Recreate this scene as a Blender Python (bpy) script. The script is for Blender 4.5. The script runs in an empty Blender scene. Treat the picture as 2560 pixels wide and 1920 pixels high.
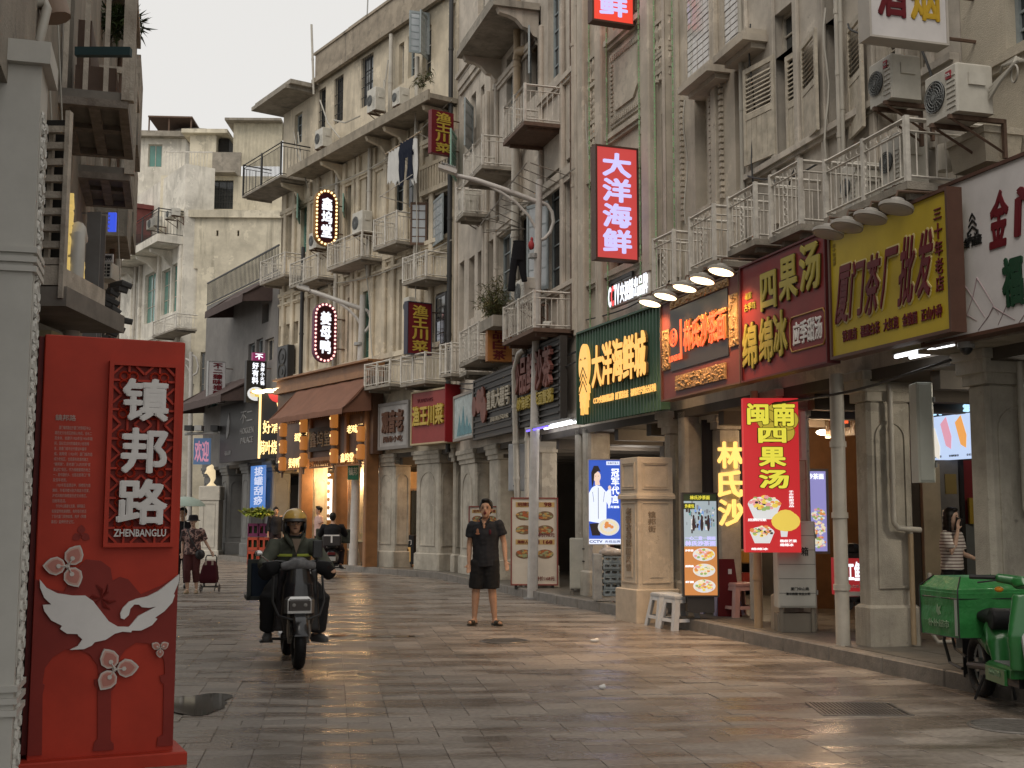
import bpy, bmesh, math, random
from mathutils import Matrix, Vector
random.seed(7)
SC = bpy.context.scene
COL = SC.collection

# ------------------------------------------------------------------ camera, sky, sun, exposure
HC, FPX = 1.47, 3054.0
PITCH, ROLL = math.atan(331/FPX), math.radians(.14)
_F = Vector((0, math.cos(PITCH), math.sin(PITCH)))
_U0 = Vector((0, -math.sin(PITCH), math.cos(PITCH)))
_R0 = Vector((1, 0, 0))
CR = _R0*math.cos(ROLL)+_U0*math.sin(ROLL)
CU = _U0*math.cos(ROLL)-_R0*math.sin(ROLL)
cam_d = bpy.data.cameras.new('street_camera')
cam_d.sensor_width = 36
cam_d.lens = 36*FPX/2560
cam_d.clip_end = 500
cam = bpy.data.objects.new('street_camera', cam_d)
cm = Matrix((CR, CU, -_F)).transposed().to_4x4()
cm.translation = (0, 0, HC)
cam.matrix_world = cm
COL.objects.link(cam)
SC.camera = cam

W = bpy.data.worlds.new('World')
SC.world = W
W.use_nodes = True
nt = W.node_tree
nt.nodes.clear()
wo = nt.nodes.new('ShaderNodeOutputWorld')
bg = nt.nodes.new('ShaderNodeBackground')
sky = nt.nodes.new('ShaderNodeTexSky')
sky.sky_type = 'NISHITA'
sky.sun_disc = False
sky.sun_elevation = math.radians(52)
sky.sun_rotation = math.radians(200)
mx = nt.nodes.new('ShaderNodeMix')
mx.data_type = 'RGBA'
mx.inputs[0].default_value = .93
mx.inputs[7].default_value = (8.1, 7.9, 7.55, 1)       # the even grey cloud deck
nt.links.new(sky.outputs[0], mx.inputs[6])
nt.links.new(mx.outputs[2], bg.inputs[0])
bg.inputs[1].default_value = .1
nt.links.new(bg.outputs[0], wo.inputs[0])
sd = bpy.data.lights.new('sun', 'SUN')
sd.energy = 1.25
sd.angle = math.radians(35)
sd.color = (1, .91, .80)
so = bpy.data.objects.new('sun', sd)
_sv = Vector((math.sin(math.radians(200))*math.cos(math.radians(52)), math.cos(math.radians(200))*math.cos(math.radians(52)), math.sin(math.radians(52))))
so.rotation_euler = _sv.to_track_quat('Z', 'Y').to_euler()
so.location = (0, 0, 40)
COL.objects.link(so)
SC.view_settings.view_transform = 'Standard'
SC.view_settings.look = 'None'
SC.view_settings.gamma = 1
SC.view_settings.use_curve_mapping = False
SC.view_settings.exposure = 0.1
SC.cycles.use_denoising = True
SC.cycles.max_bounces = 6
SC.cycles.diffuse_bounces = 3
SC.cycles.glossy_bounces = 3
SC.cycles.sample_clamp_indirect = 4

# ------------------------------------------------------------------ helpers: frames
def ray(px, py):
    return _F+CR*((px-1280)/FPX)+CU*((960-py)/FPX)

def gnd(px, py, z=0.0):
    d = ray(px, py)
    k = (z-HC)/d.z
    return Vector((d.x*k, d.y*k, z))

class Fr:
    """A vertical plane in the street: x runs along it (left to right as seen from the road), y goes into it, z is up."""
    def __init__(s, p0, p1=None, xd=None):
        s.o = Vector((p0[0], p0[1], 0))
        d = Vector((p1[0]-p0[0], p1[1]-p0[1], 0)) if p1 else Vector((xd[0], xd[1], 0))
        s.L = d.length
        s.x = d.normalized()
        s.y = Vector((-s.x.y, s.x.x, 0))
        s.M = Matrix(((s.x.x, s.y.x, 0, s.o.x), (s.x.y, s.y.y, 0, s.o.y), (0, 0, 1, 0), (0, 0, 0, 1)))
    def uz(s, px, py, off=0.0):
        d = ray(px, py)
        k = (s.o.dot(s.y)-off)/d.dot(s.y)
        P = d*k
        return ((P-s.o).dot(s.x), HC+P.z)
    def r(s, x0, x1, yt, yb, off=0.0, ref='l'):
        """pixel rectangle -> u0,u1,z0,z1; heights read at the left (or right) edge"""
        xr = x0 if ref == 'l' else x1
        zt, zb = s.uz(xr, yt, off)[1], s.uz(xr, yb, off)[1]
        zm = (zt+zb)/2
        def uof(px):
            y = (yt+yb)/2
            for _ in range(4):
                u, z = s.uz(px, y, off)
                y += (z-zm)/max(.002, abs(s.uz(px, y-50, off)[1]-z)/50)
            return s.uz(px, y, off)[0]
        return uof(x0), uof(x1), zb, zt
    def at(s, u, y=0, z=0):
        return s.M @ Vector((u, y, z))
    def perp(s, px, py, gap=.12):
        """plane standing square to this one, facing down the street; its x=0 touches the wall line"""
        u, z = s.uz(px, py, gap)
        return Fr(tuple(s.at(u, -gap, 0))[:2], xd=(s.y.x, s.y.y))

def T(x=0, y=0, z=0):
    return Matrix.Translation((x, y, z))
def RZ(a):
    return Matrix.Rotation(a, 4, 'Z')
def RX(a):
    return Matrix.Rotation(a, 4, 'X')
def RY(a):
    return Matrix.Rotation(a, 4, 'Y')

# ------------------------------------------------------------------ helpers: materials
MATS = {}
def mat(name, col, rough=.6, metal=0, var=.12, nscale=3, streak=0, bump=0, bscale=60, emit=0, ecol=None, spec=.5, dirt=None, coat=0):
    if name in MATS:
        return MATS[name]
    m = bpy.data.materials.new(name)
    m.use_nodes = True
    n = m.node_tree
    b = n.nodes['Principled BSDF']
    b.inputs['Metallic'].default_value = metal
    b.inputs['Roughness'].default_value = rough
    b.inputs['Specular IOR Level'].default_value = spec
    if coat:
        b.inputs['Coat Weight'].default_value = coat
        b.inputs['Coat Roughness'].default_value = .12
    c4 = (*col, 1)
    if var or streak:
        geo = n.nodes.new('ShaderNodeNewGeometry')
        no = n.nodes.new('ShaderNodeTexNoise')
        no.inputs['Scale'].default_value = nscale
        no.inputs['Detail'].default_value = 6
        no.inputs['Roughness'].default_value = .65
        n.links.new(geo.outputs['Position'], no.inputs['Vector'])
        rp = n.nodes.new('ShaderNodeValToRGB')
        d = dirt or tuple(c*.55 for c in col)
        rp.color_ramp.elements[0].position = .3
        rp.color_ramp.elements[1].position = .68
        rp.color_ramp.elements[0].color = (*[c*(1-var)*.9+dd*var*.5 for c, dd in zip(col, d)], 1)
        rp.color_ramp.elements[1].color = (*[min(1, c*(1+var*.5)) for c in col], 1)
        n.links.new(no.outputs['Fac'], rp.inputs[0])
        out = rp.outputs[0]
        if streak:
            mp = n.nodes.new('ShaderNodeMapping')
            mp.inputs['Scale'].default_value = (2.4, 2.4, .3)
            n.links.new(geo.outputs['Position'], mp.inputs[0])
            n2 = n.nodes.new('ShaderNodeTexNoise')
            n2.inputs['Scale'].default_value = 1.3
            n2.inputs['Detail'].default_value = 8
            n2.inputs['Roughness'].default_value = .7
            n.links.new(mp.outputs[0], n2.inputs['Vector'])
            r2 = n.nodes.new('ShaderNodeValToRGB')
            r2.color_ramp.elements[0].position = .52
            r2.color_ramp.elements[1].position = .74
            r2.color_ramp.elements[0].color = (0, 0, 0, 1)
            r2.color_ramp.elements[1].color = (streak, streak, streak, 1)
            n.links.new(n2.outputs['Fac'], r2.inputs[0])
            m2 = n.nodes.new('ShaderNodeMix')
            m2.data_type = 'RGBA'
            n.links.new(r2.outputs[0], m2.inputs[0])
            n.links.new(out, m2.inputs[6])
            m2.inputs[7].default_value = (*d, 1)
            out = m2.outputs[2]
            if bump and col[0] > .25:       # repaired patches, lost paint and mould spots
                for sc_, lo, hi, k, cc in ((.8, .57, .585, .55, tuple(min(.9, c*1.25) for c in col)), (1.7, .62, .66, .5, tuple(c*.62 for c in col)), (5, .63, .72, .75, d)):
                    n3 = n.nodes.new('ShaderNodeTexNoise')
                    n3.inputs['Scale'].default_value = sc_
                    n3.inputs['Detail'].default_value = 9
                    n3.inputs['Roughness'].default_value = .72
                    n.links.new(geo.outputs['Position'], n3.inputs['Vector'])
                    r3 = n.nodes.new('ShaderNodeMapRange')
                    r3.inputs['From Min'].default_value = lo
                    r3.inputs['From Max'].default_value = hi
                    r3.inputs['To Max'].default_value = k
                    n.links.new(n3.outputs['Fac'], r3.inputs['Value'])
                    m3 = n.nodes.new('ShaderNodeMix')
                    m3.data_type = 'RGBA'
                    n.links.new(r3.outputs[0], m3.inputs[0])
                    n.links.new(out, m3.inputs[6])
                    m3.inputs[7].default_value = (*cc, 1)
                    out = m3.outputs[2]
        n.links.new(out, b.inputs['Base Color'])
        if bump:
            nb = n.nodes.new('ShaderNodeTexNoise')
            nb.inputs['Scale'].default_value = bscale
            nb.inputs['Detail'].default_value = 5
            n.links.new(geo.outputs['Position'], nb.inputs['Vector'])
            bp = n.nodes.new('ShaderNodeBump')
            bp.inputs['Strength'].default_value = bump
            bp.inputs['Distance'].default_value = .02
            n.links.new(nb.outputs['Fac'], bp.inputs['Height'])
            n.links.new(bp.outputs[0], b.inputs['Normal'])
    else:
        b.inputs['Base Color'].default_value = c4
    if emit:
        b.inputs['Emission Color'].default_value = (*(ecol or col), 1)
        b.inputs['Emission Strength'].default_value = emit
    MATS[name] = m
    return m

def lit(name, col, s=1.0):
    """a lamp, tube, screen or back-lit sheet"""
    return mat(name, tuple(c*.3 for c in col), .5, var=0, emit=s, ecol=col)

# ------------------------------------------------------------------ helpers: mesh building
class MB:
    def __init__(s):
        s.v, s.f, s.mi, s.m = [], [], [], 0
    def add(s, vs, fs):
        b = len(s.v)
        s.v += [tuple(v) for v in vs]
        for f in fs:
            s.f.append(tuple(i+b for i in f))
            s.mi.append(s.m)
        return s
    def box(s, x0, x1, y0, y1, z0, z1, M=None):
        vs = [(x, y, z) for z in (z0, z1) for y in (y0, y1) for x in (x0, x1)]
        if M:
            vs = [M @ Vector(v) for v in vs]
        return s.add(vs, [(0, 2, 3, 1), (4, 5, 7, 6), (0, 1, 5, 4), (2, 6, 7, 3), (0, 4, 6, 2), (1, 3, 7, 5)])
    def cbox(s, x0, x1, y0, y1, z0, z1, c=.02, M=None):
        """box with chamfered vertical and top edges"""
        L = []
        for z, k in ((z0, 0), (z1-c, 0), (z1, c)):
            a0, a1, b0, b1 = x0+k, x1-k, y0+k, y1-k
            L.append([(a0+c, b0, z), (a1-c, b0, z), (a1, b0+c, z), (a1, b1-c, z), (a1-c, b1, z), (a0+c, b1, z), (a0, b1-c, z), (a0, b0+c, z)])
        return s.loft(L, M=M)
    def loft(s, rings, cap=True, M=None, closed=True):
        n = len(rings[0])
        vs = [v for r in rings for v in r]
        if M:
            vs = [M @ Vector(v) for v in vs]
        fs = []
        for i in range(len(rings)-1):
            for j in range(n if closed else n-1):
                k = (j+1) % n
                fs.append((i*n+j, i*n+k, (i+1)*n+k, (i+1)*n+j))
        if cap:
            fs.append(tuple(reversed(range(n))))
            fs.append(tuple((len(rings)-1)*n+j for j in range(n)))
        return s.add(vs, fs)
    def tube(s, pts, r, n=8, cap=True, side=None, r2=None):
        pts = [Vector(p) for p in pts]
        rs = r if isinstance(r, (list, tuple)) else [r]*len(pts)
        rings = []
        up = Vector((0, 0, 1))
        prev = None
        for i, p in enumerate(pts):
            t = (pts[min(i+1, len(pts)-1)]-pts[max(i-1, 0)]).normalized()
            ref = Vector(side) if side else (prev if prev else (up if abs(t.z) < .9 else Vector((1, 0, 0))))
            a = (ref-t*ref.dot(t))
            if a.length < 1e-4:
                a = Vector((1, 0, 0)) if abs(t.x) < .9 else Vector((0, 1, 0))
                a = a-t*a.dot(t)
            a.normalize()
            prev = a
            b = t.cross(a)
            ra = rs[i]
            rb = r2[i] if r2 else ra
            rings.append([p+a*(ra*math.cos(2*math.pi*k/n))+b*(rb*math.sin(2*math.pi*k/n)) for k in range(n)])
        return s.loft(rings, cap)
    def cyl(s, p0, p1, r0, r1=None, n=12):
        return s.tube([p0, p1], [r0, r0 if r1 is None else r1], n)
    def ball(s, c, r, n=12, m=8, M=None):
        rx, ry, rz = r if isinstance(r, (list, tuple)) else (r, r, r)
        rings = []
        for i in range(m+1):
            a = math.pi*i/m
            q = max(math.sin(a), .001)
            rings.append([(c[0]+rx*q*math.cos(2*math.pi*k/n), c[1]+ry*q*math.sin(2*math.pi*k/n), c[2]-rz*math.cos(a)) for k in range(n)])
        return s.loft(rings, True, M)
    def ring(s, c, ax, R, r, n=24, m=8, a0=0, a1=2*math.pi, M=None):
        ax = Vector(ax).normalized()
        a = ax.orthogonal().normalized()
        b = ax.cross(a)
        full = abs(a1-a0-2*math.pi) < 1e-6
        rr = []
        for i in range(n+(0 if full else 1)):
            t = a0+(a1-a0)*i/n
            d = a*math.cos(t)+b*math.sin(t)
            p = Vector(c)+d*R
            rr.append([p+d*(r*math.cos(2*math.pi*k/m))+ax*(r*math.sin(2*math.pi*k/m)) for k in range(m)])
        if full:
            rr.append(rr[0])
        return s.loft(rr, not full, M)
    def poly(s, pts, y0, y1, M=None):
        """x-z outline with depth"""
        n = len(pts)
        vs = [(p[0], y0, p[1]) for p in pts]+[(p[0], y1, p[1]) for p in pts]
        if M:
            vs = [M @ Vector(v) for v in vs]
        area = sum(pts[i][0]*pts[(i+1) % n][1]-pts[(i+1) % n][0]*pts[i][1] for i in range(n))
        idx = list(range(n))
        fs = []
        if area > 0:
            fs.append(tuple(idx))
            fs.append(tuple(n+i for i in reversed(idx)))
            fs += [(i, n+i, n+(i+1) % n, (i+1) % n) for i in idx]
        else:
            fs.append(tuple(reversed(idx)))
            fs.append(tuple(n+i for i in idx))
            fs += [(i, (i+1) % n, n+(i+1) % n, n+i) for i in idx]
        return s.add(vs, fs)
    def disc(s, x, z, rx, rz, y0, y1, n=20, M=None):
        return s.poly([(x+rx*math.cos(2*math.pi*k/n), z+rz*math.sin(2*math.pi*k/n)) for k in range(n)], y0, y1, M)
    def text(s, body, u0, u1, z0, z1, y=0, depth=.004, bold=.022, M=None, slant=0, keep=False, vert=False):
        """lettering fitted into a rectangle, lying in the x-z plane and standing out towards -y"""
        if vert:
            n = len(body)
            h = (z1-z0)/n
            for i, ch in enumerate(body):
                if ch != ' ':
                    s.text(ch, u0, u1, z1-(i+1)*h+h*.06, z1-i*h-h*.06, y, depth, bold, M, slant)
            return s
        vs, fs = glyphs(body)
        if not vs:
            return s
        xa, xb = min(v[0] for v in vs), max(v[0] for v in vs)
        ya, yb = min(v[1] for v in vs), max(v[1] for v in vs)
        if body in '一二三' and len(body) == 1:
            ya, yb = ya-.2, yb+.2
        sx, sz = (u1-u0)/(xb-xa), (z1-z0)/(yb-ya)
        if keep:
            k = min(sx, sz)
            u0 += (u1-u0-k*(xb-xa))/2
            z0 += (z1-z0-k*(yb-ya))/2
            sx = sz = k
        dirs = [(0, 0)] if not bold else [(-1, -.6), (1, -.6), (-1, .6), (1, .6), (0, 1), (0, -1), (0, 0)]
        for i, (dx, dz) in enumerate(dirs):
            yy = y-depth-.0007*i*(1 if bold else 0)
            out = []
            for v in vs:
                X = u0+(v[0]-xa)*sx+dx*bold*sx
                Z = z0+(v[1]-ya)*sz+dz*bold*sz
                out.append((X+slant*(Z-z0), yy if v[2] > 0 else y, Z))
            if M:
                out = [M @ Vector(o) for o in out]
            s.add(out, fs)
        return s

_G = {}
def glyphs(body):
    if body in _G:
        return _G[body]
    cu = bpy.data.curves.new('lettering', 'FONT')
    cu.body = body
    cu.size = 1
    cu.extrude = .5
    cu.resolution_u = 2
    o = bpy.data.objects.new('lettering', cu)
    COL.objects.link(o)
    e = o.evaluated_get(bpy.context.evaluated_depsgraph_get())
    me = e.to_mesh()
    vs = [tuple(v.co) for v in me.vertices]
    fs = [tuple(p.vertices) for p in me.polygons if not (p.normal.z < -.9)]
    e.to_mesh_clear()
    bpy.data.objects.remove(o)
    bpy.data.curves.remove(cu)
    _G[body] = (vs, fs)
    return _G[body]

def tag(o, label=None, cat=None, group=None, kind=None):
    if label: o['label'] = label
    if cat: o['category'] = cat
    if group: o['group'] = group
    if kind: o['kind'] = kind
    return o

def mesh(name, mb, mats, smooth=False):
    me = bpy.data.meshes.new(name)
    me.from_pydata(mb.v, [], mb.f)
    for m in (mats if isinstance(mats, (list, tuple)) else [mats]):
        me.materials.append(m)
    if len(set(mb.mi)) > 1 or (mb.mi and mb.mi[0]):
        me.polygons.foreach_set('material_index', mb.mi)
    if smooth:
        me.polygons.foreach_set('use_smooth', [True]*len(me.polygons))
        try:
            me.set_sharp_from_angle(angle=math.radians(40))
        except Exception:
            pass
    me.update()
    return me

def obj(name, mb, mats, parent=None, M=None, smooth=False):
    if isinstance(mb, bpy.types.Mesh):
        me = mb
        me.materials.clear()
        me.materials.append(mats)
    else:
        me = mesh(name, mb, mats, smooth)
    o = bpy.data.objects.new(name, me)
    COL.objects.link(o)
    if parent:
        o.parent = parent
    if M is not None:
        o.matrix_local = M
    return o

def thing(name, label, cat, M=None, group=None):
    o = bpy.data.objects.new(name, None)
    o.empty_display_size = .2
    COL.objects.link(o)
    if M is not None:
        o.matrix_world = M
    return tag(o, label, cat, group)

def dup(o, parent=None):
    c = o.copy()
    COL.objects.link(c)
    if parent:
        c.parent = parent
    for ch in list(o.children):
        dup(ch, c)
    return c

def remesh(mb, vox, smooth_it=4):
    me = mesh('form', mb, [])
    o = bpy.data.objects.new('form', me)
    COL.objects.link(o)
    r = o.modifiers.new('r', 'REMESH')
    r.mode = 'VOXEL'
    r.voxel_size = vox
    sm = o.modifiers.new('s', 'SMOOTH')
    sm.factor = .5
    sm.iterations = smooth_it
    e = o.evaluated_get(bpy.context.evaluated_depsgraph_get())
    out = bpy.data.meshes.new_from_object(e)
    bpy.data.objects.remove(o)
    out.polygons.foreach_set('use_smooth', [True]*len(out.polygons))
    return out
def robj(name, mb, vox, m, parent=None, M=None, it=4):
    me = remesh(mb, vox, it)
    me.name = name
    me.materials.clear()
    me.materials.append(m)
    return obj(name, me, m, parent, M)

# ------------------------------------------------------------------ materials
plA = mat('plaster_cream', (.61, .535, .41), .85, var=.3, nscale=1.1, streak=.6, bump=.25, dirt=(.13, .11, .085))
plB = mat('plaster_tan', (.51, .455, .385), .85, var=.32, nscale=1.2, streak=.65, bump=.25, dirt=(.14, .12, .095))
plC = mat('plaster_sand', (.51, .455, .375), .8, var=.26, nscale=1.6, streak=.5, bump=.2, dirt=(.16, .14, .11))
plD = mat('plaster_grey_cream', (.51, .465, .40), .8, var=.32, nscale=1.6, streak=.65, bump=.2, dirt=(.15, .13, .11))
plE = mat('plaster_ochre', (.50, .45, .36), .85, var=.1, nscale=2.5, streak=.25, bump=.5, bscale=90, dirt=(.2, .17, .13))
plG = mat('plaster_white_stained', (.70, .665, .585), .85, var=.34, nscale=.9, streak=.7, bump=.2, dirt=(.20, .18, .14))
plY = mat('plaster_yellow_stained', (.64, .585, .46), .85, var=.36, nscale=.9, streak=.7, bump=.2, dirt=(.17, .15, .11))
plF = mat('plaster_grey_dark', (.20, .19, .18), .85, var=.15, nscale=2, streak=.3, dirt=(.08, .08, .08))
conc = mat('concrete_stained', (.30, .27, .225), .9, var=.35, nscale=3, streak=.7, bump=.4, dirt=(.07, .065, .055))
pil = mat('pillar_stone', (.43, .395, .33), .8, var=.32, nscale=2.4, streak=.6, bump=.35, bscale=80, dirt=(.12, .11, .09))
white_m = mat('white_painted_metal', (.62, .59, .53), .55, var=.25, nscale=9, streak=.5, dirt=(.16, .12, .09))
frame_w = mat('frame_offwhite', (.50, .46, .39), .6, var=.25, nscale=8, streak=.4, dirt=(.2, .17, .13))
frame_g = mat('frame_grey_blue', (.28, .32, .33), .5, var=.15, nscale=8)
frame_gr = mat('frame_green', (.22, .38, .31), .55, var=.2, nscale=8)
frame_b = mat('frame_black', (.03, .03, .03), .5, var=.1)
frame_br = mat('wood_brown', (.12, .07, .045), .6, var=.2, nscale=6)
glass_d = mat('window_glass_dark', (.035, .04, .042), .08, var=.3, nscale=1.5, spec=.8)
glass_l = mat('window_glass_pale', (.42, .45, .47), .15, var=.3, nscale=1.2, spec=.8)
glass_bl = mat('window_glass_blue', (.03, .06, .16), .1, var=.2, nscale=1.5, spec=.8)
glass_gr = mat('window_glass_green', (.10, .26, .22), .12, var=.2, nscale=1.5, spec=.8)
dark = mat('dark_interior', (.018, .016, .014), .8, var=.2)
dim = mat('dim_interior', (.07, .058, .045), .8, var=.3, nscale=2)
timber = mat('interior_timber', (.16, .085, .04), .5, var=.3, nscale=4)
shutter_m = mat('shutter_paint', (.52, .47, .38), .7, var=.3, nscale=7, streak=.5, dirt=(.19, .155, .11))
pvc = mat('pvc_pipe', (.50, .47, .41), .45, var=.12, nscale=4, streak=.25, dirt=(.2, .17, .13))
pvc_o = mat('pvc_pipe_tan', (.40, .30, .19), .5, var=.15, nscale=4, streak=.3)
ac_m = mat('ac_casing', (.55, .53, .47), .45, var=.12, nscale=5, streak=.25, dirt=(.25, .22, .17))
black_m = mat('black_plastic', (.02, .02, .021), .4, var=.1)
rust = mat('rusty_steel', (.13, .08, .055), .8, var=.4, nscale=12, bump=.3)
steel = mat('grey_steel', (.33, .33, .32), .45, metal=.3, var=.12, nscale=5)
cable_m = mat('cable_rubber', (.03, .03, .03), .6, var=0)
cable_w = mat('cable_pale', (.4, .38, .33), .6, var=0)

# ------------------------------------------------------------------ frames of the street
E_ = Fr((4.19, 11.0), (5.75, 6.0))
D_ = Fr((2.37, 17.6), (4.19, 11.0))
C_ = Fr((1.17, 21.0), (2.37, 17.6))
B_ = Fr((-1.35, 29.4), (1.17, 21.0))
A_ = Fr((-7.4, 38.3), (-1.35, 29.4))
G1 = Fr((-11.4, 45.0), (-7.4, 38.3))
G_ = Fr((-17.6, 54.0), (-11.4, 45.0))
L_ = Fr((-.867-.2683*3.5, -.241+.963*3.5), xd=(-.2683, .963))

# ------------------------------------------------------------------ ground, paving
g = MB().add([(-150, -60, -.03), (150, -60, -.03), (150, 250, -.03), (-150, 250, -.03)], [(0, 1, 2, 3)])
ground = obj('ground', g, mat('wet_ground', (.05, .047, .043), .5, var=.2))
tag(ground, 'bare dark wet ground under and around the street', None, None, 'structure')

def paver_mat():
    m = bpy.data.materials.new('wet_granite_paver')
    m.use_nodes = True
    n = m.node_tree
    b = n.nodes['Principled BSDF']
    geo = n.nodes.new('ShaderNodeNewGeometry')
    at = n.nodes.new('ShaderNodeAttribute')
    at.attribute_name = 'tone'
    def noise(sc, det=5, vec=None):
        q = n.nodes.new('ShaderNodeTexNoise')
        q.inputs['Scale'].default_value = sc
        q.inputs['Detail'].default_value = det
        n.links.new(vec or geo.outputs['Position'], q.inputs['Vector'])
        return q.outputs['Fac']
    def ramp(src, a, b_, ca, cb):
        r = n.nodes.new('ShaderNodeValToRGB')
        r.color_ramp.elements[0].position, r.color_ramp.elements[1].position = a, b_
        r.color_ramp.elements[0].color, r.color_ramp.elements[1].color = (*ca, 1), (*cb, 1)
        n.links.new(src, r.inputs[0])
        return r.outputs[0]
    mpw = n.nodes.new('ShaderNodeMapping')
    mpw.inputs['Rotation'].default_value = (0, 0, math.radians(-8.4))
    mpw.inputs['Scale'].default_value = (.55, 1.9, 1)
    n.links.new(geo.outputs['Position'], mpw.inputs[0])
    stone = ramp(noise(26, 8), .3, .7, (.215, .187, .160), (.34, .30, .262))
    wet = noise(1.15, 6, mpw.outputs[0])
    w01 = ramp(wet, .46, .57, (0, 0, 0), (1, 1, 1))          # 1 = dry-ish, 0 = soaked
    mixc = n.nodes.new('ShaderNodeMix')
    mixc.data_type = 'RGBA'
    mixc.blend_type = 'MULTIPLY'
    mixc.inputs[0].default_value = 1
    n.links.new(stone, mixc.inputs[6])
    n.links.new(ramp(w01, 0, 1, (.66, .62, .59), (1, 1, 1)), mixc.inputs[7])
    mul = n.nodes.new('ShaderNodeMix')
    mul.data_type = 'RGBA'
    mul.blend_type = 'MULTIPLY'
    mul.inputs[0].default_value = 1
    n.links.new(mixc.outputs[2], mul.inputs[6])
    n.links.new(at.outputs['Color'], mul.inputs[7])
    n.links.new(mul.outputs[2], b.inputs['Base Color'])
    rr = n.nodes.new('ShaderNodeMapRange')
    rr.inputs['To Min'].default_value = .27
    rr.inputs['To Max'].default_value = .56
    n.links.new(w01, rr.inputs['Value'])
    n.links.new(rr.outputs[0], b.inputs['Roughness'])
    bp = n.nodes.new('ShaderNodeBump')
    bp.inputs['Strength'].default_value = .35
    bp.inputs['Distance'].default_value = .004
    n.links.new(noise(45, 6), bp.inputs['Height'])
    n.links.new(bp.outputs[0], b.inputs['Normal'])
    b.inputs['Specular IOR Level'].default_value = .6
    return m
pav_m = paver_mat()
base_m = mat('joint_grit', (.03, .027, .024), .6, var=.3, nscale=20)
st = MB().add([(-60, -12, -.006), (30, -12, -.006), (30, 110, -.006), (-60, 110, -.006)], [(0, 1, 2, 3)])
street = obj('street', st, base_m)
tag(street, 'wet stone paved pedestrian street running away between the shops', None, None, 'structure')
# grid of granite slabs, rows across the street
ang = math.radians(8.4)
e1 = Vector((math.cos(ang), math.sin(ang), 0))
e2 = Vector((-math.sin(ang), math.cos(ang), 0))
SW, SD = .30, .215
def slab_verts(cx, cy, w, d, h, tx, ty):
    vs = []
    c = .0022
    for (k, z) in ((0, -.006), (0, -c), (c, 0)):
        for sx, sy in ((-1, -1), (1, -1), (1, 1), (-1, 1)):
            a, b = sx*(w/2-k), sy*(d/2-k)
            p = e1*a+e2*b
            vs.append((cx+p.x, cy+p.y, h+z+tx*a+ty*b if z > -.006 else -.006))
    return vs
SF = [(0, 1, 5, 4), (1, 2, 6, 5), (2, 3, 7, 6), (3, 0, 4, 7), (4, 5, 9, 8), (5, 6, 10, 9), (6, 7, 11, 10), (7, 4, 8, 11), (8, 9, 10, 11)]
cells = []
rnd = random.Random(3)
for j in range(-4, 300):
    shift = (.5 if rnd.random() < .3 else 0)*SW
    for i in range(-120, 75):
        p = e1*(i*SW+shift)+e2*(j*SD+4.6)
        if p.y < 5.0 or p.y > 62:
            continue
        q = abs(p.x)/p.y
        px = 1280+FPX*p.x/p.y
        if px < -120 or px > 2680:
            continue
        # keep the slabs between the left frontage and the right kerb
        if (p-L_.o).dot(L_.y) > (2.2 if p.y < 18 else 9):
            continue
        ok = True
        for fr in (E_, D_, C_, B_, A_, G1):
            l = (p-fr.o)
            if -.5 < l.dot(fr.x) < fr.L+.5 and l.dot(fr.y) > -.25:
                ok = False
        if p.y > 58 or not ok:
            continue
        cells.append((p.length, p.x, p.y))
cells.sort()
near = [c for c in cells if abs(c[1]/c[2]) < .43 and c[2] > 6.9][:300]
nset = set(near)
def slab_params():
    r = rnd.random()
    t = .80+.34*rnd.random()
    if r < .06: t *= .7
    h = rnd.gauss(.0, .0016)
    return h, rnd.gauss(0, .006), rnd.gauss(0, .008), t
def tone_attr(me, tones):
    a = me.color_attributes.new('tone', 'FLOAT_COLOR', 'POINT')
    flat = []
    for t in tones:
        flat += [t, t*.985, t*.97, 1]
    a.data.foreach_set('color', flat)
# twelve slightly different slabs, shared by the pieces nearest the camera
kinds = []
for k in range(12):
    h, tx, ty, t = slab_params()
    mb = MB().add(slab_verts(0, 0, SW-.0028, SD-.0028, h, tx, ty), SF)
    me = mesh('paver', mb, pav_m)
    tone_attr(me, [t]*12)
    kinds.append(me)
for _, x, y in near:
    o = bpy.data.objects.new('paver', rnd.choice(kinds))
    o.location = (x, y, 0)
    COL.objects.link(o)
    o.parent = street
mb = MB()
tones = []
for c in cells:
    if c in nset:
        continue
    h, tx, ty, t = slab_params()
    mb.add(slab_verts(c[1], c[2], SW-.0028, SD-.0028, h, tx, ty), SF)
    tones += [t]*12
o = obj('paving', mb, pav_m, street)
tone_attr(o.data, tones)
tag(o, kind='stuff')

# raised pavement under the arcades on the right, with kerb stones
pave_m = mat('arcade_pavement', (.13, .118, .10), .42, var=.3, nscale=6, bump=.15)
kerb_m = mat('kerb_granite', (.19, .172, .15), .5, var=.35, nscale=9, bump=.3, streak=.4)
mb = MB()
KO = .42
pts = []
for fr in (G1, A_, B_, C_, D_, E_):
    pts.append(fr.at(0, -KO, 0))
pts.append(E_.at(E_.L, -KO, 0))
back = []
for fr in (G1, A_, B_, C_, D_, E_):
    back.append(fr.at(0, 5, 0))
back.append(E_.at(E_.L, 5, 0))
for i in range(len(pts)-1):
    a, b, c, d = pts[i], pts[i+1], back[i+1], back[i]
    mb.add([(p.x, p.y, z) for z in (-.02, .146) for p in (a, b, c, d)], [(0, 1, 5, 4), (4, 5, 6, 7), (1, 2, 6, 5), (2, 3, 7, 6), (3, 0, 4, 7)])
pavement = obj('pavement', mb, pave_m)
tag(pavement, 'raised stone pavement under the shop arcades on the right', None, None, 'structure')
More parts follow.
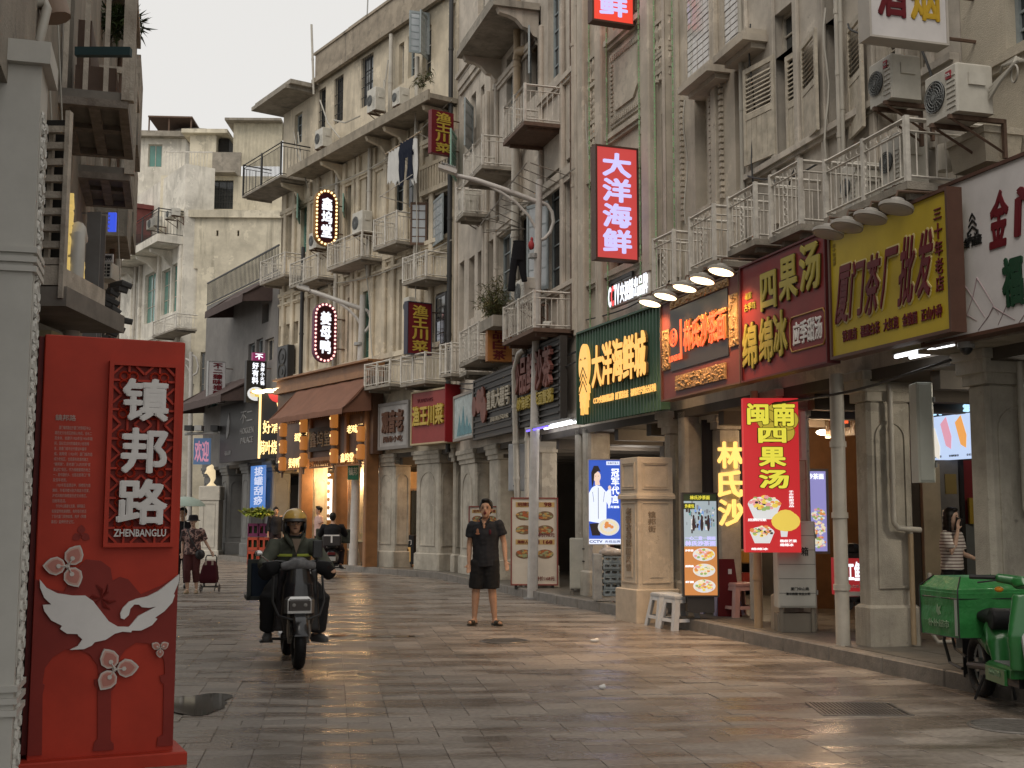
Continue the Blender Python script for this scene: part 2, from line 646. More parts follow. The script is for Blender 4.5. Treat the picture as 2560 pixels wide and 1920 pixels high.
for i in range(len(pts)-1):
    a, b = pts[i], pts[i+1]
    L = (b-a).length
    n = max(1, round(L/.95))
    d = (b-a).normalized()
    nn = Vector((-d.y, d.x, 0))
    for k in range(n):
        M = Matrix(((d.x, nn.x, 0, a.x+d.x*L*k/n), (d.y, nn.y, 0, a.y+d.y*L*k/n), (0, 0, 1, rnd.uniform(-.003, .003)), (0, 0, 0, 1)))
        q = MB().cbox(.004, L/n-.004, -.012, .16, -.01, .152, .012)
        obj('kerb_stone', q, kerb_m, pavement, M)
# terracotta-grey floor tiles seen beyond the kerb, shallow seams
mb = MB()
for fr in (D_, E_):
    for i in range(int(fr.L/.5)+1):
        for j in range(5):
            u = i*.5
            if u+.49 > fr.L: continue
            mb.box(u, u+.494, -.24+j*.5, -.24+j*.5+.494, .10, .150+rnd.uniform(0, .003), fr.M)
tag(obj('floor_tiles', mb, pave_m, pavement), kind='stuff')

# ------------------------------------------------------------------ building kit
def wall_front(mb, u0, u1, z0, z1, holes, t=.22):
    us = sorted(set([u0, u1]+[h[0] for h in holes]+[h[1] for h in holes]))
    zs = sorted(set([z0, z1]+[h[2] for h in holes]+[h[3] for h in holes]))
    us = [u for u in us if u0 <= u <= u1]
    zs = [z for z in zs if z0 <= z <= z1]
    for i in range(len(us)-1):
        for j in range(len(zs)-1):
            cu, cz = (us[i]+us[i+1])/2, (zs[j]+zs[j+1])/2
            if any(h[0] < cu < h[1] and h[2] < cz < h[3] for h in holes):
                continue
            a, b, c, d = us[i], us[i+1], zs[j], zs[j+1]
            mb.add([(a, 0, c), (b, 0, c), (b, 0, d), (a, 0, d)], [(0, 1, 2, 3)])
    for h in holes:
        a, b, c, d = max(h[0], u0), min(h[1], u1), max(h[2], z0), min(h[3], z1)
        mb.add([(a, 0, c), (b, 0, c), (b, 0, d), (a, 0, d), (a, t, c), (b, t, c), (b, t, d), (a, t, d)],
               [(0, 4, 5, 1), (1, 5, 6, 2), (2, 6, 7, 3), (3, 7, 4, 0)])

def win(root, F, h, kind='g', nx=2, nz=3, fm=None, gm=None, y=.14, label=None):
    a, b, c, d = h
    fm = fm or frame_w
    gm = gm or glass_d
    mb = MB()
    fw = min(.045, (b-a)*.12)
    if kind == 'd':
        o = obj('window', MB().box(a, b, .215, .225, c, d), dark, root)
        return o
    mb.box(a, a+fw, y-.03, y+.03, c, d)
    mb.box(b-fw, b, y-.03, y+.03, c, d)
    mb.box(a+fw, b-fw, y-.03, y+.03, c, c+fw)
    mb.box(a+fw, b-fw, y-.03, y+.03, d-fw, d)
    top = d-fw
    if kind == 's':
        top = c+(d-c)*.72
        mb.box(a+fw, b-fw, y-.035, y+.03, top, top+fw)
        n = int((top-c)/.06)
        for q in range(2):
            x0 = a+fw+(b-a-2*fw)*q/2+.01
            x1 = x0+(b-a-2*fw)/2-.02
            for k in range(n):
                z = c+fw+k*.06
                if k > n*.42:
                    mb.add([(x0+.03, y-.02, z), (x1-.03, y-.02, z), (x1-.03, y+.02, z+.045), (x0+.03, y+.02, z+.045), (x0+.03, y-.012, z-.006), (x1-.03, y-.012, z-.006)], [(0, 1, 2, 3), (4, 5, 1, 0)])
            mb.box(x0, x0+.03, y-.025, y+.02, c+fw, top-.005)
            mb.box(x1-.03, x1, y-.025, y+.02, c+fw, top-.005)
            mb.box(x0+.03, x1-.03, y-.01, y+.01, c+fw, c+fw+n*.42*.06)
        nx2, z0m = nx, top
    else:
        z0m = c
    for i in range(1, nx):
        x = a+(b-a)*i/nx
        mb.box(x-.016, x+.016, y-.022, y+.02, z0m+fw, d-fw)
    for j in range(1, nz):
        z = z0m+(d-z0m)*j/nz
        mb.box(a+fw, b-fw, y-.018, y+.018, z-.012, z+.012)
    if kind == 'b':      # barred grille in front
        for i in range(1, int((b-a)/.11)):
            x = a+i*.11
            mb.box(x-.007, x+.007, .01, .024, c, d)
        for j in range(1, int((d-c)/.3)):
            z = c+j*.3
            mb.box(a, b, .026, .036, z-.01, z+.01)
    o = obj('window', mb, fm, root)
    if label: o['label'] = label
    g = MB().box(a+fw*.5, b-fw*.5, y+.002, y+.012, z0m+fw*.5, d-fw*.5)
    obj('pane', g, gm, o)
    if kind == 's':
        obj('backing', MB().box(a, b, y+.04, y+.05, c, top), dark, o)
    return o

def leaf(root, F, u, z0, z1, w, deg, kind='louver', y=-.02, fm=None, gm=None, nz=4, nx=1, hinge='l'):
    """a shutter or casement leaf hinged at u; deg = swing out from the wall plane"""
    mb = MB()
    fm = fm or shutter_m
    s = .05
    H = z1-z0
    mb.box(0, s, -.018, .018, 0, H)
    mb.box(w-s, w, -.018, .018, 0, H)
    mb.box(s, w-s, -.016, .016, 0, s*1.3)
    mb.box(s, w-s, -.016, .016, H-s*1.3, H)
    child = None
    if kind == 'louver':
        zm = H*.46
        mb.box(s, w-s, -.016, .016, zm, zm+.07)
        n = int((H-s*1.3-zm-.07)/.055)
        for k in range(n):
            z = zm+.075+k*.055
            mb.add([(s, -.016, z), (w-s, -.016, z), (w-s, .016, z+.04), (s, .016, z+.04), (s, -.01, z-.008), (w-s, -.01, z-.008)], [(0, 1, 2, 3), (4, 5, 1, 0), (3, 2, 5, 4)])
        nb = max(2, int((w-2*s)/.09))
        for k in range(nb):
            x = s+(w-2*s)*k/nb
            mb.box(x+.004, x+(w-2*s)/nb-.004, -.009, .009, s*1.3, zm)
    else:
        for k in range(1, nz):
            z = H*k/nz
            mb.box(s*.5, w-s*.5, -.01, .01, z-.012, z+.012)
        for k in range(1, nx):
            x = w*k/nx
            mb.box(x-.01, x+.01, -.012, .012, s, H-s)
    a = math.radians(deg)
    M = T(u, y, z0) @ RZ(-a if hinge == 'l' else math.pi+a)
    if hinge == 'r':
        M = T(u, y, z0) @ RZ(a) @ T(-w, 0, 0)
    o = obj('shutter' if kind == 'louver' else 'casement', mb, fm, root, M)
    if kind != 'louver':
        obj('pane', MB().box(s*.6, w-s*.6, -.003, .003, s*.6, H-s*.6), gm or glass_l, o)
    return o

def balcony(root, F, rect, off, sp=.095, scroll=True, slab=conc, rm=None, solid=False, posts=2, slabt=.07, left_side=True):
    u0, u1, z0, z1 = rect
    o = obj('balcony', MB().box(u0-.02, u1+.02, -off-.02, 0, z0-slabt, z0).box(u0+.1, u0+.16, -off*.9, -.01, z0-slabt-.06, z0-slabt-.002).box(u1-.16, u1-.1, -off*.9, -.01, z0-slabt-.06, z0-slabt-.002), slab, root)
    mb = MB()
    H = z1-z0
    def run(p0, p1, n, sc):
        p0, p1 = Vector(p0), Vector(p1)
        d = (p1-p0)
        L = d.length
        d.normalize()
        for zz, w in ((z1-.02, .022), (z1-.13, .012), (z0+.05, .014)):
            q0, q1 = p0+Vector((0, 0, zz)), p1+Vector((0, 0, zz))
            mb.tube([q0, q1], w, 4, side=(0, 0, 1))
        k = max(2, int(L/sp))
        for i in range(1, k):
            p = p0+d*(L*i/k)
            mb.tube([p+Vector((0, 0, z0+.04)), p+Vector((0, 0, z1-.13))], .008, 4)
        if sc:
            m = max(2, int(L/.16))
            for i in range(m):
                p = p0+d*(L*(i+.5)/m)+Vector((0, 0, z1-.075))
                mb.ring(p, Vector((d.y, -d.x, 0)), .04, .006, 8, 4)
            for f_ in ((.5,) if L < 1.4 else (.25, .75)):
                for j in range(5):
                    p = p0+d*(L*f_)+Vector((0, 0, z0+.1+j*(H-.3)/5+.03))
                    mb.ring(p, Vector((d.y, -d.x, 0)), min(.045, (H-.3)/10), .007, 8, 4)
        if solid:
            mb.box(min(p0.x, p1.x), max(p0.x, p1.x), min(p0.y, p1.y)-.003, max(p0.y, p1.y)+.003, z0+.06, z1-.15)
    run((u0, -off, 0), (u1, -off, 0), 0, scroll)
    run((u1, -off, 0), (u1, 0, 0), 0, False)
    if left_side: run((u0, -off, 0), (u0, 0, 0), 0, False)
    for i in range(posts+1):
        x = u0+(u1-u0)*i/posts
        mb.box(x-.022, x+.022, -off-.022, -off+.022, z0, z1+.01)
    obj('railing', mb, rm or white_m, o)
    return o

def pillar(root, F, u0, u1, z0, z1, y0=0, y1=.55, m=None, arch=True, cap=True, name='pillar'):
    mb = MB()
    m = m or pil
    w = u1-u0
    pl = .34*min(1, w/.6)
    mb.cbox(u0-.035, u1+.035, y0-.04, y1+.03, z0, z0+.42, .03)
    mb.cbox(u0, u1, y0, y1, z0+.40, z1-(.3 if cap else 0), .04)
    if cap:
        mb.cbox(u0-.03, u1+.03, y0-.03, y1, z1-.32, z1-.2, .015)
        mb.cbox(u0-.07, u1+.07, y0-.07, y1, z1-.22, z1-.08, .02)
        mb.cbox(u0-.1, u1+.1, y0-.1, y1, z1-.1, z1-.002, .015)
    def arched(w0, w1, M, proud):
        ww = w1-w0
        a0, a1 = w0+ww*.2, w1-ww*.2
        r = (a1-a0)/2
        zt = z1-.55-r
        zb = z0+.62
        c = (a0+a1)/2
        pts = [(a0-.03, zb), (a0-.03, zt)]+[(c-(r+.03)*math.cos(math.pi*k/10), zt+(r+.03)*math.sin(math.pi*k/10)) for k in range(1, 10)]+[(a1+.03, zt), (a1+.03, zb)]
        inn = [(a1, zb), (a1, zt)]+[(c+r*math.cos(math.pi*k/10), zt+r*math.sin(math.pi*k/10)) for k in range(1, 10)]+[(a0, zt), (a0, zb)]
        mb.poly(pts+inn, -proud, .01, M)
        mb.box(a0-.03, a1+.03, -proud, .01, zb-.03, zb, M)
    if arch and w > .4:
        arched(u0, u1, T(0, y0, 0), .018)
    if arch and y1-y0 > .3:
        arched(0, y1-y0, T(u1, y0, 0) @ RZ(math.pi/2), .018)
    return obj(name, mb, m, root)

def ledge(root, F, u0, u1, z, h=.12, d=.1, m=None, name='ledge'):
    mb = MB().box(u0, u1, -d, .002, z+h*.4, z+h).box(u0, u1, -d*.6, .002, z, z+h*.4)
    return obj(name, mb, m or plC, root)

def pipe(root, pts, r=.055, m=None, name='drainpipe', joints=1.2):
    mb = MB().tube(pts, r, 10)
    for i in range(len(pts)-1):
        a, b = Vector(pts[i]), Vector(pts[i+1])
        L = (b-a).length
        if L > joints:
            n = int(L/joints)
            for k in range(1, n+1):
                p = a+(b-a)*(k/(n+1))
                d = (b-a).normalized()
                mb.tube([p-d*.03, p+d*.03], r*1.18, 10)
    return obj(name, mb, m or pvc, root, smooth=True)

def ac(label, M, w=.78, h=.55, d=.32, group='air conditioner units on the right hand facades', fan=.5, plate=None, bracket=True, m=None):
    """outdoor unit; local x along the wall, -y towards the street, z up from its feet"""
    t = thing('air_conditioner', label, 'air conditioner', M, group)
    mb = MB().cbox(0, w, 0, d, 0, h, .015).box(w*.66, w*.665, -.004, 0, .04, h-.04)
    for k in range(7):
        mb.box(w*.70, w*.95, -.008, 0, h*.12+k*.045, h*.12+k*.045+.016)
    mb.box(w, w+.02, d*.3, d*.75, h*.55, h*.8)
    obj('casing', mb, m or ac_m, t)
    r = min(h*.43, w*.30)
    g = MB().disc(w*.34, h*.5, r, r, -.004, .0, 28)
    o = obj('fan_recess', g, black_m, t)
    g = MB()
    for R in (.25, .45, .65, .85, 1.0):
        g.ring((w*.34, -.014, h*.5), (0, 1, 0), r*R, .005, 28, 4)
    for k in range(18):
        a = 2*math.pi*k/18
        g.tube([(w*.34+r*.12*math.cos(a), -.014, h*.5+r*.12*math.sin(a)), (w*.34+r*math.cos(a+.25), -.014, h*.5+r*math.sin(a+.25))], .004, 3)
    g.disc(w*.34, h*.5, r*.16, r*.16, -.022, -.01, 14)
    obj('fan_grille', g, mat('grille_grey', (.16, .17, .17), .5, var=.1), t)
    if bracket:
        b = MB()
        for x in (.08, w-.12):
            b.box(x, x+.035, -.02, d+.18, -.04, -.002).tube([(x+.017, .0, -.03), (x+.017, d+.17, -.3)], .014, 4)
            b.box(x, x+.035, d+.15, d+.18, -.34, -.002)
        obj('bracket', b, rust, t)
    if plate:
        p = MB().box(w*.70, w*.86, -.012, -.004, h*.72, h*.88)
        p1 = obj('badge', p, mat('badge_red', (.30, .02, .03), .5, var=0), t)
        obj('lettering', MB().text(plate, w*.715, w*.845, h*.77, h*.83, -.0125, .001, .02), mat('badge_white', (.7, .7, .7), .5, var=0), p1)
    return t

def building(name, label, F, u0, u1, z0, z1, m, wins, depth=7, coping=True, group=None):
    root = thing(name, label, 'building', F.M, group)
    holes, hs = [], []
    for w_ in wins:
        if isinstance(w_[1], (list, tuple)):
            h = w_[1]
            kw = w_[2] if len(w_) > 2 else {}
        else:
            h = F.r(w_[1], w_[2], w_[3], w_[4])
            kw = w_[5] if len(w_) > 5 else {}
        h = (max(h[0], u0+.02), min(h[1], u1-.02), h[2], min(h[3], z1-.05))
        if h[1]-h[0] < .05: continue
        holes.append(h)
        hs.append((w_[0], h, kw))
    mb = MB()
    wall_front(mb, u0, u1, z0, z1, holes)
    # flanks, roof, back
    mb.add([(u0, 0, z0), (u0, depth, z0), (u0, depth, z1), (u0, 0, z1)], [(0, 1, 2, 3)][::-1])
    mb.add([(u1, 0, z0), (u1, depth, z0), (u1, depth, z1), (u1, 0, z1)], [(0, 1, 2, 3)])
    mb.add([(u0, 0, z1), (u1, 0, z1), (u1, depth, z1), (u0, depth, z1)], [(0, 1, 2, 3)])
    mb.add([(u0, depth, z0), (u1, depth, z0), (u1, depth, z1), (u0, depth, z1)], [(3, 2, 1, 0)])
    obj('wall', mb, m, root)
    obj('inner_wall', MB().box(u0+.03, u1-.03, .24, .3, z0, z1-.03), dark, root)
    for k, h, kw in hs:
        if k != 'o':
            win(root, F, h, k, **kw)
    return root

def shopfront(root, F, u0, u1, zc, y=3.0, wm=None, floor=.15, fronts=None):
    """arcade behind the pillars: ceiling, back wall with door and glazing"""
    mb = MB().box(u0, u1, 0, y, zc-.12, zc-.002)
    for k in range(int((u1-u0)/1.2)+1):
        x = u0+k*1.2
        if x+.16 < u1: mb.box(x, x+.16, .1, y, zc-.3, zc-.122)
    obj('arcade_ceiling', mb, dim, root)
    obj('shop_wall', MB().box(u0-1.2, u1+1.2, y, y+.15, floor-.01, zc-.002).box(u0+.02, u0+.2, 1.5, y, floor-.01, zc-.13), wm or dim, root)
    for fr in (fronts or []):
        kind, a, b, z0, z1 = fr[:5]
        m = fr[5] if len(fr) > 5 else None
        if kind == 'door':
            q = MB().box(a, a+.06, y-.08, y-.002, z0, z1).box(b-.06, b, y-.08, y-.002, z0, z1).box(a+.06, b-.06, y-.08, y-.002, z1-.06, z1).box((a+b)/2-.03, (a+b)/2+.03, y-.06, y-.002, z0, z1-.06)
            o = obj('door', q, m or timber, root)
            obj('pane', MB().box(a+.06, b-.06, y-.035, y-.004, z0, z1-.06), glass_d, o)
        elif kind == 'panel':
            obj('panel', MB().box(a, b, y-.05, y-.002, z0, z1), m or timber, root)
        elif kind == 'shelf':
            q = MB()
            n = max(2, int((z1-z0)/.35))
            for k in range(n+1):
                zz = z0+(z1-z0)*k/n
                q.box(a, b, y-.4, y-.002, zz-.02, zz)
            s = obj('shelf', q, m or timber, root)
            q = MB()
            for k in range(n):
                zz = z0+(z1-z0)*k/n
                x = a+.03
                while x < b-.1:
                    ww = rnd.uniform(.06, .14)
                    q.m = rnd.randrange(4)
                    q.box(x, x+ww, y-.35, y-.1, zz, zz+rnd.uniform(.12, .26))
                    x += ww+.02
            obj('goods', q, [mat('goods_red', (.3, .04, .03), .5, var=0), mat('goods_cream', (.5, .42, .3), .5, var=0), mat('goods_green', (.08, .18, .08), .5, var=0), mat('goods_amber', (.4, .2, .04), .5, var=0)], s)
    return root

# ================================================================== BUILDINGS, RIGHT HAND SIDE
ZB = 3.0
def zat(F, px, py, off=0): return F.uz(px, py, off)[1]
def uat(F, px, py, off=0): return F.uz(px, py, off)[0]

# ---------------------------------------------------------------- E: nearest, at the right edge
eb = building('shop_house', 'ochre rendered shop house at the right edge, over the big white sign', E_, 0, 5.2, ZB+.2, 9.5, plE,
     [('g', 2512, 2600, -60, 125, dict(nx=2, nz=4, fm=frame_g))])
ledge(eb, E_, uat(E_, 2462, 180), 5.2, zat(E_, 2462, 200)-.02, .14, .09, plE, 'sill')
ledge(eb, E_, .35, 5.2, 4.42, .1, .08, plE)
obj('beam', MB().box(-.05, 5.2, .02, .5, ZB-.02, ZB+.2), conc, eb)
pillar(eb, E_, -.12, .16, .15, ZB-.02, .0, .62)
pillar(eb, E_, 3.2, 4.0, .15, ZB-.02, .0, .6)
pipe(eb, [(.24, .3, 2.98), (.24, .3, 1.55), (.25, .34, 1.46), (.26, .62, 1.44)], .03, pvc, joints=.5)
pipe(eb, [(.22, .5, 3.1), (.24, .52, 2.3), (.23, .5, 1.5)], .035, steel, 'conduit')
shopfront(eb, E_, -.05, 5.2, ZB-.02, 3.2, dim, fronts=[('panel', -1.1, -.75, .15, 2.5, mat('cream_panel', (.5, .42, .28), .6, var=.2)), ('door', -.7, .1, .15, 2.3), ('panel', .2, 1.5, .15, 2.2, mat('grey_panel', (.22, .2, .18), .5, var=.3)), ('panel', 1.6, 2.8, .15, 2.3, timber)])

# ---------------------------------------------------------------- D: shuttered house and tiled house
UD = uat(D_, 1868, 300)     # party line between the tiled part and the shuttered part
db = building('shop_house', 'weathered shop house with louvred shutters above the yellow and dark red signs', D_, UD, 6.83, ZB, 10.5, plD, [
     ('g', 1936, 1996, 40, 150, dict(nx=2, nz=2)),
     ('d', 1936, 1996, 150, 392),
     ('g', 2062, 2106, -50, 62, dict(nx=2, nz=2)),
     ('d', 2062, 2106, 62, 330),
     ('s', 2190, 2252, -60, 330, dict(nx=2)),
     ('s', 2268, 2326, -80, 300, dict(nx=2)),
     ], depth=7)
def leaf_px(root, F, px0, px1, yt, yb, deg, kind='louver', hinge='l', y=-.03, **k):
    r = F.r(px0, px1, yt, yb, .05)
    return leaf(root, F, r[0] if hinge == 'l' else r[1], r[2], r[3], r[1]-r[0], deg, kind, y, hinge=hinge, **k)
leaf_px(db, D_, 1876, 1934, 178, 420, 10, hinge='r')
r_ = D_.r(1966, 1994, 142, 392)
leaf(db, D_, r_[1], r_[2], r_[3], r_[1]-r_[0], 3, 'louver', .02, hinge='r')
leaf_px(db, D_, 2002, 2062, 112, 362, 12, hinge='l')
leaf_px(db, D_, 2118, 2178, 70, 352, 14, hinge='l')
for px in (1870, 1938, 1998, 2064, 2108, 2186, 2258, 2334):
    u = uat(D_, px, 250)
    obj('pilaster', MB().cbox(u-.05, u+.05, -.05, .002, 5.0, 10.4, .01), plD, db)
ledge(db, D_, UD+.02, 6.8, 5.68, .12, .1, plD, 'sill')
pipe(db, [(uat(D_, 2110, 200)+.05, -.1, 9.8), (uat(D_, 2110, 200)+.05, -.1, 4.9)], .03, pvc, joints=.8)
pipe(db, [(uat(D_, 2112, 200)+.16, -.12, 9.8), (uat(D_, 2112, 200)+.13, -.12, 4.9)], .022, cable_w, 'conduit')
pipe(db, [(6.55, -.12, 9.8), (6.6, -.13, 6.3), (6.62, -.13, 5.9)], .035, pvc, joints=.9)
pipe(db, [(6.35, -.12, 9.8), (6.38, -.14, 6.2)], .07, steel, 'duct')
pipe(db, [(uat(D_, 1872, 200)-.03, -.09, 9.8), (uat(D_, 1872, 200)-.05, -.09, 4.6)], .028, cable_w, 'conduit')
r_ = D_.r(2065, 2267, 400, 554, .8)
balcony(db, D_, (r_[0], r_[1], r_[2]+.03, r_[3]), .8, posts=2)
r_ = D_.r(1932, 2006, 439, 595, .6)
balcony(db, D_, r_, .62, posts=1)
r_ = D_.r(1827, 1893, 494, 629, .6)
balcony(db, D_, r_, .62, posts=1)
tb = building('shop_house', 'narrow sand coloured house faced with white glazed bricks above the five lamps', D_, .02, UD, ZB, 10.5, plC, [
     ('o', 1713, 1779, -140, 214), ('o', 1806, 1866, -150, 142),
     ('g', 1738, 1768, 250, 528, dict(nx=1, nz=5, y=.2)),
     ('g', 1838, 1867, 178, 480, dict(nx=1, nz=5, y=.2)),
     ], depth=7)
r_ = D_.r(1730, 1789, 544, 679, .6)
balcony(tb, D_, r_, .62, posts=1)
brick_m = mat('glazed_white_brick', (.62, .60, .57), .12, var=.18, nscale=14, spec=.8)
grout = mat('brick_grout', (.14, .12, .10), .9, var=.2)
for (a, b, yb_) in ((1713, 1779, 214), (1806, 1866, 142)):
    r_ = D_.r(a, b, -140, yb_)
    u0, u1 = r_[0], r_[1]
    z0, z1 = r_[2], min(r_[3], 10.0)
    obj('brick_bed', MB().box(u0, u1, .03, .06, z0, z1), grout, tb)
    nrow, ncol = int((z1-z0)/.085), max(3, int((u1-u0)/.17))
    bw, bh = (u1-u0)/ncol, (z1-z0)/nrow
    bm_ = [mesh('brick', MB().cbox(.007, bw-.007, -.012+i*.003, .02, .006, bh-.006, .004), brick_m) for i in range(3)]
    for j in range(nrow):
        for i in range(ncol):
            o = bpy.data.objects.new('brick', rnd.choice(bm_))
            o.location = (u0+i*bw, .028, z0+j*bh)
            COL.objects.link(o)
            o.parent = tb
# hoods over the two long windows
for (a, b, yt_) in ((1700, 1776, 243), (1789, 1866, 166)):
    r_ = D_.r(a, b, yt_-24, yt_, .3)
    q = MB().box(r_[0], r_[1]-.02, -.34, 0, r_[2]+.03, r_[2]+.12).box(r_[0]+.04, r_[1]-.06, -.28, 0, r_[2]+.12, r_[2]+.2).box(r_[0]+.06, r_[1]-.08, -.2, 0, r_[2]-.04, r_[2]+.03)
    obj('window_hood', q, plC, tb)
for px, w_ in ((1697, .12), (1793, .16), (1862, .05)):
    u = uat(D_, px, 300)
    obj('pilaster', MB().cbox(u-w_/2, u+w_/2, -.07, .002, 4.9, 10.4, .01), plC, tb)
for px in (1709, 1782, 1808):
    u = uat(D_, px, 380)
    q = MB()
    for k in range(22):
        q.box(u-.03, u+.03, -.05, .002, 5.7+k*.085, 5.7+k*.085+.055)
    obj('quoin_strip', q, plC, tb)
# arcade under D
for (a, b) in ((2196, 2378), ):
    pass
p1 = uat(D_, 2198, 1300), uat(D_, 2372, 1300)
pillar(db, D_, 4.78, 5.06, .15, ZB-.0, 0, .52)
pipe(db, [(4.83, -.22, ZB-.02), (4.83, -.22, .0)], .075, pvc, joints=.85)
pipe(db, [(5.14, .22, 2.85), (5.14, .22, 1.42), (5.15, .26, 1.36), (5.16, .52, 1.34)], .03, pvc, joints=.6)
pipe(db, [(5.13, .42, 1.3), (5.13, .42, .17)], .028, pvc_o)
pipe(db, [(5.2, .58, .9), (5.2, .58, .3), (5.22, .64, .2), (5.22, .8, .2)], .022, pvc)
pillar(db, D_, 2.9, 3.15, .15, ZB, 0, .4)
pipe(db, [(2.80, -.16, ZB), (2.80, -.16, .0)], .05, pvc_o, joints=.8)
shopfront(db, D_, UD, 6.83, ZB, 3.2, frame_br, fronts=[('shelf', 4.3, 5.0, .3, 2.4), ('shelf', 5.95, 6.7, .2, 2.2),
    ('panel', UD+.1, 3.2, .15, 2.5, mat('dark_timber', (.06, .03, .02), .5, var=.3)), ('shelf', 3.3, 4.2, .3, 2.6),
    ('door', 5.1, 5.9, .15, 2.3), ('panel', 5.95, 6.8, 2.35, 2.95, timber)])
pillar(tb, D_, .03, .35, .15, ZB, 0, .5, cap=False, arch=False)
for u in (1.75, 1.93):
    pipe(tb, [(u, .3, ZB-.05), (u, .3, .16)], .04, pvc)
pillar(tb, D_, .45, .85, .15, ZB, .25, .6, cap=True, arch=False)
shopfront(tb, D_, .02, UD, ZB, 3.0, timber, fronts=[('panel', .2, 1.2, .15, 2.4, frame_br), ('shelf', 1.3, 2.2, .3, 2.6), ('shelf', -.8, .15, .3, 2.4)])

# ---------------------------------------------------------------- C: seafood restaurant house with ornament panels
cb = building('shop_house', 'sand coloured ornamented house with green light strips above the corrugated green sign', C_, .02, C_.L-.02, ZB, 12, plC, [
     ('d', 1490, 1505, 48, 142), ('g', 1532, 1562, -60, 78, dict(nx=1, nz=3)), ('g', 1585, 1600, -90, 30, dict(nx=1, nz=3)),
     ('g', 1600, 1622, 335, 640, dict(nx=1, nz=4, fm=frame_b, y=.18)),
     ('g', 1655, 1684, 285, 575, dict(nx=1, nz=4, fm=frame_b, y=.18)),
     ('g', 1492, 1508, 650, 695, dict(nx=1, nz=1)),
     ('g', 1524, 1562, 640, 675, dict(nx=2, nz=1)),
     ], depth=7)
def panel_px(F, a, b, yt, yb): return F.r(a, b, yt, yb)
cpx = [(1461, 1476), (1505, 1522), (1622, 1643), (1684, 1697)]
for a, b in cpx:
    r_ = C_.r(a, b, 300, 500)
    obj('pilaster', MB().cbox(r_[0], min(r_[1], C_.L-.03), -.14, .002, 4.6, 11.9, .02), plC, cb)
# big raised plaque with a carved border between the centre pilasters
r_ = C_.r(1526, 1621, 135, 334)
u0, u1, z0, z1 = r_
orn = MB().box(u0+.05, u1-.05, -.03, .002, z0+.05, z1-.05)
orn.poly([(u0+.3, z0+.28), (u1-.45, z0+.28), (u1-.28, z0+.45), (u1-.28, z1-.28), (u0+.3, z1-.28)], -.065, -.028)
k = 0
x = u0+.1
while x < u1-.12:
    for zz in (z0+.1, z1-.2):
        orn.box(x, x+.035, -.06, -.028, zz, zz+.09)
        orn.ball((x+.055, -.035, zz+.045), (.016, .02, .03), 6, 4)
    x += .075
z = z0+.25
while z < z1-.25:
    for xx in (u0+.1, u1-.2):
        orn.box(xx, xx+.08, -.055, -.028, z, z+.035)
    z += .075
obj('carved_plaque', orn, plC, cb)
ledge(cb, C_, u0-.02, u1+.02, z1+.04, .16, .12, plC)
ledge(cb, C_, u0-.02, u1+.02, z0-.2, .14, .1, plC)
# side bays with lattice balusters and carved drops
for (a, b, shift) in ((1477, 1504, 0), (1645, 1683, 0)):
    for (yt_, yb_) in ((60 if a > 1600 else 150, 170 if a > 1600 else 330),):
        r_ = C_.r(a, b, yt_, yb_+40)
        q = MB()
        u0, u1, z0, z1 = r_
        n = 3 if a < 1600 else 4
        for zz in (z1-.05, z1-.55, z0+.1, z0+.35):
            q.box(u0+.02, u1-.02, -.07, .002, zz, zz+.07)
        for i in range(n):
            x = u0+(u1-u0)*(i+.5)/n
            for zt in (z1-.06, z0+.36):
                q.tube([(x, -.03, zt), (x, -.04, zt-.12), (x, -.03, zt-.24), (x, -.045, zt-.38)], [.03, .05, .03, .045], 6)
        for x in (u0+.08, (u0+u1)/2, u1-.08):
            q.tube([(x, -.02, z0+.45), (x, -.03, z1-.6)], .03, 6)
            for k in range(4):
                q.ball((x, -.04, z0+.5+k*(z1-z0-1.1)/4), (.05, .03, .07), 6, 4)
        obj('carved_bay', q, plC, cb)
ledge(cb, C_, .3, 1.2, 7.1, .1, .08, plC)
ledge(cb, C_, .2, 3.4, 5.3, .14, .1, plC)
# green light strips running down the pilasters
gs = lit('green_led', (.24, .38, .18), .35)
gd = mat('led_strip_off', (.2, .32, .16), .5, var=0)
for px, m_ in ((1473, 0), (1517, 0), (1598, 0), (1637, 1), (1683, 0)):
    u = uat(C_, px, 300, .15)
    q = MB()
    zb_ = 4.6
    z = zb_
    while z < 11.5:
        q.m = 0 if (px == 1637) else (0 if rnd.random() < .3 else 1)
        q.box(u-.009, u+.009, -.160, -.142, z, z+.07)
        z += .085
    obj('light_strip', q, [gs, gd], cb)
r_ = C_.r(1635, 1685, 598, 735, .6)
balcony(cb, C_, (r_[0], r_[1], r_[2], r_[3]), .6, posts=1)
leaf(cb, C_, uat(C_, 1530, 660), 4.9, 5.3, .9, 2, 'glass', -.02, fm=frame_b, gm=glass_d)
r_ = C_.r(1455, 1476, 1100, 1420)
pillar(cb, C_, .08, .4, .15, ZB, 0, .4, cap=False)
pillar(cb, C_, 3.2, 3.45, .15, ZB, 0, .4, cap=True)
shopfront(cb, C_, .02, C_.L-.02, ZB, 3.0, dim, fronts=[('panel', 1.0, 1.5, 1.0, 2.4, steel), ('panel', 1.7, 3.0, .15, 2.5, mat('lit_timber', (.42, .25, .12), .5, var=.3)), ('shelf', .3, .9, .3, 1.9)])

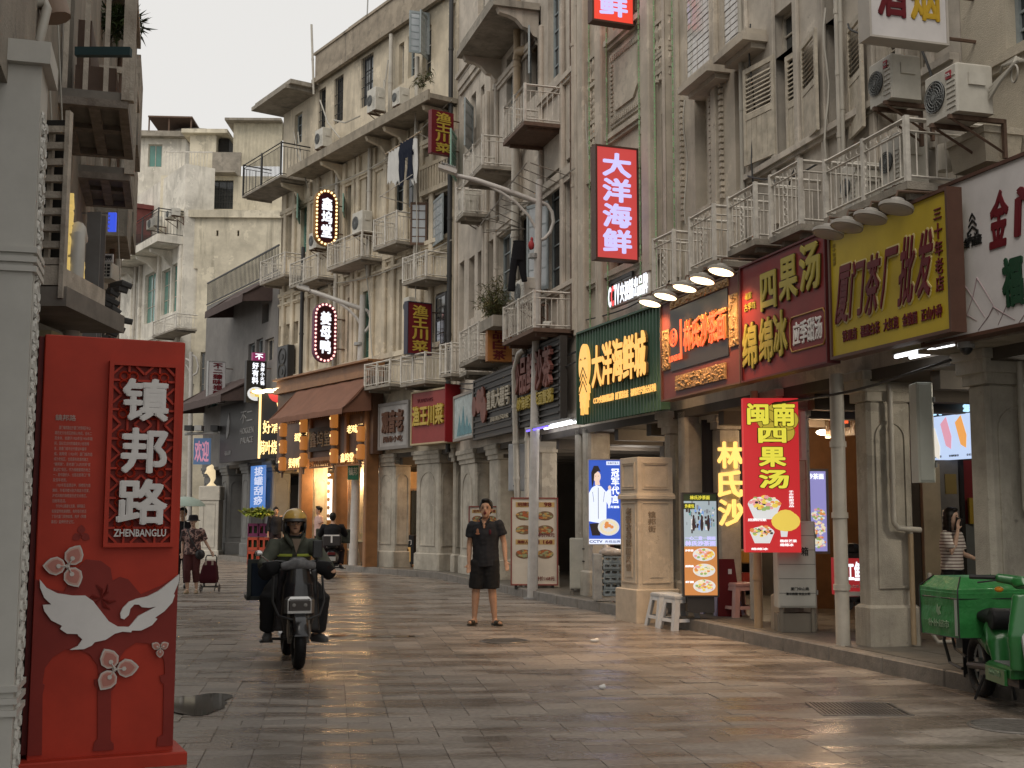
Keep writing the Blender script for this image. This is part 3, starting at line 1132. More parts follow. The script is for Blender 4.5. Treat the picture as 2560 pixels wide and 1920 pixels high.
# ---------------------------------------------------------------- B: tan three storey house with deep roof slab
bb = building('shop_house', 'tan house with a deep overhanging slab, behind the tall lamp post', B_, .02, B_.L-.02, ZB, 15.2, plB, [
     ('g', 1370, 1407, -45, 212, dict(nx=3, nz=6, fm=frame_g, gm=glass_d)),
     ('g', 1425, 1441, -80, 176, dict(nx=1, nz=5, fm=frame_g)),
     ('d', 1316, 1352, 60, 260), 
     ('s', 1266, 1291, 150, 345, dict(nx=2, fm=frame_g)),
     ('d', 1226, 1244, 180, 345),
     ('d', 1202, 1211, 220, 300), ('g', 1178, 1190, 242, 330, dict(nx=1, nz=3, fm=frame_g)), ('d', 1158, 1169, 262, 345),
     ('g', 1366, 1404, 445, 735, dict(nx=2, nz=5, fm=frame_g)),
     ('g', 1416, 1437, 400, 705, dict(nx=1, nz=5, fm=mat('frame_blue', (.25, .34, .42), .5, var=.1), gm=glass_bl)),
     ('g', 1246, 1278, 595, 770, dict(nx=2, nz=4, fm=frame_g)), ('d', 1222, 1240, 605, 770), ('d', 1284, 1345, 550, 765),
     ('d', 1194, 1208, 632, 775), ('d', 1172, 1186, 648, 800), ('d', 1148, 1160, 660, 830),
     ('g', 1195, 1212, -45, 48, dict(nx=1, nz=3, fm=frame_w)),
     ], depth=7)
# overhanging slab with scroll bracket
r_ = B_.r(1156, 1262, 125, 133, .9)
q = MB().box(3.6, 6.55, -.95, 0, r_[2], r_[2]+.14).box(3.7, 6.5, -.9, -.86, r_[2]+.14, r_[2]+.3)
obj('roof_slab', q, conc, bb)
for u in (3.75, 6.4):
    q = MB()
    pts_ = [(-.85, 0), (-.8, -.1), (-.6, -.14), (-.45, -.2), (-.32, -.34), (-.22, -.36), (-.12, -.5), (0, -.55), (0, 0)]
    M = T(u, 0, r_[2]) @ RZ(math.pi/2)
    q.poly([(p[0], p[1]) for p in pts_], -.07, .07, T(u, 0, r_[2]) @ RZ(-math.pi/2) @ Matrix.Scale(-1, 4, (1, 0, 0)))
    obj('bracket', q, plB, bb)
ledge(bb, B_, 6.6, B_.L-.05, zat(B_, 1400, 228), .16, .1, plB, 'sill')
ledge(bb, B_, 3.4, 6.4, zat(B_, 1265, 150)-.5, .2, .08, plB)
ledge(bb, B_, .3, 3.3, zat(B_, 1160, 232), .3, .1, plB)
ledge(bb, B_, .3, 3.3, zat(B_, 1160, 200), .18, .16, plB)
ledge(bb, B_, 3.4, B_.L-.05, zat(B_, 1326, 528), .26, .08, plB)
ledge(bb, B_, 6.6, B_.L-.05, zat(B_, 1397, 740), .14, .1, plB, 'sill')
for px in (1145, 1215, 1222, 1245, 1292, 1303, 1356, 1411, 1446):
    u = uat(B_, px, 350)
    obj('pilaster', MB().cbox(u-.07, u+.07, -.08, .002, 4.6, 11.0, .02), plB, bb)
leaf_px(bb, B_, 1324, 1352, 98, 215, 20, 'glass', hinge='l', fm=frame_g, nz=4)
leaf_px(bb, B_, 1180, 1200, 268, 385, 30, 'glass', hinge='l', fm=frame_g, nz=4)
leaf_px(bb, B_, 1140, 1160, 345, 455, 25, 'glass', hinge='l', fm=frame_gr, gm=glass_gr, nz=4)
leaf_px(bb, B_, 1344, 1368, 520, 735, 25, 'glass', hinge='r', fm=frame_g, nz=4)
balcony(bb, B_, B_.r(1279, 1332, 269, 358, .6), .75, slab=rust, posts=2, scroll=False)
balcony(bb, B_, B_.r(1178, 1224, 388, 460, .6), .75, slab=conc, posts=2, scroll=False)
balcony(bb, B_, B_.r(1108, 1134, 470, 548, .6) if False else B_.r(1142, 1160, 470, 548, .6), .6, posts=1, scroll=False)
balcony(bb, B_, B_.r(1279, 1356, 770, 856, .6), .75, slab=rust, posts=2)
balcony(bb, B_, B_.r(1168, 1215, 831, 912, .6), .75, slab=conc, posts=2)
balcony(bb, B_, B_.r(1146, 1162, 855, 935, .6), .55, slab=conc, posts=1, scroll=False)
u = uat(B_, 1309, 150)
pipe(bb, [(u, -.14, 14), (u, -.14, 9.5)], .075, pvc_o, joints=1.4)
pipe(bb, [(u+.4, .1, 10.9), (u+.05, -.14, 10.9), (u, -.14, 10.75)], .1, pvc_o, joints=3)
u = uat(B_, 1307, 450)
pipe(bb, [(u+.35, .0, 8.95), (u+.1, -.16, 8.97), (u, -.16, 8.85), (u, -.16, 6.2)], .085, pvc, joints=1.2)
u = uat(B_, 1456, 400, .05)
pipe(bb, [(B_.L-.08, -.05, 15), (B_.L-.08, -.05, 4.7)], .06, plC, 'conduit', joints=3)
pipe(bb, [(B_.L-.2, -.06, 15), (B_.L-.2, -.06, 4.7)], .035, rust, 'conduit', joints=2)
pipe(bb, [(6.7, -.35, 4.6), (6.5, -.4, 4.55), (6.2, -.4, 4.25), (6.2, -.3, .15)], .06, pvc, joints=.7)
pipe(bb, [(6.55, -.25, 3.6), (6.48, -.25, .15)], .045, pvc, joints=.7)
pipe(bb, [(8.2, -.3, 4.85), (8.0, -.35, 4.9), (7.9, -.35, 4.65)], .07, pvc, joints=3)
for a, b in ((1150, 1188), (1222, 1246), (1300, 1350), (1436, 1460)):
    u, u2 = uat(B_, a, 1300), uat(B_, b, 1300)
    pillar(bb, B_, u, min(u2, B_.L-.05), .15, ZB, 0, .35, arch=a < 1200, cap=a < 1430)
shopfront(bb, B_, .02, B_.L-.02, ZB, 3.0, dim, fronts=[('door', .8, 1.8, .15, 2.2), ('panel', 2.2, 2.7, .15, 2.4, mat('red_panel', (.28, .04, .03), .5, var=.2)), ('door', 3.4, 4.4, .15, 2.2), ('panel', 4.8, 6.2, .15, 2.5, dark), ('door', 7.2, 8.1, .15, 2.2)])

# ---------------------------------------------------------------- A: long cream terrace
ab = building('terrace_building', 'long cream terrace with a stained parapet and a running balcony slab', A_, .02, A_.L-.02, ZB+.1, 14.65, plA, [
     ('b', 902, 933, 150, 272, dict(nx=2, nz=4, fm=frame_b, gm=glass_l)), ('b', 835, 858, 200, 313, dict(nx=2, nz=4, fm=frame_b)), ('b', 796, 814, 228, 328, dict(nx=1, nz=4, fm=frame_b)),
     ('g', 736, 755, 290, 365, dict(nx=2, nz=3, fm=frame_g)),
     ('g', 997, 1010, 112, 214, dict(nx=1, nz=4)), ('g', 1020, 1037, 92, 197, dict(nx=1, nz=4, fm=frame_g)), ('g', 1056, 1078, 75, 200, dict(nx=1, nz=3)), ('g', 1128, 1138, 12, 125, dict(nx=1, nz=4)),
     ('g', 702, 714, 532, 655, dict(nx=1, nz=2)), ('g', 720, 735, 525, 650, dict(nx=1, nz=2)), ('g', 752, 770, 505, 635, dict(nx=2, nz=5, fm=frame_gr, gm=glass_gr)),
     ('g', 914, 931, 432, 580, dict(nx=2, nz=4, fm=frame_g)), ('d', 868, 884, 445, 600),
     ('g', 984, 1040, 366, 535, dict(nx=3, nz=3, fm=frame_g)), ('d', 1062, 1080, 285, 395), ('d', 1098, 1130, 265, 385),
     ('d', 1062, 1125, 500, 610),
     ('g', 693, 708, 818, 866, dict(nx=1, nz=1)), ('g', 714, 728, 812, 862, dict(nx=1, nz=1)), ('d', 735, 745, 805, 860),
     ('g', 906, 923, 730, 906, dict(nx=2, nz=6, fm=frame_gr, gm=glass_gr)), ('d', 975, 987, 712, 885), ('g', 997, 1014, 700, 880, dict(nx=1, nz=3)),
     ('g', 1090, 1126, 735, 875, dict(nx=2, nz=4, fm=frame_b)), ('d', 868, 884, 745, 905),
     ], depth=6)
# stained parapet above
uP0 = uat(A_, 795, 200)
obj('parapet', MB().box(uP0, A_.L-.02, -.1, .25, 14.65, 15.5).box(uP0-.05, A_.L, -.14, .3, 15.5, 15.58).box(uP0, A_.L-.02, -.22, -.1, 14.55, 14.7), mat('parapet_stained', (.33, .28, .215), .9, var=.3, nscale=3, streak=.9, bump=.3, dirt=(.09, .08, .065)), ab)
obj('roof_eave', MB().poly([(0, 0), (0, .12), (uP0+.1, .12), (uP0+.1, 0)], -1.0, .3, T(-.25, 0, 14.35)).box(-.2, uP0, -.9, .2, 14.47, 14.6), conc, ab)
obj('roof_hut', MB().box(uP0+.3, uP0+2.0, .6, 2.4, 15.4, 16.2).box(uP0+1.4, uP0+2.6, .3, 1.6, 15.5, 16.0), conc, ab)
pipe(ab, [(uP0+.15, -.2, 14.2), (uP0+.1, -.3, 16.4)], .035, pvc, 'vent_pipe')
pipe(ab, [(uP0+2.6, .3, 15.5), (uP0+2.7, .3, 17.4)], .02, steel, 'aerial')
pipe(ab, [(uP0+4.2, .3, 15.5), (uP0+4.35, .3, 17.2)], .02, steel, 'aerial')
# running slab with brackets
uS = uat(A_, 721, 436, .8)
obj('running_slab', MB().box(uS, 12.2 if False else A_.L-.02, -.8, 0, 11.66, 11.78).box(uS, A_.L-.02, -.86, -.8, 11.60, 11.86), mat('slab_stained', (.31, .27, .21), .9, var=.3, nscale=3, streak=.8, bump=.3, dirt=(.08, .07, .055)), ab)
for px in (760, 860, 975, 1020, 1120):
    u = uat(A_, px, 400)
    obj('bracket', MB().poly([(-.75, 0), (-.7, -.1), (-.3, -.2), (-.12, -.45), (0, -.5), (0, 0)], -.06, .06, T(u, 0, 11.6) @ RZ(-math.pi/2) @ Matrix.Scale(-1, 4, (1, 0, 0))), plA, ab)
r_ = A_.r(660, 755, 395, 458, .9)
balcony(ab, A_, (-.9, 2.1, 11.72, 12.75), .95, sp=.1, rm=frame_b, slab=conc, posts=2, scroll=False)
for (a, b, t_, o_) in ((778, 878, 0, 0),):
    pass
balcony(ab, A_, A_.r(652, 712, 655, 708, .7), .7, scroll=False)
balcony(ab, A_, A_.r(726, 796, 660, 716, .7), .7, scroll=False)
balcony(ab, A_, A_.r(820, 905, 610, 672, .7), .7, scroll=False)
balcony(ab, A_, A_.r(935, 992, 550, 622, .7), .7, scroll=True)
balcony(ab, A_, A_.r(1008, 1066, 645, 708, .7), .7, scroll=True)
balcony(ab, A_, A_.r(921, 984, 912, 970, .6), .7, scroll=False)
balcony(ab, A_, A_.r(1012, 1072, 893, 962, .6), .7, scroll=False)
balcony(ab, A_, A_.r(1106, 1134, 862, 938, .6), .65, scroll=False)
# slatted parapet under the red sign
r_ = A_.r(1057, 1132, 420, 494, .05)
q = MB().box(r_[0], r_[1], -.16, -.04, r_[3]-.1, r_[3]).box(r_[0], r_[1], -.16, -.04, r_[2], r_[2]+.12)
for k in range(12):
    x = r_[0]+(r_[1]-r_[0])*k/11
    q.box(x-.04, x+.04, -.15, -.05, r_[2]+.12, r_[3]-.1)
obj('slatted_parapet', q, plA, ab)
for px in (697, 716, 738, 775, 797, 832, 853, 862, 886, 897, 936, 966, 988, 1018, 1048, 1056, 1082, 1134):
    u = uat(A_, px, 600)
    if .1 < u < A_.L-.1:
        obj('pilaster', MB().cbox(u-.09, u+.09, -.09, .002, 5.6, 11.6, .02), plA, ab)
for z, h_ in ((8.25, .18), (10.9, .2), (5.55, .22), (8.0, .1)):
    ledge(ab, A_, .1, A_.L-.1, z, h_, .1, plA)
leaf_px(ab, A_, 1068, 1096, 45, 150, 50, 'glass', hinge='l', fm=frame_g, nz=6, nx=3, gm=glass_l)
leaf_px(ab, A_, 1046, 1072, 50, 152, 75, 'glass', hinge='r', fm=frame_g, nz=6, nx=2, gm=glass_l)
leaf_px(ab, A_, 1045, 1066, 515, 620, 60, 'glass', hinge='r', fm=rust, nz=5, nx=2, gm=glass_l)
leaf_px(ab, A_, 1080, 1128, 505, 618, 15, 'glass', hinge='l', fm=frame_g, nz=5, nx=3, gm=glass_l)
leaf_px(ab, A_, 1088, 1128, 742, 870, 12, 'glass', hinge='l', fm=frame_b, nz=4, nx=2, gm=glass_d)
leaf_px(ab, A_, 748, 776, 500, 560, 30, 'glass', hinge='l', fm=frame_gr, nz=3, nx=2, gm=glass_gr)
leaf_px(ab, A_, 860, 890, 500, 545, 30, 'glass', hinge='l', fm=frame_gr, nz=2, nx=2, gm=glass_gr)
for px, z0, z1 in ((772, 5.6, 9.6), (854, 5.6, 11.6), (935, 8, 11.6), (1052, 7.8, 13.4), (985, 11.8, 14.5), (1139, 3, 14.5)):
    u = uat(A_, px, 500)
    u = min(u, A_.L-.12)
    pipe(ab, [(u, -.15, z1), (u, -.15, z0)], .06, frame_b if px in (772, 1139) else pvc, joints=1.5)
q = MB()
for (a, b, c, d) in ((735, 330, 760, 420), (745, 330, 770, 470), (800, 250, 850, 345), (835, 300, 900, 290), (960, 200, 968, 300), (970, 150, 962, 260)):
    p0 = A_.uz(a, b, .3); p1 = A_.uz(c, d, .3)
    m_ = ((p0[0]+p1[0])/2, -.35, (p0[1]+p1[1])/2-.15)
    q.tube([(p0[0], -.3, p0[1]), m_, (p1[0], -.3, p1[1])], .022, 5)
obj('cable', q, cable_w, ab)
for a, b in ((743, 780), (833, 872), (943, 985), (1039, 1098), (1130, 1140)):
    u, u2 = uat(A_, a, 1300), uat(A_, b, 1300)
    pillar(ab, A_, u, min(u2, A_.L-.05), .15, ZB+.1, 0, .5, cap=a > 900, m=pil)
shopfront(ab, A_, .02, 6.6, ZB+.1, 3.0, mat('warm_timber_wall', (.42, .24, .10), .6, var=.3), fronts=[
    ('panel', 1.0, 2.4, .15, 2.6, dark), ('door', 3.3, 4.3, .15, 2.3), ('panel', 5.1, 5.5, .15, 2.5, mat('pale_poster', (.6, .55, .45), .5, var=.3, nscale=10)), ('panel', 5.6, 6.3, .15, 2.6, mat('dark_red_wood', (.12, .02, .015), .4, var=.3))])
shopfront(ab, A_, 6.62, A_.L-.02, ZB+.1, 3.0, dim, fronts=[('door', 7.0, 7.7, .15, 2.2), ('panel', 7.9, 8.4, .15, 2.3, mat('orange_panel', (.5, .16, .04), .5, var=.3)), ('panel', 9.4, 9.9, .15, 2.4, mat('orange_panel', (.5, .16, .04), .5, var=.3))])

# ---------------------------------------------------------------- G1: dark grey corner shop house
gb = building('shop_house', 'dark grey rendered shop house with two brown awnings beyond the cream terrace', G1, .02, G1.L-.05, 3.2, zat(G1, 640, 706), plF, [
     ('g', 620, 636, 862, 955, dict(nx=2, nz=3, fm=frame_g)), ('g', 640, 656, 850, 950, dict(nx=2, nz=3, fm=frame_g)), ('g', 662, 684, 850, 905, dict(nx=2, nz=1)),
     ('g', 520, 545, 935, 1020, dict(nx=2, nz=3, fm=frame_g, gm=glass_gr)),
     ('d', 655, 672, 760, 810)], depth=6)
gt = zat(G1, 640, 706)
q = MB()
for k in range(int(G1.L/.14)):
    q.box(.1+k*.14, .12+k*.14, -.02, 0, gt+.05, gt+.85)
q.box(.05, G1.L-.1, -.03, .01, gt+.83, gt+.88).box(.05, G1.L-.1, -.03, .01, gt+.03, gt+.07)
obj('roof_railing', q, frame_b, gb)
def awning(name, root, F, u0, u1, z0, z1, off, m, valance=.22, th=.03, y0=0.0):
    n = max(2, int((u1-u0)/.25))
    mb = MB()
    rows = []
    for j in range(7):
        t = j/6
        y = y0-off*t
        z = z1+(z0-z1)*t+.06*math.sin(math.pi*t)*-1
        rows.append([(u0+(u1-u0)*i/n, y, z+.012*math.sin(i*1.7+j)) for i in range(n+1)])
    rows.append([(p[0], y0-off-.01, z0-valance) for p in rows[-1]])
    for th_ in (0, -th):
        pts_ = [[(p[0], p[1], p[2]+th_) for p in r] for r in rows]
        mb.loft(pts_, False, closed=False)
    mb.loft([[(u0, y0, z1), (u0, y0, z1-.03), (u0, y0-off, z0-.05), (u0, y0-off, z0)], [(u0+.02, y0, z1), (u0+.02, y0, z1-.03), (u0+.02, y0-off, z0-.05), (u0+.02, y0-off, z0)]], True)
    for x in (u0+.02, u1-.04):
        mb.add([(x, y0, z1-.02), (x, y0-off, z0-.02), (x, y0-off, z0-valance), (x, y0, z0-valance+.1), (x+.01, y0, z1-.02), (x+.01, y0-off, z0-.02), (x+.01, y0-off, z0-valance), (x+.01, y0, z0-valance+.1)], [(0, 1, 2, 3), (7, 6, 5, 4)])
    return obj(name, mb, m, root, smooth=True)
awn_dk = mat('awning_dark_brown', (.075, .05, .045), .8, var=.15, nscale=6)
awn_br = mat('awning_brown', (.19, .085, .05), .8, var=.15, nscale=3, streak=.25)
r_ = G1.r(515, 640, 760, 790, 1.0)
awning('awning', gb, G1, r_[0]-.1, G1.L-.6, gt-.75, gt-.05, 1.0, awn_dk)
awning('awning', gb, G1, .1, 6.2, 5.35, 6.1, 1.3, awn_dk)
for u in (.3, 2.4, 4.6, 6.9):
    pillar(gb, G1, u, u+.7, .15, 3.2, 0, .6, m=mat('pillar_grey', (.17, .17, .165), .8, var=.2), cap=True)
shopfront(gb, G1, .02, G1.L-.05, 3.2, 3.0, dark, fronts=[('panel', 1.2, 2.2, .15, 2.6, dim), ('door', 3.3, 4.4, .15, 2.3), ('shelf', 5.4, 6.8, .2, 2.2)])

# ---------------------------------------------------------------- G: white stained blocks where the street bends
z_top = zat(G_, 345, 490)
uGR = uat(G_, 456, 700)
wb = building('apartment_block', 'white stained apartment block with green windows and a roof tank, at the bend', G_, -.3, uGR, .15, z_top, plG, [
     ('g', 361, 388, 690, 812, dict(nx=2, nz=3, fm=frame_w, gm=glass_gr)), ('g', 403, 424, 680, 790, dict(nx=2, nz=3, gm=glass_gr)), ('g', 428, 452, 664, 782, dict(nx=2, nz=3, gm=glass_gr)),
     ('g', 340, 358, 520, 575, dict(nx=2, nz=2)),
     ('g', 340, 362, 960, 1100, dict(nx=2, nz=3))], depth=1.2)
J_ = Fr((-16.9, 53.6), xd=(1, .06))
z_low = z_top
jx0, jx1 = J_.uz(322, 420)[0], J_.uz(462, 420)[0]
jb = building('apartment_block', 'pale roof storey with a green double window and a water tank on top, farthest away', J_, jx0, jx1, z_low-2.5, zat(J_, 400, 345), plG, [
     ('g', 370, 405, 360, 417, dict(nx=2, nz=1, gm=glass_gr)), ('d', 322, 326, 410, 425)], depth=5)
z_top = zat(J_, 400, 345)
obj('roof_slab', MB().box(jx0-.3, jx1+.2, -.4, 5.2, z_top-.02, z_top+.22), conc, jb)
for px in (332, 352, 398, 450):
    u = uat(G_, px, 750)
    obj('pilaster', MB().cbox(u-.1, u+.1, -.12, .002, .3, zat(G_, 400, 640), .02), plG, wb)
ledge(wb, G_, .4, uGR-.1, zat(G_, 400, 850), .2, .2, plG)
ledge(wb, G_, .4, uGR-.1, zat(G_, 400, 640), .25, .2, plG)
# long curved balcony slab with black railing
rb = G_.r(318, 470, 600, 640, .9)
balcony(wb, G_, (.3, uGR-.1, zat(G_, 330, 625, .9), zat(G_, 330, 565, .9)), 1.0, sp=.12, scroll=False, rm=frame_b, slab=plG, slabt=.3, posts=4)
balcony(wb, G_, G_.r(383, 441, 805, 840, .8), .8, scroll=False)
for px in (345, 395, 430):
    u = uat(G_, px, 600)
    obj('bracket', MB().poly([(-.9, 0), (-.85, -.12), (-.4, -.25), (-.15, -.5), (0, -.6), (0, 0)], -.08, .08, T(u, 0, zat(G_, 330, 640, .9)-.1) @ RZ(-math.pi/2) @ Matrix.Scale(-1, 4, (1, 0, 0))), plG, wb)
q = MB()
xt = jx0+2.6
q.cyl((xt, 2.6, z_top+.2), (xt, 2.6, z_top+.45), 1.9, 1.9, 20).ball((xt, 2.6, z_top+.45), (1.9, 1.6, .75), 20, 8)
obj('water_tank', q, conc, jb, smooth=True)
q = MB()
for x in (jx0+.6, jx0+1.5, jx0+2.5):
    for y in (.8, 2.6):
        q.box(x, x+.06, y, y+.06, z_top+.1, z_top+1.2)
q.box(jx0+.6, jx0+2.6, .7, 2.8, z_top+1.2, z_top+1.27)
obj('tank_frame', q, rust, jb)
pipe(wb, [(uat(G_, 352, 500), -.12, z_low-.5), (uat(G_, 352, 500), -.12, .3)], .06, pvc, joints=2)
# red sheet lean-to on the balcony
r_ = G_.r(363, 410, 475, 545, .9)
obj('lean_to', MB().box(2.6, 4.3, -.9, -.05, zat(G_, 365, 560, .9), zat(G_, 365, 495, .9)).box(2.5, 4.4, -1.0, 0, zat(G_, 365, 495, .9), zat(G_, 365, 493, .9)+.15), mat('red_sheet', (.16, .035, .03), .6, var=.35, nscale=2, streak=.5), wb)

H_ = Fr((-12.4, 47.5), xd=(1, .02))
zt = zat(H_, 520, 405)
hb = building('house', 'yellow stained stepped house with a grilled window, above the dark grey shop house', H_, H_.uz(458, 600)[0], H_.uz(700, 600)[0]+1, .2, zat(H_, 520, 528), plY, [
     ('g', 476, 492, 671, 787, dict(nx=1, nz=4, gm=glass_gr)), ('g', 464, 484, 960, 1060, dict(nx=2, nz=3)), ('g', 500, 520, 880, 1000, dict(nx=2, nz=3)),
     ('d', 541, 546, 576, 590), ('d', 593, 598, 576, 590)], depth=6)
obj('cornice', MB().box(H_.uz(458, 528)[0]-.1, 6, -.15, 0, zat(H_, 520, 545), zat(H_, 520, 528)+.02), plY, hb)
H2 = Fr((-12.6, 49.5), xd=(1, .02))
h2 = building('house', 'pale upper house with railed roof terrace and tin sheds, over the stepped yellow house', H2, H2.uz(402, 450)[0], H2.uz(700, 450)[0]+1, 8, zt, plY, [
     ('b', 509, 583, 450, 522, dict(nx=4, nz=3, fm=frame_b)), ('b', 420, 437, 468, 520, dict(nx=2, nz=3))], depth=5)
q = MB()
ux0, ux1 = H2.uz(416, 380)[0], H2.uz(532, 380)[0]
zz0 = zt
for k in range(int((ux1-ux0)/.13)):
    q.box(ux0+k*.13, ux0+k*.13+.02, -.05, -.03, zz0, zz0+1.0)
q.box(ux0, ux1, -.06, -.02, zz0+.97, zz0+1.02)
obj('terrace_railing', q, white_m, h2)
obj('terrace_wall', MB().box(ux1, H2.uz(603, 380)[0], -.05, .1, zz0, zz0+1.0), conc, h2)
obj('awning', MB().box(H2.uz(485, 440)[0], H2.uz(595, 440)[0], -.6, 0, zat(H2, 520, 440), zat(H2, 520, 440)+.06), conc, h2)
q = MB()
xs0, xs1 = H2.uz(576, 330)[0], H2.uz(700, 330)[0]
n = 26
prof = []
for k in range(n+1):
    prof.append((xs0+(xs1-xs0)*k/n, (.03 if k % 2 else 0)))
zs0, zs1 = zat(H2, 600, 405), zat(H2, 600, 296)
q.loft([[(p[0], .6+p[1], zs0) for p in prof], [(p[0], .6+p[1], zs1) for p in prof]], False, closed=False)
obj('tin_shed', q, mat('tin_cream', (.55, .50, .38), .6, var=.2, nscale=3, streak=.5), h2)
obj('shed_roof', MB().box(xs0-.3, xs1, .2, 3, zs1, zs1+.1), conc, h2)
xa, xb = H2.uz(462, 380)[0], H2.uz(560, 380)[0]
obj('terrace_hut', MB().box(xa, xa+1.1, .8, 3, zt, zat(H2, 480, 320)).box(xa-.3, xb, .5, 3, zat(H2, 480, 322), zat(H2, 480, 312)), plY, h2)
obj('dark_store', MB().box(xa+1.15, xb-.05, 1.2, 3, zt, zat(H2, 480, 325)), dark, h2)

# slack cables slung along the facades
def cable(root, F, a, b, off=.12, sag=.25, r=.012, m=None):
    p, q_ = F.uz(a[0], a[1], off), F.uz(b[0], b[1], off)
    pts = []
    for k in range(9):
        t = k/8
        pts.append((p[0]+(q_[0]-p[0])*t, -off-.03*math.sin(t*9), p[1]+(q_[1]-p[1])*t-sag*4*t*(1-t)))
    obj('cable', MB().tube(pts, r, 5), m or cable_m, root)
for root, F, a, b, o_, sg, r, m in (
    (ab, A_, (745, 940), (930, 905), .12, .12, .02, cable_m), (ab, A_, (700, 700), (1130, 600), .15, .5, .018, cable_w), (ab, A_, (800, 470), (1130, 250), .2, .4, .018, cable_w),
    (ab, A_, (905, 560), (935, 915), .2, .0, .02, cable_w), (ab, A_, (1040, 240), (1040, 900), .5, 0, .015, cable_w),
    (bb, B_, (1150, 960), (1440, 880), .15, .15, .018, cable_m), (bb, B_, (1150, 970), (1440, 905), .2, .22, .014, cable_m), (bb, B_, (1160, 560), (1440, 420), .12, .2, .012, cable_w),
    (cb, C_, (1465, 800), (1680, 700), .1, .1, .012, cable_m), (cb, C_, (1465, 260), (1500, 780), .12, 0, .012, cable_w),
    (tb, D_, (1712, 250), (1716, 560), .1, 0, .014, cable_w), (db, D_, (1870, 440), (2064, 400), .12, .12, .012, cable_m), (db, D_, (1876, 60), (1885, 460), .1, 0, .012, cable_m),
    (db, D_, (2064, 20), (2068, 400), .12, 0, .014, cable_w), (db, D_, (2120, 60), (2180, 60), .15, .1, .012, cable_m), (db, D_, (1930, 1010), (2380, 900), .3, .06, .014, cable_m),
    (db, D_, (2290, 40), (2350, 300), .2, .05, .014, cable_m), (db, D_, (1935, 440), (1990, 420), .1, .2, .010, cable_m)):
    cable(root, F, a, b, o_, sg, r, m)
for k in range(3):
    q = MB().tube([(1.9, .12+k*.03, 2.95), (2.0+.05*k, .1, 2.3), (2.3+.08*k, .1, 1.75), (2.4+.06*k, .12, 1.6)], .02 if k == 0 else .01, 6)
    obj('cable', q, cable_m, tb, smooth=True)

# ================================================================== SIGNS
def flat(n, c, r=.5, **k): return mat(n, c, r, var=k.pop('var', .06), nscale=k.pop('nscale', 3), spec=k.pop('spec', .25), **k)
red_s = flat('sign_red', (.27, .022, .018))
dred_s = flat('sign_dark_red', (.19, .018, .018), .5, var=.15)
yel_s = flat('sign_yellow', (.47, .35, .02), .5, var=.12, nscale=1.5)
whi_s = flat('sign_white', (.62, .60, .60), .4)
gold = flat('lettering_gold', (.50, .36, .06), .4)
ygreen = flat('lettering_olive_gold', (.36, .30, .05), .5)
ink_r = flat('lettering_red', (.13, .012, .018), .5)
ink_g = flat('lettering_green', (.015, .055, .028), .5)
ink_k = flat('lettering_black', (.02, .02, .02), .5)
ink_w = flat('lettering_white', (.72, .70, .68), .5)
fr_br = flat('sign_frame_brown', (.10, .05, .035), .5, var=.2)
lit_w = lit('lit_white', (.9, .93, 1), 1.15)
lit_warm = lit('lit_warm_white', (1, .66, .26), 1.9)
lit_yel = lit('lit_yellow', (1, .55, .12), 1.1)
lit_red = lit('lit_neon_red', (1, .13, .04), 1.15)
lit_panel_red = lit('lit_panel_red', (.55, .06, .055), .85)
lit_lilac = lit('lit_lilac', (.58, .54, .95), .95)
tube_m = lit('tube_light', (.95, .97, 1), 5)
tube_b = lit('tube_light_violet', (.18, .12, 1), 2)

def board(name, label, F, rect, off, th, pm, cat='sign', frame=None, fw=.04, group=None, panel='panel'):
    """flat board standing off from frame F; returns root and a function giving frame positions by fraction"""
    u0, u1, z0, z1 = rect
    root = thing(name, label, cat, F.M @ T(u0, -off, z0), group)
    w, h = u1-u0, z1-z0
    p = obj(panel, MB().box(0, w, 0, th, 0, h), pm, root)
    if frame:
        q = MB().box(-fw, w+fw, -.02, th+.01, -fw, 0).box(-fw, w+fw, -.02, th+.01, h, h+fw).box(-fw, 0, -.02, th+.01, 0, h).box(w, w+fw, -.02, th+.01, 0, h)
        obj('frame', q, frame, root)
    return root, w, h
def put(root, w, h, texts, m, name='lettering', depth=.012, bold=.022, keep=False, y=0):
    q = MB()
    for t in texts:
        kw = t[5] if len(t) > 5 else {}
        q.text(t[0], t[1]*w, t[2]*w, t[3]*h, t[4]*h, y, depth, kw.pop('bold', bold), keep=kw.pop('keep', keep), **kw)
    return obj(name, q, m, root)
def stays(root, w, h, th, L=.6, n=2, side='back'):
    q = MB()
    for k in range(n):
        x = w*(.15+.7*k/(max(1, n-1)))
        for z in (h*.12, h*.88):
            q.tube([(x, th, z), (x, th+L, z)], .018, 4)
    obj('stay', q, rust, root)

# E: white liquor sign
rE = (-.02, 4.6, 3.02, 4.36)
s, w, h = board('shop_sign', 'big white sign with dark red and green brushed characters at the right edge', E_, rE, .5, .14, whi_s, frame=fr_br, fw=.03)
q = MB()
def epx(a, b, t, d): 
    r = E_.r(a, b, t, d, .5)
    return r[0]-rE[0], r[1]-rE[0], r[2]-rE[2], r[3]-rE[2]
a, b, c, d = epx(2470, 2518, 496, 617)
q.text('金', a+.01, b-.02, c-.02, d+.02, 0, .008, .03, slant=.12)
q.text('门', b+.10, b+.48, c+.02, d-.02, 0, .012, .04, slant=.1)
q.text('高粱酒', b+.7, b+2.0, c+.02, d-.02, 0, .012, .04, slant=.1)
obj('lettering', q, ink_r, s)
a, b, c, d = epx(2510, 2557, 652, 767)
obj('lettering', MB().text('福', a, b, c, d, 0, .012, .045).text('建总代理', b+.25, b+1.9, c+.1, d-.1, 0, .012, .03), ink_g, s)
a, b, c, d = epx(2419, 2445, 528, 588)
q = MB()
cx, hw = (a+b)/2, (b-a)/2
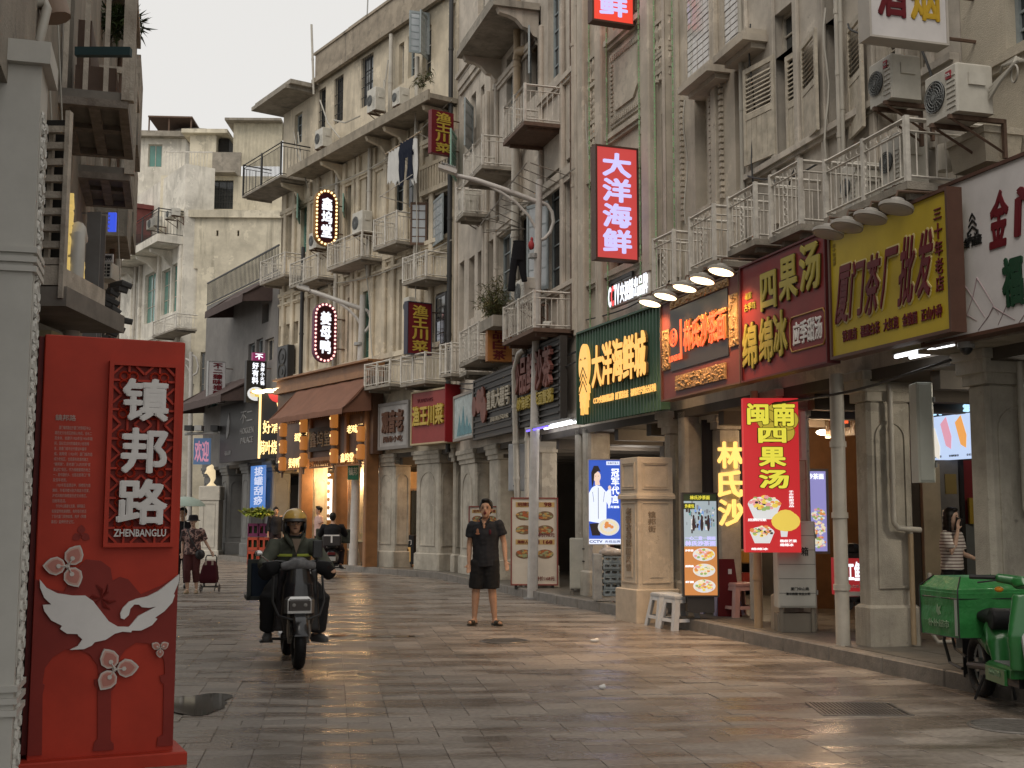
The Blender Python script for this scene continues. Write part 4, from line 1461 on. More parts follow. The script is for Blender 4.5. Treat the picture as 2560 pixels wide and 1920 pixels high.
for k in range(3):
    zz = d-.05-k*.055
    q.poly([(cx-hw*(.55+.2*k), zz-.03), (cx, zz+.02), (cx+hw*(.55+.2*k), zz-.03), (cx+hw*(.55+.2*k), zz-.048), (cx, zz+.002), (cx-hw*(.55+.2*k), zz-.048)], -.01, 0)
for sgn in (-1, 1):
    q.tube([(cx+sgn*hw, -.005, d-.19), (cx+sgn*hw*.95, -.005, d-.28), (cx+sgn*hw*.3, -.005, c)], .007, 6)
q.tube([(cx-hw, -.005, d-.19), (cx, -.005, d-.27), (cx+hw, -.005, d-.19)], .007, 6)
obj('leaf_emblem', q, ink_k, s)
a, b, c, d = epx(2412, 2455, 597, 622)
obj('lettering', MB().text('金門酒廠', a, b, c, d, 0, .008, .012), ink_k, s)
q = MB()
rr = random.Random(5)
for k in range(16):
    x = rr.uniform(.1, 2.4); zb_ = rr.uniform(.0, .1)
    hh = rr.uniform(.12, .45)
    q.tube([(x-.2, -.002, zb_), (x-.06, -.002, zb_+hh*.6), (x, -.002, zb_+hh), (x+.08, -.002, zb_+hh*.7), (x+.25, -.002, zb_+.02)], [.003, .006, .008, .005, .003], 4)
obj('ink_mountains', q, flat('ink_wash', (.33, .25, .26)), s)
obj('underside', MB().box(-.3, 4.6, .14, .5, -.05, -.01), conc, s)

# D: yellow tea wholesale sign
r_ = D_.r(2080, 2385, 596, 893, .7)
r_ = (r_[0], 7.52, 3.05, r_[3])
s, w, h = board('shop_sign', 'yellow tea wholesale sign with red brushed characters in a brown frame', D_, r_, .7, .12, yel_s, frame=fr_br, fw=.03)
halo = flat('lettering_pale_outline', (.60, .52, .25))
X = [.04, .175, .315, .46, .605, .745]
for nm, m_, bd, yy in (('letter_outline', halo, .05, 0), ('lettering', ink_r, .022, -.012)):
    q = MB()
    for i, ch in enumerate('厦门茶厂批发'):
        q.text(ch, X[i]*w, (X[i]+.115)*w, (.27+(.02 if i % 2 else 0))*h, (.72+(.04 if i > 3 else 0))*h, yy, .008, bd, slant=.18)
    obj(nm, q, m_, s)
put(s, w, h, [('铁观音', .10, .235, .10, .195), ('福鼎白茶', .27, .44, .10, .195), ('大红袍', .475, .60, .10, .195), ('金骏眉', .635, .75, .10, .195), ('正山小种', .785, .94, .10, .195)], ink_r, depth=.008, bold=.01)
q = MB().text('三十年老店', .905*w, .96*w, .28*h, .92*h, 0, .008, .015, vert=True)
obj('lettering', q, ink_r, s)
obj('lettering', MB().text('三十年老茶', .02*w, .05*w, .76*h, .95*h, 0, .006, .0, vert=True), flat('lettering_faded', (.30, .22, .03)), s)

# D: dark red dessert sign
r_ = D_.r(1856, 2074, 690, 956, .7)
zr0, zr1 = 3.02, 4.33
r_ = (r_[0], 5.50, zr0, zr1)
s, w, h = board('shop_sign', 'dark red dessert soup sign with olive gold brushed characters beside the yellow sign', D_, r_, .7, .12, dred_s, frame=flat('frame_dark_red', (.09, .015, .015)), fw=.02)
for nm, m_, bd, yy in (('letter_outline', flat('outline_dark', (.06, .03, .01)), .05, 0), ('lettering', ygreen, .03, -.01)):
    q = MB()
    for ch, a, b, c, d in (('四', .27, .45, .56, .86), ('果', .50, .70, .58, .92), ('汤', .74, .95, .60, .96), ('绵', .02, .20, .10, .48), ('绵', .24, .40, .12, .48), ('冰', .42, .57, .14, .50)):
        q.text(ch, a*w, b*w, c*h, d*h, yy, .01, bd)
    obj(nm, q, m_, s)
put(s, w, h, [('古早味', .04, .19, .60, .67), ('老街', .05, .14, .70, .76)], ygreen, depth=.008, bold=.01)
q = MB()
x0, x1, z0, z1 = .6*w, .985*w, .14*h, .42*h
q.tube([(x0+.04, -.006, z0), (x1-.04, -.006, z0), (x1, -.006, z0+.05), (x1, -.006, z1-.05), (x1-.04, -.006, z1), (x0+.04, -.006, z1), (x0, -.006, z1-.05), (x0, -.006, z0+.05), (x0+.04, -.006, z0)], .008, 5)
obj('label_border', q, flat('border_gold', (.35, .20, .06)), s)
put(s, w, h, [('应季甜汤', .635, .95, .19, .37)], ink_w, depth=.008, bold=.02)

# D: carved noodle shop sign with red neon
r_ = (1.20, 3.55, 3.02, 4.30)
wood_r = flat('carved_board_red', (.13, .03, .025), .5, var=.2)
s, w, h = board('shop_sign', 'carved red and gold noodle shop sign with glowing orange red characters', D_, r_, .7, .14, wood_r, frame=fr_br, fw=.02)
relief = flat('gilded_relief', (.32, .19, .08), .4, var=.5, nscale=22, bump=1.0, bscale=30)
q = MB()
rr = random.Random(9)
for (a, b, c, d) in ((.02, .12, .30, .72), (.89, .985, .34, .82), (.2, .84, .06, .21), (.14, .88, .915, .99)):
    q.box(a*w, b*w, -.02, .01, c*h, d*h)
    for k in range(int((b-a)*w*(d-c)*h*260)+6):
        x, z = rr.uniform(a+.01, b-.01)*w, rr.uniform(c+.01, d-.01)*h
        q.ball((x, -.022, z), (rr.uniform(.012, .035), .014, rr.uniform(.008, .025)), 6, 4)
obj('carved_relief', q, relief, s)
obj('dark_panel', MB().box(.135*w, .875*w, -.012, .01, .27*h, .90*h), flat('panel_black', (.02, .016, .014), .35), s)
q = MB()
q.ring((.215*w, -.05, .60*h), (0, 1, 0), .11, .012, 20, 5)
q.text('林', .17*w, .26*w, .52*h, .68*h, -.04, .006, .0)
q.text('林氏沙茶面', .35*w, .87*w, .42*h, .72*h, -.04, .008, .006)
q.box(.315*w, .325*w, -.06, -.04, .36*h, .76*h)
q.text('LINSHI', .15*w, .3*w, .36*h, .42*h, -.04, .006, .01)
obj('neon_lettering', q, lit_red, s)
obj('letter_back', MB().text('林氏沙茶面', .355*w, .875*w, .435*h, .735*h, -.012, .02, .02), flat('letter_gilt', (.40, .20, .07)), s)

# C/D: green corrugated seafood sign
r_ = (1.18, 4.20, 2.95, 4.42)
s = thing('shop_sign', 'green corrugated metal seafood restaurant sign with lit orange characters', 'sign', C_.M @ T(r_[0], -.5, r_[2]))
w, h = r_[1]-r_[0], r_[3]-r_[2]
q = MB()
n = 84
prof = [((w*k/n), (.03*(math.cos(k*math.pi/1.5)))) for k in range(n+1)]
q.loft([[(p[0], p[1], 0) for p in prof], [(p[0], p[1], h) for p in prof]], False, closed=False)
q.loft([[(p[0], p[1]+.06, 0) for p in prof], [(p[0], p[1]+.06, h) for p in prof]], False, closed=False)
q.box(-.02, w+.02, -.045, .1, h, h+.03).box(-.02, 0, -.045, .1, 0, h).box(w, w+.02, -.045, .1, 0, h)
obj('corrugated_sheet', q, flat('sheet_green', (.055, .115, .08), .5, streak=.25, var=.15), s)
lit_or = lit('lit_orange_yellow', (1, .52, .13), 1.0)
obj('lettering', MB().text('大洋海鲜城', .235*w, .87*w, .36*h, .79*h, -.07, .012, .022), lit_or, s)
obj('letter_sides', MB().text('大洋海鲜城', .235*w, .87*w, .36*h, .79*h, -.03, .038, .022), flat('letter_side_ochre', (.30, .16, .05)), s)
obj('lettering', MB().text('CCTV央视展播品牌', .235*w, .49*w, .18*h, .255*h, -.05, .006, .008).text('厦门优选名店', .51*w, .66*w, .18*h, .255*h, -.05, .006, .008).text('福建省老字号协会会长单位', .69*w, .965*w, .18*h, .255*h, -.05, .006, .008), lit_or, s)
q = MB()
cx, cz = .135*w, .62*h
q.disc(cx, cz, .062*w, .235*h, -.10, -.05, 28)
for k in range(4):
    zz = .47*h-k*.075*h
    ww = .06*w*(1-k*.17)
    q.poly([(cx-ww, zz-.16*h), (cx-ww*.95, zz-.08*h), (cx, zz), (cx+ww*.95, zz-.08*h), (cx+ww, zz-.16*h), (cx, zz-.05*h)], -.10-.004*k, -.05)
obj('fish_emblem', q, lit_or, s)
q = MB()
for k in range(3):
    zz = .60*h-k*.075*h
    q.tube([(cx-.05*w, -.106, zz-.13*h), (cx, -.106, zz), (cx+.05*w, -.106, zz-.13*h)], .008, 4)
for sg in (-1, 1):
    q.tube([(cx+sg*.018*w, -.106, .68*h), (cx+sg*.03*w, -.106, .7*h), (cx+sg*.04*w, -.106, .68*h)], .006, 4)
obj('emblem_lines', q, flat('emblem_green', (.03, .07, .045)), s)

# small white lit row above it
r_ = C_.r(1526, 1624, 726, 766, .15)
s = thing('shop_sign', 'row of small glowing white channel letters on the wall over the green sign', 'sign', C_.M @ T(r_[0], -.15, r_[2]-.02))
w, h = r_[1]-r_[0], r_[3]-r_[2]+.05
obj('lettering', MB().text('C', 0, .07*w, 0, h, -.03, .006, .02).text('TV', .15*w, .29*w, 0, h, -.03, .006, .02).text('央视播出品牌', .31*w, 1.0*w, 0, h, -.03, .006, .006), lit_w, s)
obj('lettering', MB().text('C', .075*w, .145*w, 0, h, -.03, .006, .02), lit('lit_red_letter', (1, .08, .08), 1.2), s)
obj('rail', MB().box(0, w, .0, .03, -.03, -.01).box(0, w, 0, .03, h+.01, h+.03), rust, s)

# vertical double-sided light boxes standing square to the facades
def blade(name, label, F, pr, pxl, yt, yb, pm, th=.16, frame=fr_br, gap=.12, fw=.02, zs=None, ref='l', cat='sign', group=None):
    P = F.perp(pr, (yt+yb)/2, gap)
    r = P.r(pxl, pr, yt, yb, 0, ref)
    root = thing(name, label, cat, P.M @ T(r[0], 0, r[2]), group)
    w, h = r[1]-r[0], r[3]-r[2]
    obj('panel', MB().box(0, w, 0, th, 0, h), pm, root)
    if frame:
        q = MB().box(-fw, w+fw, -.012, th+.012, -fw, -.001).box(-fw, w+fw, -.012, th+.012, h+.001, h+fw).box(-fw, 0, -.012, th+.012, 0, h).box(w, w+fw, -.012, th+.012, 0, h)
        obj('frame', q, frame, root)
    for z in (h*.15, h*.85):
        obj('stay', MB().tube([(w+fw, th/2, z), (w+gap+.05, th/2, z)], .018, 5), rust, root)
    return root, w, h
s, w, h = blade('light_box_sign', 'tall red light box with four lilac white characters above the green seafood sign', C_, 1592, 1493, 365, 642, lit_panel_red, fw=.03)
obj('lettering', MB().text('大洋海鲜', .16*w, .84*w, .04*h, .96*h, 0, .006, .035, vert=True), lit_lilac, s)
s, w, h = blade('light_box_sign', 'red light box cut off by the top of the picture, one white character showing', C_, 1581, 1484, -215, 46, lit('lit_panel_red_b', (.75, .055, .03), 1), fw=.03)
obj('lettering', MB().text('大洋海鲜', .16*w, .84*w, .04*h, .96*h, 0, .006, .035, vert=True), lit_lilac, s)
s, w, h = blade('hanging_sign', 'white hanging sign with a red and a yellow character over the air conditioners', D_, 2364, 2176, -70, 86, whi_s, th=.16, frame=flat('frame_pale', (.45, .42, .38)), gap=.35)
obj('lettering', MB().text('酒', .10*w, .46*w, .34*h, .96*h, 0, .01, .035), ink_r, s)
obj('lettering', MB().text('烟', .54*w, .90*w, .34*h, .96*h, 0, .01, .03), flat('lettering_yellow', (.50, .32, .03)), s)
sgr = 'dark red blade signs with yellow characters'
rb_m = flat('sign_deep_red', (.15, .015, .02), .4)
s, w, h = blade('blade_sign', 'dark red blade sign with yellow characters high beside the hanging laundry', A_, 1134, 1079, 272, 380, rb_m, frame=None, gap=.25)
obj('lettering', MB().text('渔王川菜', .2*w, .86*w, .03*h, .97*h, 0, .01, .025, vert=True), gold, s)
s, w, h = blade('blade_sign', 'blue black edged dark red blade sign with dull gold characters, low above the street', A_, 1078, 1020, 754, 882, rb_m, frame=flat('frame_blue_black', (.05, .05, .075)), gap=.25)
obj('lettering', MB().text('渔王川菜', .2*w, .84*w, .04*h, .96*h, 0, .01, .025, vert=True), gold, s)
s, w, h = blade('blade_sign', 'orange blade sign with brown characters below the bushy balcony plant', B_, 1280, 1219, 794, 902, flat('sign_orange', (.36, .15, .04), .5, var=.3), frame=None, gap=.2)
obj('lettering', MB().text('妙品白茶', .22*w, .74*w, .03*h, .97*h, 0, .01, .02, vert=True), ink_r, s)

# oval marquee signs with bulbs
def oval(label, pr, pl, yt, yb, text, F, bm, rim):
    P = F.perp(pr, (yt+yb)/2, .3)
    r = P.r(pl, pr, yt, yb, 0)
    w, h = r[1]-r[0], r[3]-r[2]
    s = thing('marquee_sign', label, 'sign', P.M @ T(r[0], 0, r[2]), 'oval marquee signs ringed with bulbs')
    R = w/2
    def oval_pts(k):
        R2 = R*k
        d = R-R2
        pts = []
        for i in range(13): pts.append((R+R2*math.cos(math.pi*i/12), h-R+R2*math.sin(math.pi*i/12)))
        for i in range(13): pts.append((R-R2*math.cos(math.pi*i/12), R-R2*math.sin(math.pi*i/12)))
        return pts
    obj('rim', MB().poly(oval_pts(1), 0, .14), rim, s)
    obj('panel', MB().poly(oval_pts(.74), -.02, .0), flat('panel_maroon', (.05, .008, .012), .4), s)
    path = oval_pts(.87)
    L = [0]
    for i in range(len(path)):
        a, b = path[i], path[(i+1) % len(path)]
        L.append(L[-1]+math.hypot(b[0]-a[0], b[1]-a[1]))
    N = 34
    bulb = mesh('bulb', MB().ball((0, -.02, 0), (.032, .032, .032), 8, 6), bm, True)
    for k in range(N):
        t = L[-1]*k/N
        for i in range(len(path)):
            if L[i] <= t < L[i+1]:
                a, b = path[i], path[(i+1) % len(path)]
                f = (t-L[i])/(L[i+1]-L[i])
                o = bpy.data.objects.new('bulb', bulb)
                o.location = (a[0]+(b[0]-a[0])*f, 0, a[1]+(b[1]-a[1])*f)
                COL.objects.link(o)
                o.parent = s
                break
    obj('lettering', MB().text(text, .28*w, .72*w, .14*h, .86*h, -.02, .02, .03, vert=True), lit_w, s)
    for z in (h*.25, h*.75):
        obj('stay', MB().tube([(w, .07, z), (w+.32, .07, z)], .02, 5), rust, s)
oval('upper oval marquee sign ringed with warm yellow bulbs', 844, 788, 469, 611, '鑫坞堂', A_, lit('bulb_warm', (1, .72, .35), 2.2), flat('rim_gold', (.28, .15, .05)))
oval('lower oval marquee sign ringed with pink bulbs, beside the lamp post arm', 841, 785, 754, 904, '姜母鸭', A_, lit('bulb_pink', (1, .50, .45), 2.0), flat('rim_purple', (.16, .05, .10)))

# A: shop signs along the terrace
gsg = 'shop fascia signs along the far terrace'
r_ = A_.r(950, 1018, 1018, 1118, .3)
s, w, h = board('shop_sign', 'faded grey framed sign with brown raised characters, first right of the brown awning', A_, r_, .3, .1, flat('sign_grey', (.33, .32, .31), .6, var=.3), frame=flat('frame_grey', (.22, .21, .20)), fw=.08, group=gsg)
obj('lettering', MB().text('观音老', .12*w, .88*w, .34*h, .86*h, 0, .05, .04).text('闽南小吃', .15*w, .85*w, .1*h, .25*h, 0, .02, .01), flat('lettering_brown', (.12, .06, .04)), s)
r_ = A_.r(1030, 1118, 985, 1110, .45)
s, w, h = board('shop_sign', 'red sign with yellow characters and a red side, between two grey signs of the terrace', A_, r_, .45, .35, flat('sign_brick_red', (.26, .045, .04), .5, var=.15), frame=flat('frame_cream', (.45, .36, .22)), fw=.04, group=gsg)
obj('lettering', MB().text('渔王川菜', .06*w, .92*w, .34*h, .72*h, 0, .05, .03), gold, s)
obj('lettering', MB().text('YUWANG', .15*w, .6*w, .8*h, .87*h, 0, .01, .02), ink_r, s)
obj('red_side', MB().box(w+.05, w+.08, -.1, .5, -.03, h+.1), flat('sign_crimson', (.25, .01, .015)), s)
r_ = B_.r(1136, 1182, 998, 1098, .35)
s, w, h = board('shop_sign', 'pale sign with a faded blue mountain picture beside the red terrace sign', B_, r_, .35, .1, flat('sign_pale_blue', (.42, .48, .48), .6, var=.3, nscale=6), frame=flat('frame_weathered', (.28, .25, .22)), fw=.06, group=gsg)
q = MB()
for k, (cx, hh) in enumerate(((.3, .55), (.5, .75), (.7, .5), (.45, .4), (.85, .3))):
    q.poly([((cx-.15)*w, .05*h), (cx*w, hh*h), ((cx+.13)*w, .05*h)], -.006-.001*k, -.001)
obj('mountain_picture', q, flat('picture_teal', (.13, .27, .31), .6, var=.4, nscale=9), s)
r_ = B_.r(1186, 1274, 992, 1080, .35)
s, w, h = board('shop_sign', 'black slatted sign with brown shapes and pale characters, left of the big dark sign', B_, (r_[0], r_[1]+.2, 3.15, 4.35), .35, .1, flat('sign_black', (.03, .028, .026), .5, var=.2), frame=flat('frame_dark', (.05, .045, .04)), fw=.05, group=gsg)
q = MB()
for k in range(9):
    q.box(0, w, -.03, -.001, h*(.06+k*.105), h*(.06+k*.105)+.03)
obj('slat', q, flat('slat_black', (.045, .04, .035), .5), s)
obj('lettering', MB().text('富貴大囍号', .42*w, .98*w, .42*h, .74*h, -.03, .03, .02).text('OLD STREET FLAVOUR' if False else '闽南风味', .5*w, .95*w, .2*h, .28*h, -.03, .01, .01), flat('lettering_bone', (.42, .38, .30)), s)
q = MB()
for (x, z, r) in ((.07, .55, .1), (.2, .62, .12), (.33, .45, .13), (.3, .72, .08)):
    q.disc(x*w, z*h, r*w*.6, r*h*1.8, -.07, -.03, 14)
obj('cut_out_shapes', q, flat('shape_brown', (.20, .07, .05), .5, var=.3), s)
r_ = (5.98, B_.L-.15, 3.2, 4.55)
s, w, h = board('shop_sign', 'big dark slatted sign with thick faded red characters, behind the tall lamp post', B_, r_, .3, .1, flat('sign_black', (.03, .028, .026)), frame=flat('frame_dark', (.05, .045, .04)), fw=.05, group=gsg)
q = MB()
for k in range(11):
    q.box(0, w, -.04, -.001, h*(.04+k*.088), h*(.04+k*.088)+.03)
obj('slat', q, flat('slat_black', (.045, .04, .035), .5), s)
obj('lettering', MB().text('妙品鲜沙茶', .02*w, .90*w, .42*h, .93*h, -.04, .06, .03), flat('lettering_faded_red', (.22, .09, .075), .6, var=.3), s)
obj('lettering', MB().text('小炒海鲜沙茶面蟹粥', .02*w, .90*w, .20*h, .38*h, -.04, .04, .02), flat('lettering_dull_yellow', (.46, .36, .08), .5), s)

# hooded flood lamps
def lamp(label, F, px, py, off, on, rad=.16):
    u, z = F.uz(px, py, off)
    s = thing('flood_lamp', label, 'lamp', F.M @ T(u, -off, z), 'hooded flood lamps over the shop signs')
    M = RX(math.radians(-14))
    q = MB()
    prof = [(.03, .085), (.06, .08), (.07, .05), (rad*.85, .035), (rad, .018), (rad, -.012), (rad*.94, -.012)]
    q.loft([[(r*math.cos(2*math.pi*k/20), r*math.sin(2*math.pi*k/20), zz) for k in range(20)] for r, zz in prof], True, M)
    obj('hood', q, flat('lamp_casing', (.33, .31, .28), .4, var=.2), s, smooth=True)
    q = MB().ball((0, 0, -.012), (rad*.9, rad*.9, .012), 20, 6, M)
    obj('lens', q, lit('lamp_lens_lit', (1, .78, .46), 4) if on else flat('lamp_lens_off', (.45, .44, .42), .2), s)
    q = MB().tube([(0, 0, .08), (0, .02, .15), (0, off-.05, .18)], .012, 6)
    obj('arm', q, rust, s)
    if on:
        L = bpy.data.lights.new('flood_beam', 'SPOT')
        L.energy = on
        L.spot_size = math.radians(125)
        L.spot_blend = .8
        L.color = (1, .60, .28)
        L.shadow_soft_size = .12
        lo = bpy.data.objects.new('flood_beam', L)
        COL.objects.link(lo)
        lo.parent = s
        lo.matrix_local = T(0, -.0, -.05) @ RX(math.radians(8))
    return s
names = ['farthest', 'second farthest', 'middle', 'second nearest', 'nearest']
for (px, py), nm in zip(((1625, 757), (1664, 740), (1712, 719), (1756, 700), (1803, 678)), names):
    lamp('lit hooded flood lamp, %s in the lit row above the red neon sign' % nm, C_ if px < 1650 else D_, px, py, 1.0, 110)
for (px, py), nm in zip(((2070, 583), (2117, 566), (2175, 545), (2240, 520)), ('first from the left', 'second from the left', 'third from the left', 'rightmost')):
    lamp('unlit hooded flood lamp above the yellow sign, %s' % nm, D_, px, py, 1.05, 0, .15)

# strip lights
def strip(label, F, px0, px1, py, off, m_, n=2, r=.016, group='fluorescent strip lights under the shop signs'):
    (u0, z) = F.uz(px0, py, off)
    u1 = F.uz(px1, py, off)[0]
    s = thing('strip_light', label, 'light', F.M @ T(u0, -off, z), group)
    w = abs(u1-u0)
    q = MB()
    for k in range(n):
        q.box(0, w, k*.16-.03, k*.16+.03, .02, .06)
    obj('batten', q, steel, s)
    q = MB()
    for k in range(n):
        q.tube([(.02, k*.16, 0), (w-.02, k*.16, 0)], r, 8)
    obj('tube', q, m_, s)
    return s
strip('pair of white strip lights hanging under the yellow sign', D_, 2236, 2392, 893, .35, tube_m)
strip('white and violet strip lights under the big dark slatted sign', B_, 1340, 1430, 1072, .3, tube_m, 2)
s = strip('white strip light glowing inside the doorway under the green seafood sign', C_, 1565, 1650, 1072, -.9, tube_m, 2, .03)
s = strip('violet strip tube left of the white ones under the big dark sign', B_, 1316, 1372, 1078, .42, tube_b, 1)

# E: milk tea screen deep in the arcade
r_ = E_.r(2333, 2436, 1043, 1152, -2.2)
s, w, h = board('menu_screen', 'pale blue lit menu picture of drinks hanging in the arcade behind the striped shirt', E_, r_, -2.2, .06, lit('screen_sky', (.50, .62, .85), 1.0), cat='screen')
q = MB()
put(s, w, h, [('原叶', -.05, .28, 1.03, 1.30), ('鲜奶茶', .36, 1.0, 1.03, 1.30)], lit('lit_cyan', (.45, .72, .95), 1.2), depth=.03, bold=.03)
obj('panel', MB().box(-.3, w*1.05, .04, .07, h*1.01, h*1.34), dark, s)
obj('timber_canopy', MB().box(-.4, w*1.1, -.05, .05, h*1.35, h*1.9), timber, s)
rr = random.Random(4)
for k, (cx, cz, m_) in enumerate(((.32, .62, lit('food_berry', (.75, .35, .45), .9)), (.68, .62, lit('food_orange', (.85, .38, .10), .9)), (.03, .4, lit('food_cream', (.8, .75, .65), .9)))):
    q = MB()
    q.poly([((cx-.12)*w, (cz+.2)*h), ((cx+.02)*w, (cz+.35)*h), ((cx+.14)*w, (cz-.1)*h), ((cx+.12)*w, (cz-.38)*h), ((cx)*w, (cz-.3)*h)], -.006-.001*k, -.001)
    obj('drink_picture', q, m_, s)
put(s, w, h, [('原味奶茶', .02, .2, .06, .11), ('玫瑰鲜奶茶', .38, .62, .06, .11), ('金桔茶', .8, .96, .06, .11)], ink_k, depth=.004, bold=0)
# inner round neon sign behind D pillar
r_ = D_.r(2075, 2128, 985, 1075, -1.4)
s, w, h = board('neon_sign', 'small dark framed neon sign with a red round emblem, deep in the arcade', D_, r_, -1.4, .08, ink_k, frame=relief, fw=.1)
q = MB().ring((.62*w, -.02, .68*h), (0, 1, 0), .1, .014, 18, 5).text('林', .5*w, .74*w, .6*h, .78*h, 0, .02, .01).text('LINSHI', .45*w, .8*w, .38*h, .44*h, 0, .02, .02).text('沙茶面', .42*w, .85*w, .12*h, .3*h, 0, .02, .01).text('风味', .08*w, .24*w, .2*h, .8*h, 0, .02, .01, vert=True)
obj('neon_lettering', q, lit_red, s)

# front LED board with food pictures
def bowl(q, cx, cz, r, ms, seed, base=.5, flatk=.45, y=-.006):
    """printed bowl picture: rim, body, fillings; q.m picks the colour"""
    rr = random.Random(seed)
    q.m = 0
    q.poly([(cx-r, cz), (cx+r, cz), (cx+r*.62, cz-r*.9), (cx-r*.62, cz-r*.9)], y, -.001)
    q.disc(cx, cz, r, r*flatk, y-.002, -.001, 20)
    for k in range(46):
        a, d = rr.uniform(0, 6.28), rr.random()**.5*.86
        q.m = rr.randrange(1, ms)
        s = r*rr.uniform(.08, .2)
        q.disc(cx+r*d*math.cos(a), cz+r*flatk*d*math.sin(a)+r*.08, s, s*.7, y-.003-.0004*k, y-.0025, 6)
fm_ = [lit('print_white', (.75, .75, .74), .8), lit('print_yellow', (.85, .62, .10), .8), lit('print_orange', (.75, .28, .08), .8), lit('print_black', (.05, .03, .03), .6), lit('print_green', (.35, .5, .15), .7), lit('print_pink', (.8, .35, .35), .8), lit('print_cream', (.85, .75, .5), .8)]
PB = Fr((0, 14.1), xd=(1, 0))
r_ = PB.r(1861, 1999, 995, 1381)
s, w, h = board('light_box_sign', 'bright red light box of dessert soup with yellow characters and three bowls', PB, r_, 0, .12, lit('lit_panel_scarlet', (.52, .022, .025), .9), frame=None)
yl = lit('lit_letter_yellow', (.72, .64, .06), .95)
q = MB()
for k in range(5):
    a = math.pi/2+2*math.pi*k/5
    cx, cz = .62*w, .835*h
    q.disc(cx+.2*w*math.cos(a), cz+.2*w*math.sin(a), .2*w, .17*w, -.003-.0006*k, -.001, 16)
obj('flower_print', q, lit('print_olive', (.50, .38, .04), .8), s)
q = MB()
for k in range(5):
    a = math.pi/2+2*math.pi*k/5
    cx, cz = .62*w, .835*h
    q.ring((cx+.2*w*math.cos(a), -.007, cz+.2*w*math.sin(a)), (0, 1, 0), .19*w, .003, 18, 4)
obj('flower_outline', q, flat('print_brown', (.1, .04, .01)), s)
for nm, m_, bd, yy in (('letter_outline', flat('print_dark_green', (.05, .06, .01)), .065, -.007), ('lettering', yl, .035, -.011)):
    q = MB()
    for ch, a, b, c, d in (('闽', .08, .44, .83, .96), ('南', .55, .92, .82, .97), ('四', .28, .75, .71, .80), ('果', .28, .74, .555, .675), ('汤', .28, .78, .415, .53)):
        q.text(ch, a*w, b*w, c*h, d*h, yy, .004, bd)
    obj(nm, q, m_, s)
q = MB()
bowl(q, .35*w, .31*h, .30*w, 7, 2)
bowl(q, .30*w, .13*h, .22*w, 7, 5)
obj('bowl_picture', q, fm_, s)
q = MB()
q.m = 0
q.poly([(.62*w, .18*h), (.78*w, .18*h), (.75*w, .10*h), (.64*w, .10*h)], -.006, -.001)
q.m = 1
q.disc(.73*w, .20*h, .26*w, .065*h, -.009, -.001, 16).disc(.73*w, .235*h, .17*w, .04*h, -.0105, -.001, 12)
obj('bowl_picture', q, fm_, s)
put(s, w, h, [('招牌四果', .05, .38, .20, .217), ('杨枝芒果', .62, .92, .065, .083), ('绵绵冰', .62, .86, .04, .058), ('绵绵冰', .1, .4, .015, .03)], lit('lit_print_white', (.9, .9, .9), 1), depth=.009, bold=.02)
obj('lettering', MB().text('手作鲜甜汤品', .80*w, .88*w, .29*h, .40*h, 0, .009, .01, vert=True), lit('lit_print_white', (.9, .9, .9), 1), s)
for z in (h*.2, h*.8):
    obj('bracket', MB().tube([(w*.6, .1, z), (w*.7, .4, z)], .02, 5), rust, s)

# blue seafood poster with a printed sportswoman
r_ = C_.r(1472, 1552, 1152, 1360, 0)
BP = Fr((0, 19.3), xd=(1, 0))
r_ = BP.r(1472, 1551, 1150, 1360)
s, w, h = board('light_box_poster', 'blue lit poster of a ponytailed woman in a white track jacket above the plastic crates', BP, r_, 0, .1, lit('lit_panel_blue', (.035, .10, .52), .9), cat='poster', frame=flat('frame_pale', (.45, .42, .38)), fw=.015)
pw = lit('poster_white', (.78, .84, 1), .95)
sk = lit('poster_skin', (.85, .62, .5), .9)
hk = lit('poster_hair', (.03, .02, .02), .5)
q = MB().poly([(0, .27*h), (.0, .60*h), (.10*w, .67*h), (.24*w, .70*h), (.40*w, .685*h), (.55*w, .62*h), (.70*w, .68*h), (.72*w, .50*h), (.64*w, .44*h), (.56*w, .50*h), (.55*w, .27*h), (.3*w, .25*h)], -.006, -.001)
obj('printed_jacket', q, pw, s)
q = MB().disc(.26*w, .80*h, .12*w, .065*h, -.010, -.001, 16).poly([(.2*w, .76*h), (.33*w, .76*h), (.36*w, .70*h), (.2*w, .70*h)], -.008, -.001).disc(.66*w, .67*h, .05*w, .025*h, -.010, -.001, 10)
obj('printed_skin', q, sk, s)
q = MB().poly([(.10*w, .66*h), (.08*w, .85*h), (.16*w, .93*h), (.30*w, .93*h), (.38*w, .86*h), (.30*w, .87*h), (.18*w, .83*h), (.16*w, .74*h)], -.013, -.001).poly([(.0, .0), (.0, .0), (.02*w, .24*h), (.30*w, .25*h), (.36*w, .10*h), (.1*w, .1*h)][2:], -.012, -.001)
q.box(.20*w, .23*w, -.0125, -.0115, .805*h, .81*h).box(.29*w, .32*w, -.0125, -.0115, .805*h, .81*h)
q.tube([(.3*w, -.008, .67*h), (.3*w, -.008, .30*h)], .004, 4).tube([(.12*w, -.008, .62*h), (.16*w, -.008, .5*h)], .003, 4).tube([(.5*w, -.008, .62*h), (.46*w, -.008, .5*h)], .003, 4)
obj('printed_dark', q, hk, s)
q = MB()
q.m = 0
q.disc(.62*w, .20*h, .34*w, .10*h, -.02, -.001, 24)
rr = random.Random(8)
for k in range(16):
    a = 2*math.pi*k/16
    q.m = 6
    q.disc(.62*w+.24*w*math.cos(a), .20*h+.07*h*math.sin(a), .045*w, .02*h, -.0215-.0004*k, -.0205, 8)
q.m = 2
for k in range(8):
    q.disc(.62*w+rr.uniform(-.1, .1)*w, .21*h+rr.uniform(-.02, .04)*h, .06*w, .02*h, -.029-.0005*k, -.0285, 8)
obj('plate_picture', q, fm_, s)
